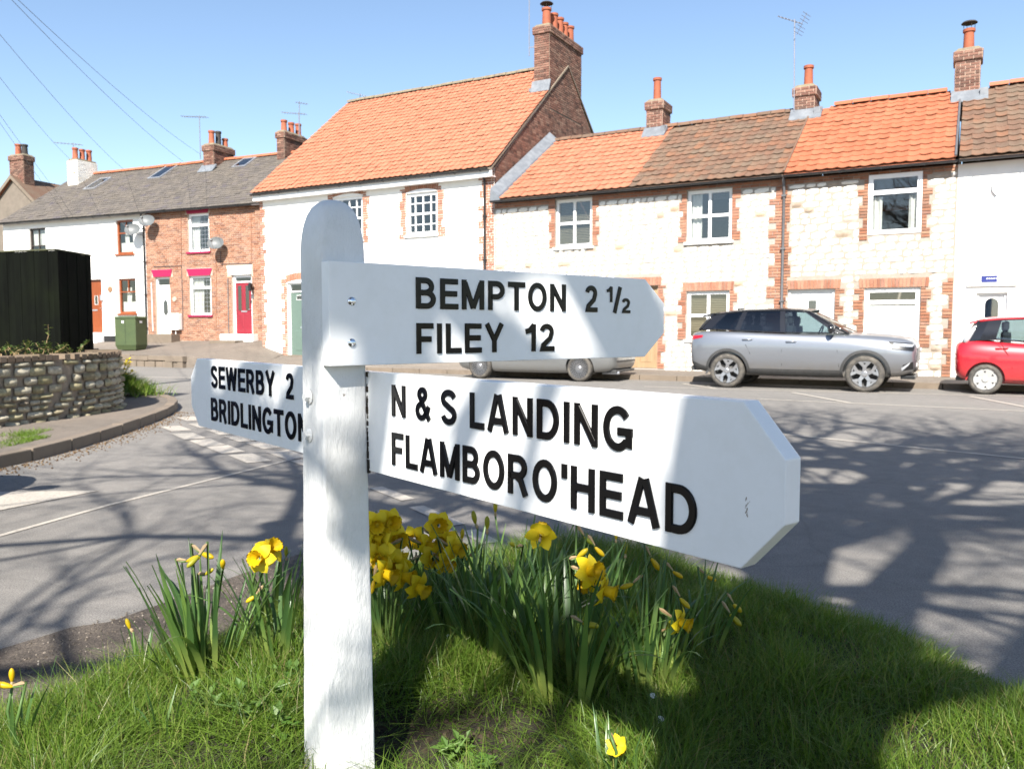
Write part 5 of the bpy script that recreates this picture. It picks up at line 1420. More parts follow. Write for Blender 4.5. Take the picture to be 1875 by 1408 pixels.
# TV aerials
def aerial(foot, top, boomdir, label, n=9, boom=1.1, el=.34, tilt=0.0, reflector=False, bracket=None):
    foot, top = Vector(foot), Vector(top); t = thing('television_aerial', label, 'aerial', FW, tuple(foot), 'television aerials on the chimneys')
    MB().tube([foot, top], .019, 6).build('mast', 'aerial', t)
    d = Vector(boomdir).normalized(); side = d.cross(Vector((0, 0, 1))).normalized(); up = side.cross(d)
    h = top - Vector((0, 0, .06)); a, b = h - d * boom * .3, h + d * boom * .7
    bm_ = MB().tube([a, b], .013, 6).build('boom', 'aerial', t)
    for k in range(n):
        c = a.lerp(b, (k + .3) / n)
        MB().tube([c - side * el / 2, c + side * el / 2], .007, 5).build('element', 'aerial', t)
    if reflector:
        for s_ in (-1, 1):
            for k in range(3): c = a + up * s_ * (.08 + .09 * k) - d * .02; MB().tube([c - side * .26, c + side * .26], .007, 5).build('element', 'aerial', t)
            MB().tube([a, a + up * s_ * .3], .008, 5).build('element', 'aerial', t)
    if bracket: MB().tube([bracket[0], bracket[1]], .015, 5).build('bracket', 'metal_grey', t)
def P3(fr, px, py, y): s, z = fr.at(px, py, y); return fr.w(s, y, z)
aerial(P3(FL, 367, 292, 2.9), P3(FL, 365, 212, 2.9), (-1, .3, .1), 'tall aerial left of the three-pot brick chimney', 10, 1.3)
aerial(P3(FL, 548, 250, 3.6), P3(FL, 548, 186, 3.6), (.9, .4, -.05), 'aerial above the three-pot chimney beside the orange roof', 5, .5)
aerial(P3(FL, 548, 248, 3.7), P3(FL, 547, 206, 3.7), (-1, .2, .12), 'lower aerial above the three-pot chimney beside the orange roof', 9, 1.1)
aerial(P3(FL, 134, 300, 3.0), P3(FL, 134, 262, 3.0), (-1, .1, .10), 'long aerial on the white rendered chimney', 8, 1.4)
aerial(P3(FR, 655, 200, 9.5), P3(FR, 660, 172, 9.5), (-1, .15, .25), 'aerial peeping over the ridge of the big orange roof', 7, 1.0)
aerial(P3(FR, 969, 103, 3.6), P3(FR, 969, -40, 3.6), (-1, .3, 0), 'thin mast on the tall five-pot gable chimney', 8, 1.0, bracket=(P3(FR, 968, 88, 3.6), P3(FR, 980, 86, 3.66)))
aerial(P3(FR, 1454, 205, 3.15), P3(FR, 1455, 36, 3.15), (-.75, .7, .55), 'tall lattice-like mast and aerial beside the small brick chimney', 7, .8, .3, reflector=True, bracket=(P3(FR, 1454, 170, 3.15), P3(FR, 1460, 170, 3.25)))

# telegraph pole out to the left and its wires
pole = thing('telegraph_pole', 'timber telegraph pole at the left carrying wires to the terrace', 'pole', FW, (-9.1, 12.3, .1))
MB().tube([(-9.1, 12.3, 0), (-9.1, 12.3, 7.7)], [.14, .10], 12).build('shaft', 'bark', pole, smooth=True)
MB().box(-9.7, -8.5, 12.24, 12.36, 7.1, 7.22).build('cross_arm', 'bark', pole)
def wire(dx, dz, end, label, sag=.25):
    a = Vector((-9.1 + dx, 12.3, 7.3 + dz)); b = Vector(end); pts = [a.lerp(b, k / 14) - Vector((0, 0, sag * 4 * (k / 14) * (1 - k / 14))) for k in range(15)]
    o = MB().tube(pts, .0055, 5).build('overhead_wire', 'cable'); tag(o, label, 'wire', 'wires across the sky at the left')
wire(.55, 0, P3(FL, 366, 282, 2.95), 'overhead wire ending at the three-pot brick chimney')
wire(.45, .15, P3(FL, 335, 296, 3.0), 'overhead wire ending just left of the three-pot brick chimney')
wire(.1, .1, P3(FL, 228, 312, 3.6), 'overhead wire ending on the slate ridge right of the white chimney')
wire(-.2, .1, P3(FL, 128, 292, 2.8), 'overhead wire ending at the white rendered chimney')
wire(-.4, .0, P3(FL, 104, 352, 1.6), 'overhead wire ending on the slate roof left of the white chimney', .1)
wire(-.5, .12, P3(FL, 95, 358, 1.4), 'leftmost overhead wire ending low on the slate roof', .1)

# speed-limit roundel just peeping in at the left edge
rs = thing('road_sign', 'red-ringed round road sign peeping in at left edge above the fence', 'road sign', FW, (-10.25, 15.9, .1))
MB().tube([(-10.25, 15.9, .1), (-10.25, 15.9, 3.1)], .038, 10).build('pole', 'pipe_grey', rs)
mb = MB(); mb.lathe([(.001, -.05), (.30, -.05), (.30, -.045)], (-10.25, 15.9, 2.78), 28, 'y'); mb.build('disc', 'upvc', rs)
mb = MB(); mb.lathe([(.235, -.053), (.298, -.053)], (-10.25, 15.9, 2.78), 28, 'y'); mb.build('ring', 'red_paint', rs)

# ================================================================== SIGNPOST
e1 = Vector((math.sin(R_(50.6)), math.cos(R_(50.6)), 0)); e2 = Vector((-e1.y, e1.x, 0))
PC = Vector((-0.415, 1.907, 0)); PH = .055
zbase = gz(PC.x, PC.y) - .10
sp = thing('signpost', 'white painted timber signpost with pointed black-lettered direction boards', 'signpost', FW, (PC.x, PC.y, zbase))
rows = []; zt = 1.497; z = zbase - .15; rr2 = random.Random(2)
def ring(z, h, c):
    pts = []
    for q, (sx, sy) in enumerate(((1, 1), (-1, 1), (-1, -1), (1, -1))):
        for k in range(5):
            a = math.pi / 2 * (q + k / 4); pts.append((sx * (h - c) + c * math.cos(a), sy * (h - c) + c * math.sin(a)))
    return [tuple(PC + e1 * (a + rr2.uniform(-.0006, .0006)) + e2 * (b + rr2.uniform(-.0006, .0006)) + Vector((0, 0, z))) for a, b in pts]
while z < 1.385:
    h = PH + .0085 * max(0, min(1, (1.05 - z) / .9)); rows.append(ring(z, h, .007)); z += .025
for k in range(15):
    a = k / 14 * math.pi / 2; hk = max(.003, PH * math.cos(a) ** .56); rows.append(ring(1.385 + (zt - 1.385) * math.sin(a), hk, min(hk * .98, .007 + .020 * (k / 14))))
mb = MB(); mb.grid(rows, closed=True); mb.face(rows[-1])
post = mb.build('post', 'post_paint', sp, fix=True, smooth=True); smooth_by_angle(post, 60)

class Board:
    def __init__(self, o, eu, en, dfront): self.o, self.eu, self.en, self.df = Vector(o), eu, en, dfront
    def P(self, u, v, d): return self.o + self.eu * u + Vector((0, 0, v)) + self.en * (self.df + d)
    def hit(self, px, py):
        d = ray(px, py); c = camo.location; q = self.P(0, 0, 0); t = self.en.dot(q - c) / self.en.dot(d); p = c + d * t
        return (p - self.o).dot(self.eu), p.z
TH = .036
bo1 = Board(PC - e2 * (PH + .001), e1, -e2, TH)
bo2 = Board(PC + e1 * (PH + .001), -e2, -e1, 0.0)
def make_board(b, outline, label):
    mb = MB(); mb.prism([b.P(u, v, -TH) for u, v in outline][::-1], [b.P(u, v, 0) for u, v in outline][::-1])
    return mb.build('sign_arm', 'board_white', sp, label=label, bevel=.0022)
u0 = bo1.hit(603, 575)[0]; u1 = bo1.hit(1181, 580)[0]; u2 = bo1.hit(1216, 583)[0]
V0, V1 = 1.121, 1.352
vm = (V0 + V1) / 2
arm1 = make_board(bo1, [(u0, V0), (u1, V0), (u2, vm - .045), (u2, vm + .045), (u1, V1), (u0, V1)], 'short single board pointing right')
w0, w1_ = bo2.hit(350, 715)[0], bo2.hit(362, 715)[0]; w2_, w3_ = bo2.hit(1359, 880)[0], bo2.hit(1438, 895)[0]
Q0, Q1 = .873, 1.104; qm = (Q0 + Q1) / 2
arm2 = make_board(bo2, [(w0, qm - .05), (w1_, Q0), (w2_, Q0), (w3_, qm - .043), (w3_, qm + .043), (w2_, Q1), (w1_, Q1), (w0, qm + .05)], 'long double-ended board pointing to viewer and left')

# ---- raised lettering drawn as strokes
def arc(cx, cy, rx, ry, a0, a1, n=14): return [(cx + rx * math.cos(R_(a0 + (a1 - a0) * i / n)), cy + ry * math.sin(R_(a0 + (a1 - a0) * i / n))) for i in range(n + 1)]
T_ = .172; h_ = T_ / 2
def glyph(c):
    if c == 'I': return .165, [[(h_, 0), (h_, 1)]]
    if c == 'L': w = .50; return w, [[(h_, 1), (h_, h_), (w, h_)]]
    if c == 'F': w = .52; return w, [[(h_, 0), (h_, 1 - h_), (w, 1 - h_)], [(h_, .48), (w * .88, .48)]]
    if c == 'E': w = .56; return w, [[(w * .98, 1 - h_), (h_, 1 - h_), (h_, h_), (w, h_)], [(h_, .51), (w * .93, .51)]]
    if c == 'T': w = .58; return w, [[(0, 1 - h_), (w, 1 - h_)], [(w / 2, 0), (w / 2, 1 - h_)]]
    if c == 'H': w = .62; return w, [[(h_, 0), (h_, 1)], [(w - h_, 0), (w - h_, 1)], [(h_, .52), (w - h_, .52)]]
    if c == 'N': w = .62; return w, [[(h_, 0), (h_, 1)], [(w - h_, 0), (w - h_, 1)], [(h_ * 1.25, .89), (w - h_ * 1.25, .11)]]
    if c == 'M': w = .74; return w, [[(h_, 0), (h_, 1)], [(w - h_, 0), (w - h_, 1)], [(h_ * 1.3, .90), (w / 2, .05)], [(w - h_ * 1.3, .90), (w / 2, .05)]]
    if c == 'A': w = .70; return w, [[(.075, 0), (w / 2 - .035, 1)], [(w - .075, 0), (w / 2 + .035, 1)], [(.17, .29), (w - .17, .29)]]
    if c == 'Y': w = .66; return w, [[(.075, 1), (w / 2, .42)], [(w - .075, 1), (w / 2, .42)], [(w / 2, 0), (w / 2, .46)]]
    if c == 'W': w = .92; return w, [[(.07, 1), (.245, 0)], [(.245, 0), (w / 2, 1)], [(w / 2, 1), (w - .245, 0)], [(w - .245, 0), (w - .07, 1)]]
    if c == 'O': w = .70; return w, [arc(w / 2, .5, w / 2 - h_, .5 - h_ + .012, 0, 360, 30)]
    if c == 'D': w = .64; return w, [[(h_, h_)] + [(w * .42, h_)] + arc(w * .42, .5, w * .58 - h_, .5 - h_, -90, 90, 16) + [(h_, 1 - h_), (h_, h_)], [(h_, 0), (h_, 1)]]
    if c == 'P': w = .58; r = (1 - h_ - .46) / 2; return w, [[(h_, 0), (h_, 1 - h_), (w - h_ - r * .9, 1 - h_)] + arc(w - h_ - r * .9, 1 - h_ - r, r * .9, r, 90, -90, 14) + [(h_, 1 - h_ - 2 * r)]]
    if c == 'R': w = .64; r = (1 - h_ - .48) / 2; return w, [[(h_, 0), (h_, 1 - h_), (w - .05 - h_ - r * .9, 1 - h_)] + arc(w - .05 - h_ - r * .9, 1 - h_ - r, r * .9, r, 90, -90, 14) + [(h_, 1 - h_ - 2 * r)], [(w * .45, .46), (w * .62, .38), (w - .095, 0)]]
    if c == 'B': w = .61; r1 = (1 - h_ - .52) / 2; r2 = (.52 - h_) / 2; return w, [[(h_, 0), (h_, 1 - h_), (w - .05 - h_ - r1 * .9, 1 - h_)] + arc(w - .05 - h_ - r1 * .9, 1 - h_ - r1, r1 * .9, r1, 90, -90, 12) + [(h_, .52)], [(h_, .52), (w - h_ - r2 * .9, .52)] + arc(w - h_ - r2 * .9, .52 - r2, r2 * .9, r2, 90, -90, 14) + [(h_, h_)]]
    if c == 'G': w = .70; return w, [arc(w / 2, .5, w / 2 - h_, .5 - h_ + .012, 38, 312, 26) + [(w - h_, .17), (w - h_, .44)], [(w * .52, .44), (w, .44)]]
    if c == 'S': w = .60; return w, [arc(w / 2, .735, w / 2 - h_, .265 - h_ + .012, 15, 235, 16)[:-1] + [(w * .40, .545), (w * .60, .465)] + arc(w / 2, .272, w / 2 - h_, .272 - h_ + .012, 50, -168, 16)]
    if c == '2': w = .52; return w, [arc(w / 2, .715, w / 2 - h_, .285 - h_ + .006, 170, -20, 16) + [(w * .72, .47), (w * .26, .22), (h_ * 1.25, h_), (w, h_)]]
    if c == '1': w = .36; return w, [[(w - h_, 0), (w - h_, 1)], [(.0, .72), (.14, .77), (w - h_, .96)]]
    if c == '/': w = .34; return w, [[(.05, -.02), (w - .05, 1.02)]]
    if c == "'": w = .15; return w, [[(h_, .66), (h_, 1)]]
    if c == '&': w = .72; return w, [[(w - .06, .02), (.24, .66)] + arc(.33, .785, .155, .145, 205, -60, 16) + [(.30, .56)] + arc(.285, .285, .205, .21, 105, 330, 14) + [(.58, .28), (.64, .44)]]
def ribbon(mb, pts, hw, ht, f):
    """one stroke: flat foot, bevelled shoulders, mitred corners"""
    pts = [p for i, p in enumerate(pts) if i == 0 or math.dist(p, pts[i - 1]) > 1e-4]
    closed = len(pts) > 3 and math.dist(pts[0], pts[-1]) < 1e-6
    if closed: pts = pts[:-1]
    n = len(pts); rows = []
    for i, p in enumerate(pts):
        a = pts[i - 1] if (i or closed) else None; b = pts[(i + 1) % n] if (i < n - 1 or closed) else None
        ds = []
        for q, r in ((a, p), (p, b)):
            if q is None or r is None: continue
            L = math.dist(q, r) or 1e-6; ds.append(((r[0] - q[0]) / L, (r[1] - q[1]) / L))
        nx = -sum(d[1] for d in ds); ny = sum(d[0] for d in ds); L = math.hypot(nx, ny) or 1; nx /= L; ny /= L
        c = max(.6, abs(nx * -ds[0][1] + ny * ds[0][0])); nx /= c; ny /= c
        rows.append([f(p[0] - nx * hw, p[1] - ny * hw, 0), f(p[0] - nx * hw * .95, p[1] - ny * hw * .95, ht * .75), f(p[0] - nx * hw * .80, p[1] - ny * hw * .80, ht), f(p[0] + nx * hw * .80, p[1] + ny * hw * .80, ht), f(p[0] + nx * hw * .95, p[1] + ny * hw * .95, ht * .75), f(p[0] + nx * hw, p[1] + ny * hw, 0)])
    if closed: rows.append(rows[0])
    mb.grid(rows)
    if not closed: mb.face(rows[0]); mb.face(rows[-1][::-1])
def write(b, arm, text, pxl, yt, yb, pxr, v=None, gap=.11):
    """one word: left edge, cap line and base line measured at its first letter, right edge at its last"""
    ym = (yt + yb) / 2; ua, vt = b.hit(pxl, yt); _, vb = b.hit(pxl, yb); ub = b.hit(pxr, ym)[0] if not isinstance(pxr, float) else pxr
    if v: vb, vt = v
    H = vt - vb; gl = [glyph(c) for c in text]; tot = sum(g[0] for g in gl) + gap * (len(gl) - 1)
    k = (ub - ua) / (tot * H); x = 0
    for (w, strokes), ch_ in zip(gl, text):
        mb = MB(); dd = 0
        for st in strokes:
            # stroke weight kept even: widths squeezed with the word, heights not
            ribbon(mb, [((x + a) * k, c_) for a, c_ in st], h_ * (.62 + .38 * k), .0034 / H + dd, lambda a, c_, d: b.P(ua + a * H, vb + c_ * H, d * H + .0002)); dd += .004
        mb.build('letter', 'letter_black', arm)
        x += w + gap
L1 = (bo1.hit(760, 565)[1], bo1.hit(760, 508)[1]); L2 = (bo1.hit(761, 648)[1], bo1.hit(761, 592)[1])
write(bo1, arm1, 'BEMPTON', 760, 508, 565, 1036, L1)
write(bo1, arm1, '2', 1071, 520, 568, 1093, L1)
hh = L1[1] - L1[0]
write(bo1, arm1, '1', 1111, 525, 560, 1121, (L1[0] + hh * .40, L1[0] + hh * 1.0))
write(bo1, arm1, '/', 1123, 525, 568, 1137, (L1[0], L1[0] + hh * .98))
write(bo1, arm1, '2', 1138, 540, 568, 1153, (L1[0] - hh * .01, L1[0] + hh * .56))
write(bo1, arm1, 'FILEY', 761, 592, 648, 922, L2)
write(bo1, arm1, '12', 962, 592, 642, 1014, L2)
K1 = (bo2.hit(718, 761)[1], bo2.hit(718, 704)[1]); K2 = (bo2.hit(718, 850)[1], bo2.hit(718, 791)[1])
write(bo2, arm2, 'N', 718, 704, 761, 744, K1)
write(bo2, arm2, '&', 762, 706, 766, 789, K1)
write(bo2, arm2, 'S', 808, 710, 772, 837, K1)
write(bo2, arm2, 'LANDING', 861, 715, 782, 1160, K1)
write(bo2, arm2, "FLAMBORO'HEAD", 718, 791, 850, 1280, K2, gap=.10)
J1 = (bo2.hit(388, 709)[1], bo2.hit(388, 670)[1]); J2 = (bo2.hit(388, 769)[1], bo2.hit(388, 728)[1])
write(bo2, arm2, 'SEWERBY', 387, 670, 709, 504, J1)
write(bo2, arm2, '2', 524, 684, 727, 538, J1)
write(bo2, arm2, 'BRIDLINGTON', 387, 730, 770, 566, J2, gap=.10)
def dome(b, u, v, r, h, mt, parent, name='bolt', d0=0.0):
    c = b.P(u, v, d0); mb = MB(); rows = []
    for k in range(8):
        a = k / 7 * math.pi / 2; rows.append([c + b.eu * r * math.cos(a) * math.cos(w) + Vector((0, 0, r * math.cos(a) * math.sin(w))) + b.en * h * math.sin(a) for w in [2 * math.pi * q / 20 for q in range(20)]])
    mb.grid(rows, closed=True); return mb.build(name, mt, parent, smooth=True)
for py in (552, 628): u, v = bo1.hit(644, py); dome(bo1, u, v, .0105, .006, 'bolt', arm1)
mat('scuff', (0.30, 0.25, 0.21), 0.8, .2, 200)
# weathering: a rusty scuff on the long board, dirt packed in the joint behind it
mb = MB(); wr = random.Random(8)
for k in range(16):
    u, v = bo2.hit(1369 + wr.uniform(-4, 4), 912 + k * 2.2); q = wr.uniform(.0003, .0011)
    mb.face([bo2.P(u - q, v - q * 1.5, .0004), bo2.P(u + q, v - q, .0004), bo2.P(u + q * .6, v + q * 2, .0004), bo2.P(u - q * .8, v + q, .0004)])
mb.build('scuff_mark', 'scuff', arm2)
mb = MB()
for k in range(34):
    v = Q0 + .002 + (Q1 - Q0) * k / 34 + wr.uniform(-.002, .002); q = wr.uniform(.0012, .0040) * (2.0 if k < 6 else 1); c = PC + e1 * (PH + .0015) - e2 * (PH - .0005 + wr.uniform(0, .002)) + Vector((0, 0, v))
    if wr.random() < .6: mb.obox(c, e1 * q * .6, e2 * q, (0, 0, q * 1.6))
mb.build('joint_dirt', 'soil', post)
lf = Board(PC - e1 * (PH + .002), -e2, -e1, 0.0)
for py in (727, 797):
    u, v = lf.hit(566, py); dome(lf, u, v, .017, .003, 'post_paint', post, 'washer'); 
    c = [lf.P(u + .010 * math.cos(math.pi * q / 3), v + .010 * math.sin(math.pi * q / 3), .002) for q in range(6)]; c2 = [p + lf.en * .011 for p in c]
    MB().prism(c, c2).build('nut', 'post_paint', post, fix=True)

# ================================================================== ROADSIDE TREE (its trunk stands just behind the viewer)
tree = thing('bare_tree', 'bare spring tree on the mound throwing branch shadows over road and signpost', 'tree', FW, (-.19, -1.61, .15))
tr = random.Random(29); branches = []
def in_view(p, m=1.12):
    d = p - camo.location
    if d.y < .15: return False
    y = d.y * math.cos(PITCH) - d.z * math.sin(PITCH); z = d.z * math.cos(PITCH) + d.y * math.sin(PITCH)
    return y > 0 and abs(d.x / y) < .625 * m and abs(z / y) < .4693 * m + .05
def grow(p, d, L, rad, lvl):
    pts, rads = [p.copy()], [rad]; n = 5; q = p.copy(); dd = d.copy()
    for k in range(n):
        dd = (dd + Vector((tr.gauss(0, .13), tr.gauss(0, .13), tr.gauss(.02, .10)))).normalized(); q = q + dd * (L / n)
        if in_view(q): break
        pts.append(q.copy()); rads.append(rad * (1 - .42 * (k + 1) / n))
    if len(pts) < 2: return
    branches.append((lvl, pts, rads))
    if lvl >= 5: return
    nc = {0: 0, 1: 5, 2: 6, 3: 5, 4: 3}[lvl]
    for c in range(nc):
        t = tr.uniform(.3, 1.0) if c else 1.0; i = min(len(pts) - 1, max(1, int(t * (len(pts) - 1) + .5)))
        ax = Vector((tr.gauss(0, 1), tr.gauss(0, 1), tr.gauss(0, .6))).normalized(); bd = (dd + ax * tr.uniform(.45, .95)).normalized(); bd.z = bd.z * .75 + .12
        grow(pts[i], bd.normalized(), L * tr.uniform(.52, .78), max(.004, rads[i] * tr.uniform(.45, .66)), lvl + 1)
TSEED = 300
SN = Vector((SUN_TO.y, -SUN_TO.x, 0))
def tpt(n, s, h): return SN * n + SUN_TO * (s - 1.62) + Vector((0, 0, h))
base = tpt(.10, 0, .05)
tp = [tpt(.10 + .022 * k + .02 * math.sin(k), .02 * math.cos(2 * k), .05 + .5 * k) for k in range(8)]
MB().tube(tp, [.46, .36, .31, .29, .275, .27, .27, .26], 18).build('trunk', 'bark', tree, smooth=True)
def limb(nodes, r0, r1, kids, L, rr_, first=1, seed=0):
    tr.seed(seed + TSEED)
    pts = [tpt(*q) for q in nodes]; n = len(pts); rads = [r0 + (r1 - r0) * k / (n - 1) for k in range(n)]
    branches.append((1, pts, rads))
    for k in range(first, n):
        for c in range(kids):
            a = tr.uniform(0, 6.283); d = Vector((math.cos(a), math.sin(a), tr.uniform(.05, .7))).normalized()
            p = pts[k - 1].lerp(pts[k], tr.uniform(.3, 1)); grow(p, d, L * tr.uniform(.75, 1.2), rr_ * tr.uniform(.7, 1.15), 2)
limb([(.26, 0, 3.4), (.42, 0, 4.2), (.55, 0, 5.0), (.71, 0, 5.85), (.95, 0, 7.3), (1.2, 0, 9.0)], .24, .10, 7, 2.4, .095, 4, seed=7)
limb([(.26, 0, 3.3), (.70, 0, 4.2), (1.05, 0, 5.0), (1.50, 0, 5.85), (1.75, 0, 7.0), (1.9, 0, 8.6)], .17, .08, 7, 2.4, .09, 4, seed=14)
limb([(.22, 0, 4.3), (-.15, 0, 5.0), (-.45, 0, 4.78), (-.72, 0, 4.40), (-1.1, 0, 4.25), (-1.7, .1, 4.7), (-2.4, .1, 5.6)], .15, .07, 3, 2.2, .065, 5, seed=21)
limb([(-.15, 0, 5.0), (-.40, 0, 4.95), (-.56, 0, 4.55), (-.62, 0, 4.15), (-.70, -.05, 3.8)], .09, .04, 1, .7, .025, 3, seed=28)
limb([(.2, 0, 4.5), (-.9, .3, 5.3), (-1.9, .5, 5.8), (-2.9, .5, 6.3), (-3.7, .4, 6.8)], .10, .045, 3, 1.7, .045, 2, seed=35)
limb([(.25, 0, 3.6), (1.2, -.4, 4.5), (2.1, -.1, 5.6), (3.1, .2, 6.6)], .12, .06, 4, 2.4, .065, 3, seed=42)
limb([(.22, 0, 3.8), (-.4, .8, 5.2), (-.9, 1.4, 6.6), (-1.3, 1.9, 8.0)], .12, .06, 3, 2.3, .065, seed=49)
limb([(.28, 0, 3.8), (1.0, .9, 5.4), (1.9, 1.5, 6.8), (2.6, 1.9, 8.2)], .13, .07, 4, 2.3, .08, seed=56)
for lo, hi, nm, ns in ((1, 2, 'limb', 8), (3, 3, 'branch', 6), (4, 5, 'twig', 4)):
    if nm == 'twig':
        mb = MB()
        for l, p, r in branches:
            if l >= lo: mb.tube(p, r, ns, cap=False)
        o = mb.build('crown', 'bark', tree, smooth=True); o['kind'] = 'stuff'
    else:
        sel = [b for b in branches if lo <= b[0] <= hi]
        for l, p, r in sel: MB().tube(p, r, ns).build(nm, 'bark', tree, smooth=True)

# ================================================================== DAFFODILS
dr = random.Random(23)
def leaf_mesh(k):
    r = random.Random(500 + k); n = 8; bend = r.uniform(.05, .55) if k < 8 else r.uniform(.9, 1.5); tw = r.uniform(-.6, .6); rows = []; al = []
    ang = r.uniform(.0, .12); x = z = 0.0
    for j in range(n + 1):
        t = j / n; w = .5 * (.6 + .75 * math.sin(math.pi * min(1, t * 1.05 + .12))) * (1 if t < .82 else max(.10, 1 - ((t - .82) / .18) ** 1.6))
        a = tw * t; c, s = math.cos(a), math.sin(a)
        rows.append([(x - w * .02 * s * 0, -w * c, z), (x + .12 * w * .06, 0, z), (x, w * c, z)]); al += [t, t, t]
        ang += bend / n * (.35 + 1.3 * t); x += math.sin(ang) / n; z += math.cos(ang) / n
    mb = MB(); rows = [[(p[0], p[1] * .046, p[2]) for p in row] for row in rows]
    for row in rows: row[1] = (row[1][0] - .006, row[1][1], row[1][2])
    mb.grid(rows); me = mb.mesh('leaf'); at = me.attributes.new('along', 'FLOAT', 'POINT'); at.data.foreach_set('value', al)
    me.materials.append(M['daffodil_leaf']); me.shade_smooth(); return me
LEAVES = [leaf_mesh(k) for k in range(12)]
def tepals():
    mb = MB()
    for k in range(6):
        a = k * math.pi / 3 + (.0 if k % 2 else .04); lift = .004 if k % 2 else 0; rows = []
        for j in range(6):
            t = j / 5; w = .0165 * math.sin(math.pi * min(1, t * .86 + .12)) ** .8 * (1 if t < .98 else .15); rad = .004 + .036 * t; z = lift + .006 * math.sin(math.pi * t) - .006 * t * t
            rows.append([(rad * math.cos(a) - q * math.sin(a), rad * math.sin(a) + q * math.cos(a), z + .002 * (abs(q) / .0165)) for q in (-w, -w * .5, 0, w * .5, w)])
        mb.grid(rows, dr.random() * .3)
    me = mb.mesh('flower'); me.materials.append(M['petal']); me.shade_smooth(); return me
def trumpet():
    n = 24; prof = [(.0085, 0), (.0115, .010), (.0125, .020), (.0145, .029), (.0185, .034), (.0205, .0355)]; rows = []
    for j, (r, z) in enumerate(prof): rows.append([((r + (.0016 * math.cos(9 * w) if j >= 4 else 0)) * math.cos(w), (r + (.0016 * math.cos(9 * w) if j >= 4 else 0)) * math.sin(w), z + (.0015 * math.sin(11 * w) if j >= 4 else 0)) for w in [2 * math.pi * q / n for q in range(n)]])
    rows += [[(x * .93, y * .93, z - .001) for x, y, z in rows[4]], [(x * .5, y * .5, .012) for x, y, z in rows[2]]]
    mb = MB(); mb.grid(rows, closed=True); me = mb.mesh('trumpet'); me.materials.append(M['trumpet']); me.shade_smooth(); return me
def bud_mesh():
    mb = MB(); mb.lathe([(.002, -.012), (.0065, -.004), (.010, .010), (.0115, .024), (.010, .036), (.006, .045), (.001, .049)], n=10); me = mb.mesh('bud'); me.materials.append(M['bud']); me.shade_smooth(); return me
FLM, TRM, BUD = tepals(), trumpet(), bud_mesh()
def clump(px, py, n, h, spread, label, flowers=(), z0=None, lean=(0, 0)):
    p = on_ground(px, py, .13); x, y = p.x, p.y; z = gz(x, y) if z0 is None else z0
    p = on_ground(px, py, z); x, y = p.x, p.y; z = gz(x, y)
    t = thing('daffodil_clump', label, 'daffodils', FW, (x, y, z), 'daffodil clumps on the mound')
    for k in range(int(n * 1.1)):
        a = dr.uniform(0, 6.283); rad = spread * .38 * math.sqrt(dr.random()); L = h * dr.uniform(.55, 1.12)
        out = dr.uniform(.02, .42) * (.4 + rad / (spread * .38)); me = LEAVES[dr.randrange(12) if dr.random() < .5 else dr.randrange(8)]
        bx, by = x + math.cos(a) * rad, y + math.sin(a) * rad
        place('leaf', me, t, (bx, by, gz(bx, by) - .015), (dr.uniform(-.12, .12) + lean[1], out * .7, a + dr.uniform(-.5, .5)), (L, L * dr.uniform(.6, 1.0) * .9, L))
    for f in flowers:
        fx, fy, kind = f[:3]; Yd = y + (f[3] if len(f) > 3 else dr.uniform(-.06, .06)); c = at_depth(fx, fy, Yd)
        b = Vector((x + dr.uniform(-.5, .5) * spread * .4, y + dr.uniform(-.4, .4) * spread * .3, z)); b = b.lerp(Vector((c.x, Yd, z)), .35)
        if kind == 'b': d = Vector((dr.uniform(-.6, .9), dr.uniform(-.6, .1), dr.uniform(-.5, .9))).normalized(); sc = dr.uniform(.6, .85)
        else: d = Vector((dr.uniform(-.9, 1.0), dr.uniform(-1, -.15), dr.uniform(-.35, .25))).normalized(); sc = dr.uniform(1.12, 1.4)
        if len(f) > 4: d = Vector(f[4]).normalized()
        if len(f) > 5: sc = f[5]
        q = d.to_track_quat('Z', 'Y').to_euler()
        back = c - d * .012 * sc; neck = c - d * .040 * sc + Vector((0, 0, .008))
        topp = neck + Vector((0, 0, .012)) - d * .012
        m = b.lerp(topp, .5) + Vector((dr.uniform(-.02, .02), dr.uniform(-.01, .01), .02))
        st_ = MB(); st_.tube([b, m, topp, neck, back], [.0042, .0038, .0034, .003, .0042], 6); st_.build('stem', 'daffodil_stem', t, smooth=True)
        s2 = MB(); s2.tube([topp + Vector((0, 0, -.004)), neck + Vector((0, 0, .006)), back + Vector((0, 0, .004))], [.002, .0055, .003], 5); s2.build('sheath', 'spathe', t)
        if kind == 'b': place('bud', BUD, t, c, q, (sc,) * 3)
        else:
            fl = place('flower', FLM, t, c, (q.x, q.y, q.z), (sc,) * 3)
            tt = bpy.data.objects.new('trumpet', TRM); tt.parent = fl; C.objects.link(tt)
F_, B_ = 'f', 'b'
clump(372, 1238, 46, .40, .26, 'leafy daffodil clump with buds standing left of the post', [(346, 1026, B_), (360, 1022, B_), (372, 1014, B_), (408, 1038, B_), (378, 1050, B_), (478, 1022, F_, .0, (-.2, -.9, .25)), (492, 1010, F_, .05, (.5, -.3, .5)), (466, 1092, B_, 0, (-.8, -.2, -.5))])
clump(258, 1228, 13, .24, .12, 'small sparse daffodil tuft at the gravel edge left of the buds', [(237, 1148, B_, 0, (-.3, 0, .9))])
clump(516, 1232, 26, .36, .20, 'daffodil leaves just left of the post', [])
clump(500, 1128, 34, .30, .26, 'dark daffodil leaves behind the post at its left', [(524, 1016, B_, 0, (0, 0, 1))])
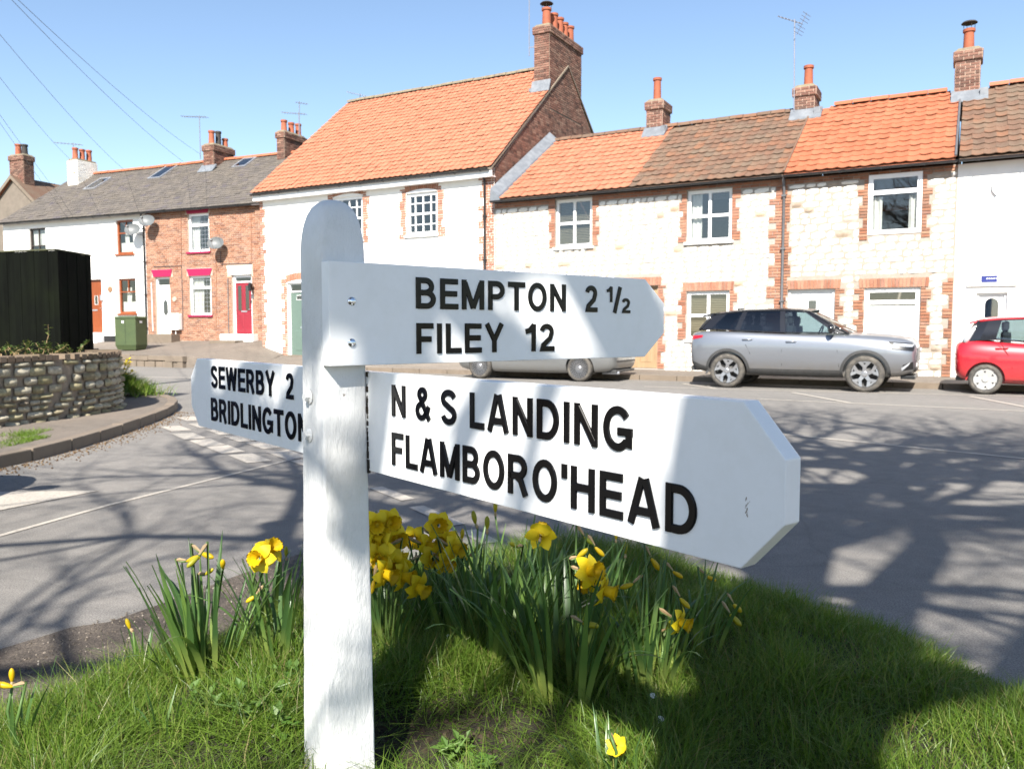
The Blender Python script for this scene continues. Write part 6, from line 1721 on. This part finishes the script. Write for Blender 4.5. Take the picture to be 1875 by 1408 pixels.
clump(705, 1195, 44, .36, .30, 'daffodil clump in full yellow flower right of the post', [(690, 958, F_), (712, 956, F_, 0, (.5, -.8, .1)), (682, 985, F_), (694, 1018, F_, -.05), (700, 1048, F_, -.1, (.9, -.4, -.2)), (684, 1066, B_, -.1, (-.2, -.2, -1)), (733, 1054, F_, -.05, (.95, -.3, -.1)), (762, 1072, F_, -.05, (.7, -.5, -.3)), (705, 1000, F_), (722, 985, F_, .05, (.6, -.7, 0)), (716, 1030, F_, 0, (.2, -.9, -.2)), (742, 1030, F_, .05)])
clump(795, 1160, 40, .34, .30, 'daffodil clump whose flowers hang above dark leaves under the long board', [(778, 998, F_, 0, (.9, -.3, -.1)), (803, 962, F_, 0, (.2, -.9, .2)), (812, 1030, F_, -.1, (.8, -.6, -.2)), (803, 984, F_, .05), (846, 984, B_), (762, 1040, B_, 0, (0, 0, -1)), (840, 1012, B_, 0, (.7, 0, -.6)), (760, 985, F_, .1), (790, 1020, F_, -.05, (.5, -.8, 0)), (822, 995, F_, 0)])
clump(925, 1208, 60, .46, .34, 'tall daffodil leaf clump with sunlit pale bases in the middle', [(907, 935, B_, 0, (0, 0, 1)), (870, 955, B_, 0, (-.2, 0, 1)), (892, 965, B_, 0, (0, 0, 1)), (990, 982, F_, 0, (.1, .9, .3)), (945, 1000, B_)])
clump(1040, 1262, 60, .44, .34, 'large dark daffodil clump in the shade right of the middle', [(1072, 985, B_, .1, (.7, 0, -.6)), (1092, 1004, B_, .1, (.8, 0, -.8)), (1075, 1046, F_, 0, (.6, -.6, .2)), (1100, 1078, F_, 0, (.9, -.3, -.2)), (1072, 1142, B_, -.1, (1, -.1, -.15)), (1060, 1018, B_), (1078, 1062, F_, .1)])
clump(1185, 1240, 42, .36, .30, 'daffodil clump with half-open trumpets at the right end', [(1195, 1026, B_, .2, (.6, 0, -.8)), (1235, 1048, B_, .2, (.8, 0, -.5)), (1240, 1136, F_, -.05, (.85, -.5, -.2)), (1248, 1098, B_, 0, (.7, -.2, -.7)), (1222, 1150, B_), (1155, 1070, B_, 0, (-.9, 0, -.3))])
clump(1275, 1185, 18, .30, .20, 'sparse rightmost daffodil tuft beside the open grass', [(1296, 1056, B_, .1, (.9, 0, -.4)), (1340, 1128, B_, -.05, (.7, -.2, -.7)), (1345, 1108, B_, 0, (.7, .3, -.7))])
clump(850, 1172, 44, .36, .32, 'leafy daffodil clump between the flowering clump and the tall middle one', [(848, 1000, B_), (870, 1010, B_, 0, (.5, 0, .8)), (828, 1002, F_, 0, (.8, -.5, -.1))])
clump(640, 1150, 40, .32, .30, 'daffodil leaves crowding directly behind the post', [(672, 975, F_, 0, (.3, -.9, .1)), (676, 1030, F_, 0, (.6, -.7, -.2))])
clump(985, 1115, 40, .30, .36, 'back row daffodil leaves beneath the long board', [(1128, 985, B_, 0, (0, 0, 1))])
clump(1120, 1120, 34, .27, .34, 'back row daffodil leaves near the point of the long board', [(1145, 1010, B_, 0, (0, 0, 1)), (1205, 1040, B_)])
clump(865, 1085, 30, .28, .34, 'furthest daffodil leaves against the shaded road', [])
clump(1128, 1440, 22, .17, .22, 'short daffodil tuft with one drooping flower at the bottom edge', [(1128, 1364, F_, 0, (.45, .5, -.6), .72)])
clump(28, 1385, 16, .24, .16, 'daffodil tuft with a yellow bud at the left edge', [(18, 1256, B_, 0, (-1, -.1, .25)), (22, 1244, B_, .03, (0, 0, 1))])
clump(292, 1360, 9, .16, .12, 'few thin daffodil leaves at the bottom left', [(254, 1404, B_, -.05)])
# low weeds and daisies
for k, (px, py, s) in enumerate(((470, 1335, .10), (400, 1310, .08), (510, 1290, .07), (880, 1392, .04), (835, 1330, .03), (560, 1350, .08))):
    p = on_ground(px, py, .15); z = gz(p.x, p.y)
    leafy('weed', ['broad weed at the foot of the bank left of post', 'low weed below the budding daffodils', 'small weed near the post foot, upper left', 'bright weed on the bare soil at bottom', 'small weed at the edge of the soil hollow', 'weed tight against the post on the left'][k], 'weed', (p.x, p.y, z), [(dr.uniform(-s, s), dr.uniform(-s, s), dr.uniform(.015, .06)) for _ in range(9)], 7, .028, 'weed_leaf', 300 + k, 'weeds on the bank', 'daffodil_stem')
daisy = MB(); daisy.lathe([(.001, .004), (.004, .003), (.0095, 0)], n=12); daisy.tube([(0, 0, 0), (0, .01, -.07)], .0012, 5); dme = daisy.mesh('daisy'); dme.materials.append(M['upvc'])
for px, py, lb in ((1210, 1310, 'white daisy in shaded grass right of the dark clump'), (1196, 1274, 'white daisy just above another near the dark clump'), (822, 1182, 'white daisy in grass between post and middle clump')):
    p = on_ground(px, py, .17); o = bpy.data.objects.new('daisy', dme); o.location = (p.x, p.y, gz(p.x, p.y) + .05); o.rotation_euler = (.5, .2, 0); C.objects.link(o); tag(o, lb, 'flower', 'daisies in the grass')
# ================================================================== CARS
def subsurf_mesh(mb, name, levels=2):
    me = mb.mesh(name, fix=True); o = bpy.data.objects.new('tmp', me); C.objects.link(o)
    m = o.modifiers.new('s', 'SUBSURF'); m.levels = levels; m.render_levels = levels
    dg = bpy.context.evaluated_depsgraph_get(); out = bpy.data.meshes.new_from_object(o.evaluated_get(dg))
    bpy.data.objects.remove(o); out.name = name
    return out
def car(name, label, spec, loc, rot):
    t = thing(name, label, 'car', FW, (0, 0, 0)); t.location = loc; t.rotation_euler = (0, 0, rot); t['group'] = 'cars parked at the roadside'
    S = spec; paint = S['paint']
    # ---- body shell: lofted sections, smoothed, arches cut
    mb = MB(); rows = []
    for (x, zb, ws, wm, zm, wb, zs, zc) in S['st']:
        half = [(0, zb), (ws * .8, zb), (ws, zb + .07), (wm, zm), (wm * .995, zm + (zs - zm) * .55), (wb, zs), (wb * .86, zs + (zc - zs) * .55), (wb * .45, zc - .004), (0, zc)]
        rows.append([(x, -y, z) for y, z in half] + [(x, y, z) for y, z in half[-2:0:-1]])
    mb.grid(rows, closed=True); mb.face(rows[0][::-1]); mb.face(rows[-1])
    me = subsurf_mesh(mb, 'body', 2)
    bm = bmesh.new(); bm.from_mesh(me); bvh = BVHTree.FromBMesh(bm); bm.free()
    o = bpy.data.objects.new('body', me); C.objects.link(o)
    cut = MB(); WR, WX, W = S['wr'], S['ax'], S['W']
    for ax in WX:
        for sd in (-1, 1):
            y0, y1 = sorted((sd * (W / 2 + .15), sd * (W / 2 - .26))); cut.lathe([(.001, y0), (WR + S.get('gap', .055), y0), (WR + S.get('gap', .055), y1), (.001, y1)], (ax, 0, WR + .01), 40, 'y')
    co = cut.build('cut', 'plastic_black', fix=True)
    m = o.modifiers.new('b', 'BOOLEAN'); m.operation = 'DIFFERENCE'; m.object = co; m.solver = 'EXACT'
    dg = bpy.context.evaluated_depsgraph_get(); me2 = bpy.data.meshes.new_from_object(o.evaluated_get(dg)); me2.name = 'body'
    bpy.data.objects.remove(o); bpy.data.objects.remove(co)
    me2.materials.clear(); me2.materials.append(M[paint]); body = bpy.data.objects.new('body', me2); C.objects.link(body); body.parent = t; smooth_by_angle(body, 32)
    def side(x, z, sd, off=.004):
        h = bvh.ray_cast(Vector((x, sd * 2, z)), Vector((0, -sd, 0)))
        return Vector((x, (h[0].y if h[0] else sd * W / 2) + sd * off, z))
    def endp(y, z, fr, off=.004):
        h = bvh.ray_cast(Vector((fr * 5, y, z)), Vector((-fr, 0, 0)))
        return Vector(((h[0].x if h[0] else fr * 2) + fr * off, y, z))
    def quadpatch(c, fn, nu=10, nv=5):
        rows = []
        for j in range(nv + 1):
            v = j / nv; rows.append([fn(*[(c[0][k] * (1 - u) + c[1][k] * u) * (1 - v) + (c[3][k] * (1 - u) + c[2][k] * u) * v for k in (0, 1)]) for u in [i / nu for i in range(nu + 1)]])
        return MB().grid(rows)
    # ---- glasshouse
    Bp, Tp, types = S['belt'], S['roofline'], S['types']
    def gp(i, v, sd): b, r = Vector(Bp[i]), Vector(Tp[i]); p = b.lerp(r, v); p.y = p.y + .028 * math.sin(math.pi * v); return Vector((p.x, sd * p.y, p.z))
    n = len(Bp)
    for sd in (-1, 1):
        for i, ty in enumerate(types):
            g = MB().grid([[gp(i, v, sd) for v in [k / 5 for k in range(6)]], [gp(i + 1, v, sd) for v in [k / 5 for k in range(6)]]])
            if ty == 'p': g.build('pillar', S.get('pillar', 'black_paint'), t, smooth=True)
            else: g.build('side_window', 'car_glass' if ty == 'g' else 'car_glass_dark', t, smooth=True)
    def cross(pa, k, bow):
        row = []
        for q in range(13): u = q / 12 * 2 - 1; row.append(Vector((pa.x + bow * (1 - u * u), pa.y * u, pa.z)))
        return row
    ws = MB().grid([cross(gp(0, v, 1), 0, .10) for v in [k / 6 for k in range(7)]]); ws.build('windscreen', 'car_glass', t, smooth=True)
    rw = MB().grid([cross(gp(n - 1, v, 1), 0, -.07) for v in [k / 6 for k in range(7)]]); rw.build('rear_window', 'car_glass_dark', t, smooth=True)
    rows = []
    for i in range(n):
        bow = .10 if i == 0 else (-.07 if i == n - 1 else 0); p = gp(i, 1, 1)
        rows.append([Vector((p.x + bow * (1 - u * u), p.y * u, p.z + .055 * (1 - u * u))) for u in [q / 6 - 1 for q in range(13)]])
    def thick(rows): return rows
    rf = MB().grid(rows); ro = rf.build('roof', S.get('roof', paint), t, smooth=True)
    mb = MB()
    for sd in (-1, 1): mb.tube([gp(i, 1, sd) + Vector((0, 0, -.004)) for i in range(n)], .022, 8)
    mb.build('roof_rail', S.get('rail', S.get('roof', paint)), t, smooth=True)
    mb = MB()
    for sd in (-1, 1):
        mb.tube([gp(0, v, sd) for v in (0, .25, .5, .75, 1)], .026, 8); mb.tube([gp(n - 1, v, sd) for v in (0, .25, .5, .75, 1)], .03, 8)
        mb.tube([gp(i, 0, sd) + Vector((0, sd * .004, 0)) for i in range(n)], .012, 6)
    mb.build('window_trim', S.get('trim', 'black_paint'), t, smooth=True)
    if 'lampbar' in S:
        for sd in (-1, 1): MB().tube([gp(n - 1, v, sd) + Vector((-.01, sd * .012, 0)) for v in (.0, .2, .4, .6, .78)], [.05, .055, .05, .042, .02], 8).build('tail_light', 'lamp_clear', t, smooth=True)
    if 'spoiler' in S:
        x0, x1, yy, zz = S['spoiler']; MB().prism([(x0, -yy, zz), (x1, -yy, zz - .05), (x1, yy, zz - .05), (x0, yy, zz)], [(x0, -yy, zz + .045), (x1, -yy * .97, zz - .015), (x1, yy * .97, zz - .015), (x0, yy, zz + .045)]).build('spoiler', S.get('roof', paint), t, fix=True)
    # ---- cabin
    zb_ = S['seat_z']
    for x in S['seats']:
        for y in (-.38, .38):
            mb = MB(); mb.box(x - .06, x + .08, y - .22, y + .22, zb_ - .3, zb_ + .22); mb.box(x - .05, x + .05, y - .12, y + .12, zb_ + .25, zb_ + .42); mb.tube([(x, y - .06, zb_ + .2), (x, y - .06, zb_ + .3)], .01, 5); mb.tube([(x, y + .06, zb_ + .2), (x, y + .06, zb_ + .3)], .01, 5)
            mb.build('seat', 'seat_cloth', t, bevel=.04)
    mb = MB(); c = Vector(S['wheel_at']); mb.tube([c + Vector((.06 * math.sin(a), .18 * math.cos(a), .17 * math.sin(a))) for a in [2 * math.pi * k / 16 for k in range(17)]], .015, 6); mb.build('steering_wheel', 'plastic_black', t)
    # ---- seams, handles, lamps, trim
    for sd in (-1, 1):
        for seam in S['seams']:
            MB().tube([side(x, z, sd, -.001) for x, z in seam], .0062, 4).build('door_seam', 'plastic_black', t)
        for x, z in S['handles']:
            a, b = side(x - .09, z, sd, .022), side(x + .09, z + .006, sd, .022); a0, b0 = side(x - .10, z, sd, -.005), side(x + .10, z + .006, sd, -.005)
            MB().tube([a0, a, b, b0], .013, 7).build('door_handle', S.get('handle', paint), t, smooth=True)
        mx, mz = S['mirror']; my = Vector(Bp[0]).y + .02
        mb = MB(); mb.lathe([(.001, -.125), (.05, -.115), (.078, -.07), (.085, 0), (.078, .06), (.05, .10), (.001, .105)], (0, 0, 0), 12, 'y')
        mk = S.get('mirror_k', 1.0); mb.v = [(mx + a * .62 * mk, sd * (my + .15) + b * .9 * mk, mz + c_ * .95 * mk) for a, b, c_ in mb.v]; mo = mb.build('wing_mirror', S.get('mirror_mt', paint), t, smooth=True)
        MB().tube([(mx + .02, sd * (my - .03), mz - .07), (mx, sd * (my + .10), mz - .04)], .022, 6).build('mirror_arm', 'plastic_black', mo)
        for nm, mt, c, *off in S['patches']:
            oo = off[0] if off else .006
            quadpatch(c, lambda x, z: side(x, z, sd, oo)).build(nm, mt, t, smooth=True)
        if 'clad' in S:
            for k, ax in enumerate(WX):
                r0 = WR + .05; rows = []
                for q in range(25):
                    a = math.pi * (-.06 + 1.12 * q / 24); row = []
                    for r in (r0, r0 + S['clad'] * .5, r0 + S['clad']):
                        x, z = ax + r * math.cos(a), WR + .01 + r * math.sin(a); row.append(side(x, max(z, .2), sd, .012))
                    rows.append(row)
                MB().grid(rows).build('arch_trim', 'trim_grey', t, smooth=True)
    for nm, mt, c, fr in S['ends']:
        quadpatch(c, lambda y, z: endp(y, z, fr, .006)).build(nm, mt, t, smooth=True)
    for nm, mt, a in S.get('boxes', ()): MB().box(*a).build(nm, mt, t, bevel=.012)
    for nm, mt, pts, r in S.get('tubes', ()): MB().tube(pts, r, 10).build(nm, mt, t, smooth=True)
    # ---- wheels
    meshes = {}
    Wd = S.get('ww', .205); RR = S['rim']
    ty = MB(); ty.lathe([(RR - .005, -Wd / 2 + .01), (RR + .012, -Wd / 2), (WR - .05, -Wd / 2 - .008), (WR - .014, -Wd / 2 + .012), (WR, -Wd / 2 + .045), (WR, Wd / 2 - .045), (WR - .014, Wd / 2 - .012), (WR - .05, Wd / 2 + .008), (RR + .012, Wd / 2), (RR - .005, Wd / 2 - .01)], n=36, axis='y')
    tm = ty.mesh('tyre', fix=True); tm.materials.append(M['tyre']); tm.shade_smooth()
    hb = MB(); hb.lathe([(.001, -.02), (RR * .7, -.01), (RR * .9, -.05), (RR * .9, Wd / 2 - .02), (RR, Wd / 2 - .004), (RR + .004, Wd / 2 - .02)], n=32, axis='y'); hb.lathe([(.001, -.0), (.13, 0), (.13, .02), (.05, .03), (.001, .03)], n=20, axis='y')
    hm = hb.mesh('wheel', fix=True); hm.materials.append(M['wheel_dark']); hm.shade_smooth()
    sp_ = MB(); yf = Wd / 2 - .012
    def bar(a0, r0, w0, a1, r1, w1, y0=None, y1=None, th=.02):
        y0 = yf - .012 if y0 is None else y0; y1 = yf if y1 is None else y1
        p, q = Vector((r0 * math.cos(a0), 0, r0 * math.sin(a0))), Vector((r1 * math.cos(a1), 0, r1 * math.sin(a1))); d = (q - p).normalized(); nrm = Vector((-d.z, 0, d.x))
        sp_.hexa([p - nrm * w0 + Vector((0, y0 - th, 0)), q - nrm * w1 + Vector((0, y1 - th, 0)), q + nrm * w1 + Vector((0, y1 - th, 0)), p + nrm * w0 + Vector((0, y0 - th, 0)), p - nrm * w0 + Vector((0, y0, 0)), q - nrm * w1 + Vector((0, y1, 0)), q + nrm * w1 + Vector((0, y1, 0)), p + nrm * w0 + Vector((0, y0, 0))])
    T2 = 2 * math.pi
    if S['wheel'] == 'y':
        for k in range(5):
            a = T2 * k / 5 + .3; bar(a, .03, .042, a, RR * .58, .030)
            for s_ in (-1, 1): bar(a, RR * .52, .028, a + s_ * .36, RR * .97, .030)
            bar(a - .36, RR * .95, .02, a + .36, RR * .95, .02)
    elif S['wheel'] == 'wire':
        for k in range(20):
            a = T2 * k / 20
            for s_ in (-1, 1): bar(a, .05, .005, a + s_ * .42, RR * .97, .005)
    else:
        for k in range(6):
            a = T2 * k / 6; bar(a, .03, .055, a, RR * .97, .062)
            bar(a + T2 / 12 - .2, RR * .93, .03, a + T2 / 12 + .2, RR * .93, .03)
    sp_.lathe([(RR * .93, yf - .02), (RR * .95, yf), (RR + .004, yf - .002), (RR + .006, yf - .02)], n=36, axis='y'); sp_.lathe([(.055, yf - .03), (.055, yf + .002), (.045, yf + .008), (.001, yf + .010)], n=18, axis='y')
    sm = sp_.mesh('rim', fix=False); sm.materials.append(M[S['rim_mt']])
    for k, ax in enumerate(WX):
        for sd in (-1, 1):
            w = bpy.data.objects.new('wheel', hm); w.location = (ax, sd * S['track'], WR); w.rotation_euler = (0, 1.1 * k + sd, 0) if sd > 0 else (0, 1.1 * k, math.pi); w.parent = t; C.objects.link(w)
            for nm, mm in (('tyre', tm), ('rim', sm)): c = bpy.data.objects.new(nm, mm); c.parent = w; C.objects.link(c)
    return t
SUV = dict(paint='suv_paint', roof='black_paint', W=1.83, wr=.355, ax=(1.335, -1.335), track=.80, ww=.22, rim=.265, wheel='y', rim_mt='alloy', gap=.06, clad=.055,
    st=[(-2.2, 0.5, 0.55, 0.62, 0.72, 0.55, 1.075, 1.095), (-2.12, 0.36, 0.76, 0.82, 0.7, 0.74, 1.145, 1.165), (-1.9, 0.3, 0.84, 0.885, 0.72, 0.82, 1.175, 1.195), (-1.335, 0.26, 0.84, 0.915, 0.74, 0.86, 1.175, 1.195), (-0.5, 0.24, 0.82, 0.905, 0.72, 0.855, 1.135, 1.165), (0.4, 0.24, 0.82, 0.905, 0.7, 0.85, 1.105, 1.145), (0.95, 0.24, 0.83, 0.91, 0.7, 0.85, 1.085, 1.175), (1.335, 0.26, 0.865, 0.915, 0.7, 0.845, 1.06, 1.16), (1.8, 0.28, 0.83, 0.9, 0.68, 0.8, 1.03, 1.13), (2.12, 0.32, 0.74, 0.82, 0.66, 0.7, 0.99, 1.08), (2.25, 0.4, 0.56, 0.64, 0.64, 0.56, 0.91, 0.96)],
    belt=[(1.02, 0.76, 1.13), (0.78, 0.8, 1.14), (-0.18, 0.815, 1.16), (-0.28, 0.815, 1.163), (-1.1, 0.8, 1.195), (-1.2, 0.795, 1.2), (-1.72, 0.74, 1.23), (-1.98, 0.68, 1.21)],
    roofline=[(0.24, 0.6, 1.575), (0.12, 0.61, 1.6), (-0.22, 0.62, 1.62), (-0.32, 0.62, 1.62), (-0.98, 0.605, 1.61), (-1.08, 0.6, 1.605), (-1.4, 0.58, 1.575), (-1.72, 0.55, 1.535)],
    types=['p', 'g', 'p', 'd', 'p', 'd', 'p'], spoiler=(-1.62, -1.95, .55, 1.54), rail='black_paint', seats=(-.15, -1.0), seat_z=1.08, wheel_at=(.42, -.38, 1.12),
    seams=[[(.80, 1.11), (.83, .8), (.86, .5), (.84, .30)], [(-.23, 1.14), (-.23, .8), (-.23, .5), (-.22, .30)], [(-1.02, 1.16), (-.95, .9), (-.86, .72), (-.86, .30)], [(.84, .30), (.3, .285), (-.3, .285), (-.86, .30)]],
    handles=[(-.05, .97), (-.92, 1.01)], handle='suv_paint', mirror=(.72, 1.23), mirror_k=1.3, mirror_mt='black_paint',
    patches=[('sill_trim', 'trim_grey', ((-.92, .26), (.92, .26), (.92, .36), (-.92, .36))), ('headlight_housing', 'plastic_black', ((1.80, .84), (2.17, .80), (2.19, .95), (1.74, .99))), ('headlight', 'lamp_clear', ((1.86, .90), (2.15, .885), (2.17, .93), (1.82, .96)), .013), ('tail_light', 'lamp_red', ((-2.14, 1.0), (-1.88, 1.05), (-1.86, 1.10), (-2.13, 1.09))), ('fog_lamp_trim', 'lamp_clear', ((1.98, .42), (2.10, .54), (2.13, .60), (1.97, .48)), .013), ('air_intake', 'plastic_black', ((1.98, .42), (2.17, .46), (2.17, .60), (2.00, .54))), ('door_moulding', 'trim_grey', ((-.90, .37), (.88, .37), (.88, .41), (-.90, .41))), ('bumper_trim', 'trim_grey', ((-2.14, .42), (-1.76, .32), (-1.76, .42), (-2.14, .56)))],  # dark strip low on the doors paints the crease shadow onto the body
    ends=[('grille', 'plastic_black', ((-.55, .58), (.55, .58), (.50, .86), (-.50, .86)), 1), ('lower_grille', 'plastic_black', ((-.6, .40), (.6, .40), (.55, .50), (-.55, .50)), 1), ('number_plate', 'upvc', ((-.26, .50), (.26, .50), (.26, .61), (-.26, .61)), 1), ('tail_light', 'lamp_red', ((-.7, 1.02), (.7, 1.02), (.7, 1.08), (-.7, 1.08)), -1), ('number_plate', 'upvc', ((-.26, .62), (.26, .62), (.26, .73), (-.26, .73)), -1)],
    boxes=[('splitter', 'plastic_black', (1.95, 2.20, -.62, .62, .26, .33)), ('rear_bumper_trim', 'trim_grey', (-2.16, -1.98, -.66, .66, .34, .44)), ('antenna_fin', 'black_paint', (-1.34, -1.2, -.02, .02, 1.60, 1.68))])
SAL = dict(paint='saloon_paint', W=1.76, wr=.312, ax=(1.36, -1.36), track=.77, ww=.20, rim=.235, wheel='wire', rim_mt='alloy', gap=.04, pillar='saloon_paint', rail='saloon_paint', trim='plastic_black',
    st=[(-2.24, .42, .50, .60, .58, .55, .80, .82), (-2.16, .26, .74, .79, .58, .72, .90, .93), (-1.9, .20, .80, .85, .58, .76, .93, .96), (-1.36, .17, .83, .875, .56, .79, .92, .96), (-.5, .15, .84, .865, .56, .80, .89, .91), (.4, .15, .84, .865, .55, .80, .87, .90), (.95, .15, .835, .87, .54, .79, .85, .92), (1.36, .17, .82, .87, .53, .77, .82, .90), (1.85, .18, .76, .82, .50, .70, .76, .84), (2.1, .22, .64, .70, .48, .60, .70, .76), (2.2, .30, .5, .55, .46, .48, .62, .66)],
    belt=[(.98, .70, .89), (.76, .735, .90), (-.08, .745, .915), (-.18, .745, .916), (-.95, .73, .93), (-1.05, .725, .935), (-1.38, .69, .94), (-1.62, .64, .94)],
    roofline=[(.16, .54, 1.32), (.06, .55, 1.345), (-.15, .555, 1.365), (-.25, .555, 1.366), (-.82, .55, 1.35), (-.92, .545, 1.34), (-1.02, .53, 1.325), (-1.12, .51, 1.30)],
    types=['p', 'g', 'p', 'g', 'p', 'g', 'p'], seats=(-.1, -.85), seat_z=.84, wheel_at=(.42, -.38, .92),
    seams=[[(.84, .88), (.86, .6), (.82, .22)], [(-.13, .90), (-.13, .6), (-.12, .22)], [(-.98, .92), (-.86, .7), (-.80, .5), (-.80, .22)], [(.82, .22), (-.12, .22), (-.80, .22)]], handles=[(.05, .77), (-.80, .79)], mirror=(.70, .96),
    patches=[('tail_light', 'lamp_red', ((-2.16, .70), (-1.95, .70), (-1.93, .82), (-2.15, .82))), ('headlight', 'lamp_clear', ((1.9, .60), (2.08, .58), (2.1, .68), (1.88, .70))), ('side_strip', 'saloon_paint', ((-.85, .46), (.9, .46), (.9, .50), (-.85, .50)))],
    ends=[('grille', 'plastic_black', ((-.25, .50), (.25, .50), (.25, .64), (-.25, .64)), 1), ('number_plate', 'upvc', ((-.26, .60), (.26, .60), (.26, .71), (-.26, .71)), -1), ('bumper_strip', 'trim_grey', ((-.6, .46), (.6, .46), (.6, .50), (-.6, .50)), -1)],
    tubes=[('exhaust', 'metal_grey', [(-1.8, .48, .20), (-2.22, .48, .21)], .035)], boxes=[('rear_apron', 'trim_grey', (-2.19, -1.95, -.6, .6, .22, .28))])
HAT = dict(paint='red_car_paint', W=1.62, wr=.282, ax=(1.17, -1.17), track=.71, ww=.17, rim=.205, wheel='cover', rim_mt='hubcap', gap=.04, pillar='black_paint', rail='red_car_paint',
    st=[(-1.70, .46, .50, .58, .62, .50, .86, .88), (-1.64, .28, .70, .75, .60, .66, .96, .99), (-1.45, .22, .76, .79, .60, .70, 1.0, 1.03), (-1.17, .20, .77, .81, .58, .71, .99, 1.02), (-.5, .18, .775, .80, .57, .73, .92, .95), (.3, .18, .775, .80, .56, .73, .89, .93), (.85, .18, .77, .80, .56, .72, .88, .98), (1.17, .20, .75, .80, .55, .70, .85, .96), (1.50, .22, .68, .74, .52, .62, .78, .86), (1.68, .30, .5, .56, .5, .48, .66, .72)],
    belt=[(1.0, .66, .96), (.78, .69, .95), (-.22, .69, .955), (-.32, .69, .965), (-1.02, .67, 1.03), (-1.28, .655, 1.02), (-1.52, .63, .97)],
    roofline=[(.25, .53, 1.39), (.15, .54, 1.41), (-.25, .55, 1.44), (-.35, .55, 1.44), (-.92, .54, 1.42), (-1.14, .53, 1.40), (-1.30, .51, 1.37)],
    types=['p', 'g', 'p', 'g', 'p', 'p'], spoiler=(-1.20, -1.46, .50, 1.375), lampbar='lamp_red', seats=(-.1, -.85), seat_z=.95, wheel_at=(.42, -.35, .98),
    seams=[[(.80, .93), (.82, .6), (.78, .26)], [(-.28, .94), (-.28, .6), (-.28, .26)], [(-.96, 1.0), (-.82, .75), (-.74, .5), (-.72, .26)], [(.78, .26), (-.28, .26), (-.72, .26)]], handles=[(-.1, .82), (-.92, .86)], mirror=(.72, 1.03),
    patches=[('headlight', 'lamp_clear', ((1.40, .66), (1.60, .60), (1.60, .72), (1.38, .78)))],
    ends=[('number_plate', 'upvc', ((-.26, .58), (.26, .58), (.26, .69), (-.26, .69)), -1), ('grille', 'plastic_black', ((-.5, .34), (.5, .34), (.42, .48), (-.42, .48)), 1)], boxes=[('rear_diffuser', 'plastic_black', (-1.66, -1.5, -.5, .5, .24, .32))])
def park(spec, axle, px, lane, direction):
    """ground point so that the given axle shows at column px, the car standing along the street"""
    s = FR.at(px, 715, lane - spec['W'] / 2 + (spec['W'] / 2 - spec['track'] - .08))[0]
    off = spec['ax'][0 if axle == 'front' else 1] * direction
    return FR.w(s - off, lane), FR.rot + (0 if direction > 0 else math.pi)
loc, rot = park(SUV, 'rear', 1330, -3.25, 1)
car('parked_suv', 'dusty silver-grey SUV with black roof parked facing right', SUV, loc, rot)
loc, rot = park(SAL, 'rear', 1060, -2.95, -1)
car('parked_saloon', 'low silver saloon with wire-spoked wheels half hidden behind the boards', SAL, loc, rot)
loc, rot = park(HAT, 'rear', 1803, -2.85, 1)
car('parked_hatchback', 'small bright red hatchback cut off by the right edge', HAT, loc, rot)
HB = dict(HAT); HB['paint'] = 'blue_car_paint'; HB['rail'] = 'blue_car_paint'
car('parked_hatchback', 'dark blue hatchback out of frame at left whose shadow lies on the side road', HB, (-4.58, 4.30, 0), R_(94))
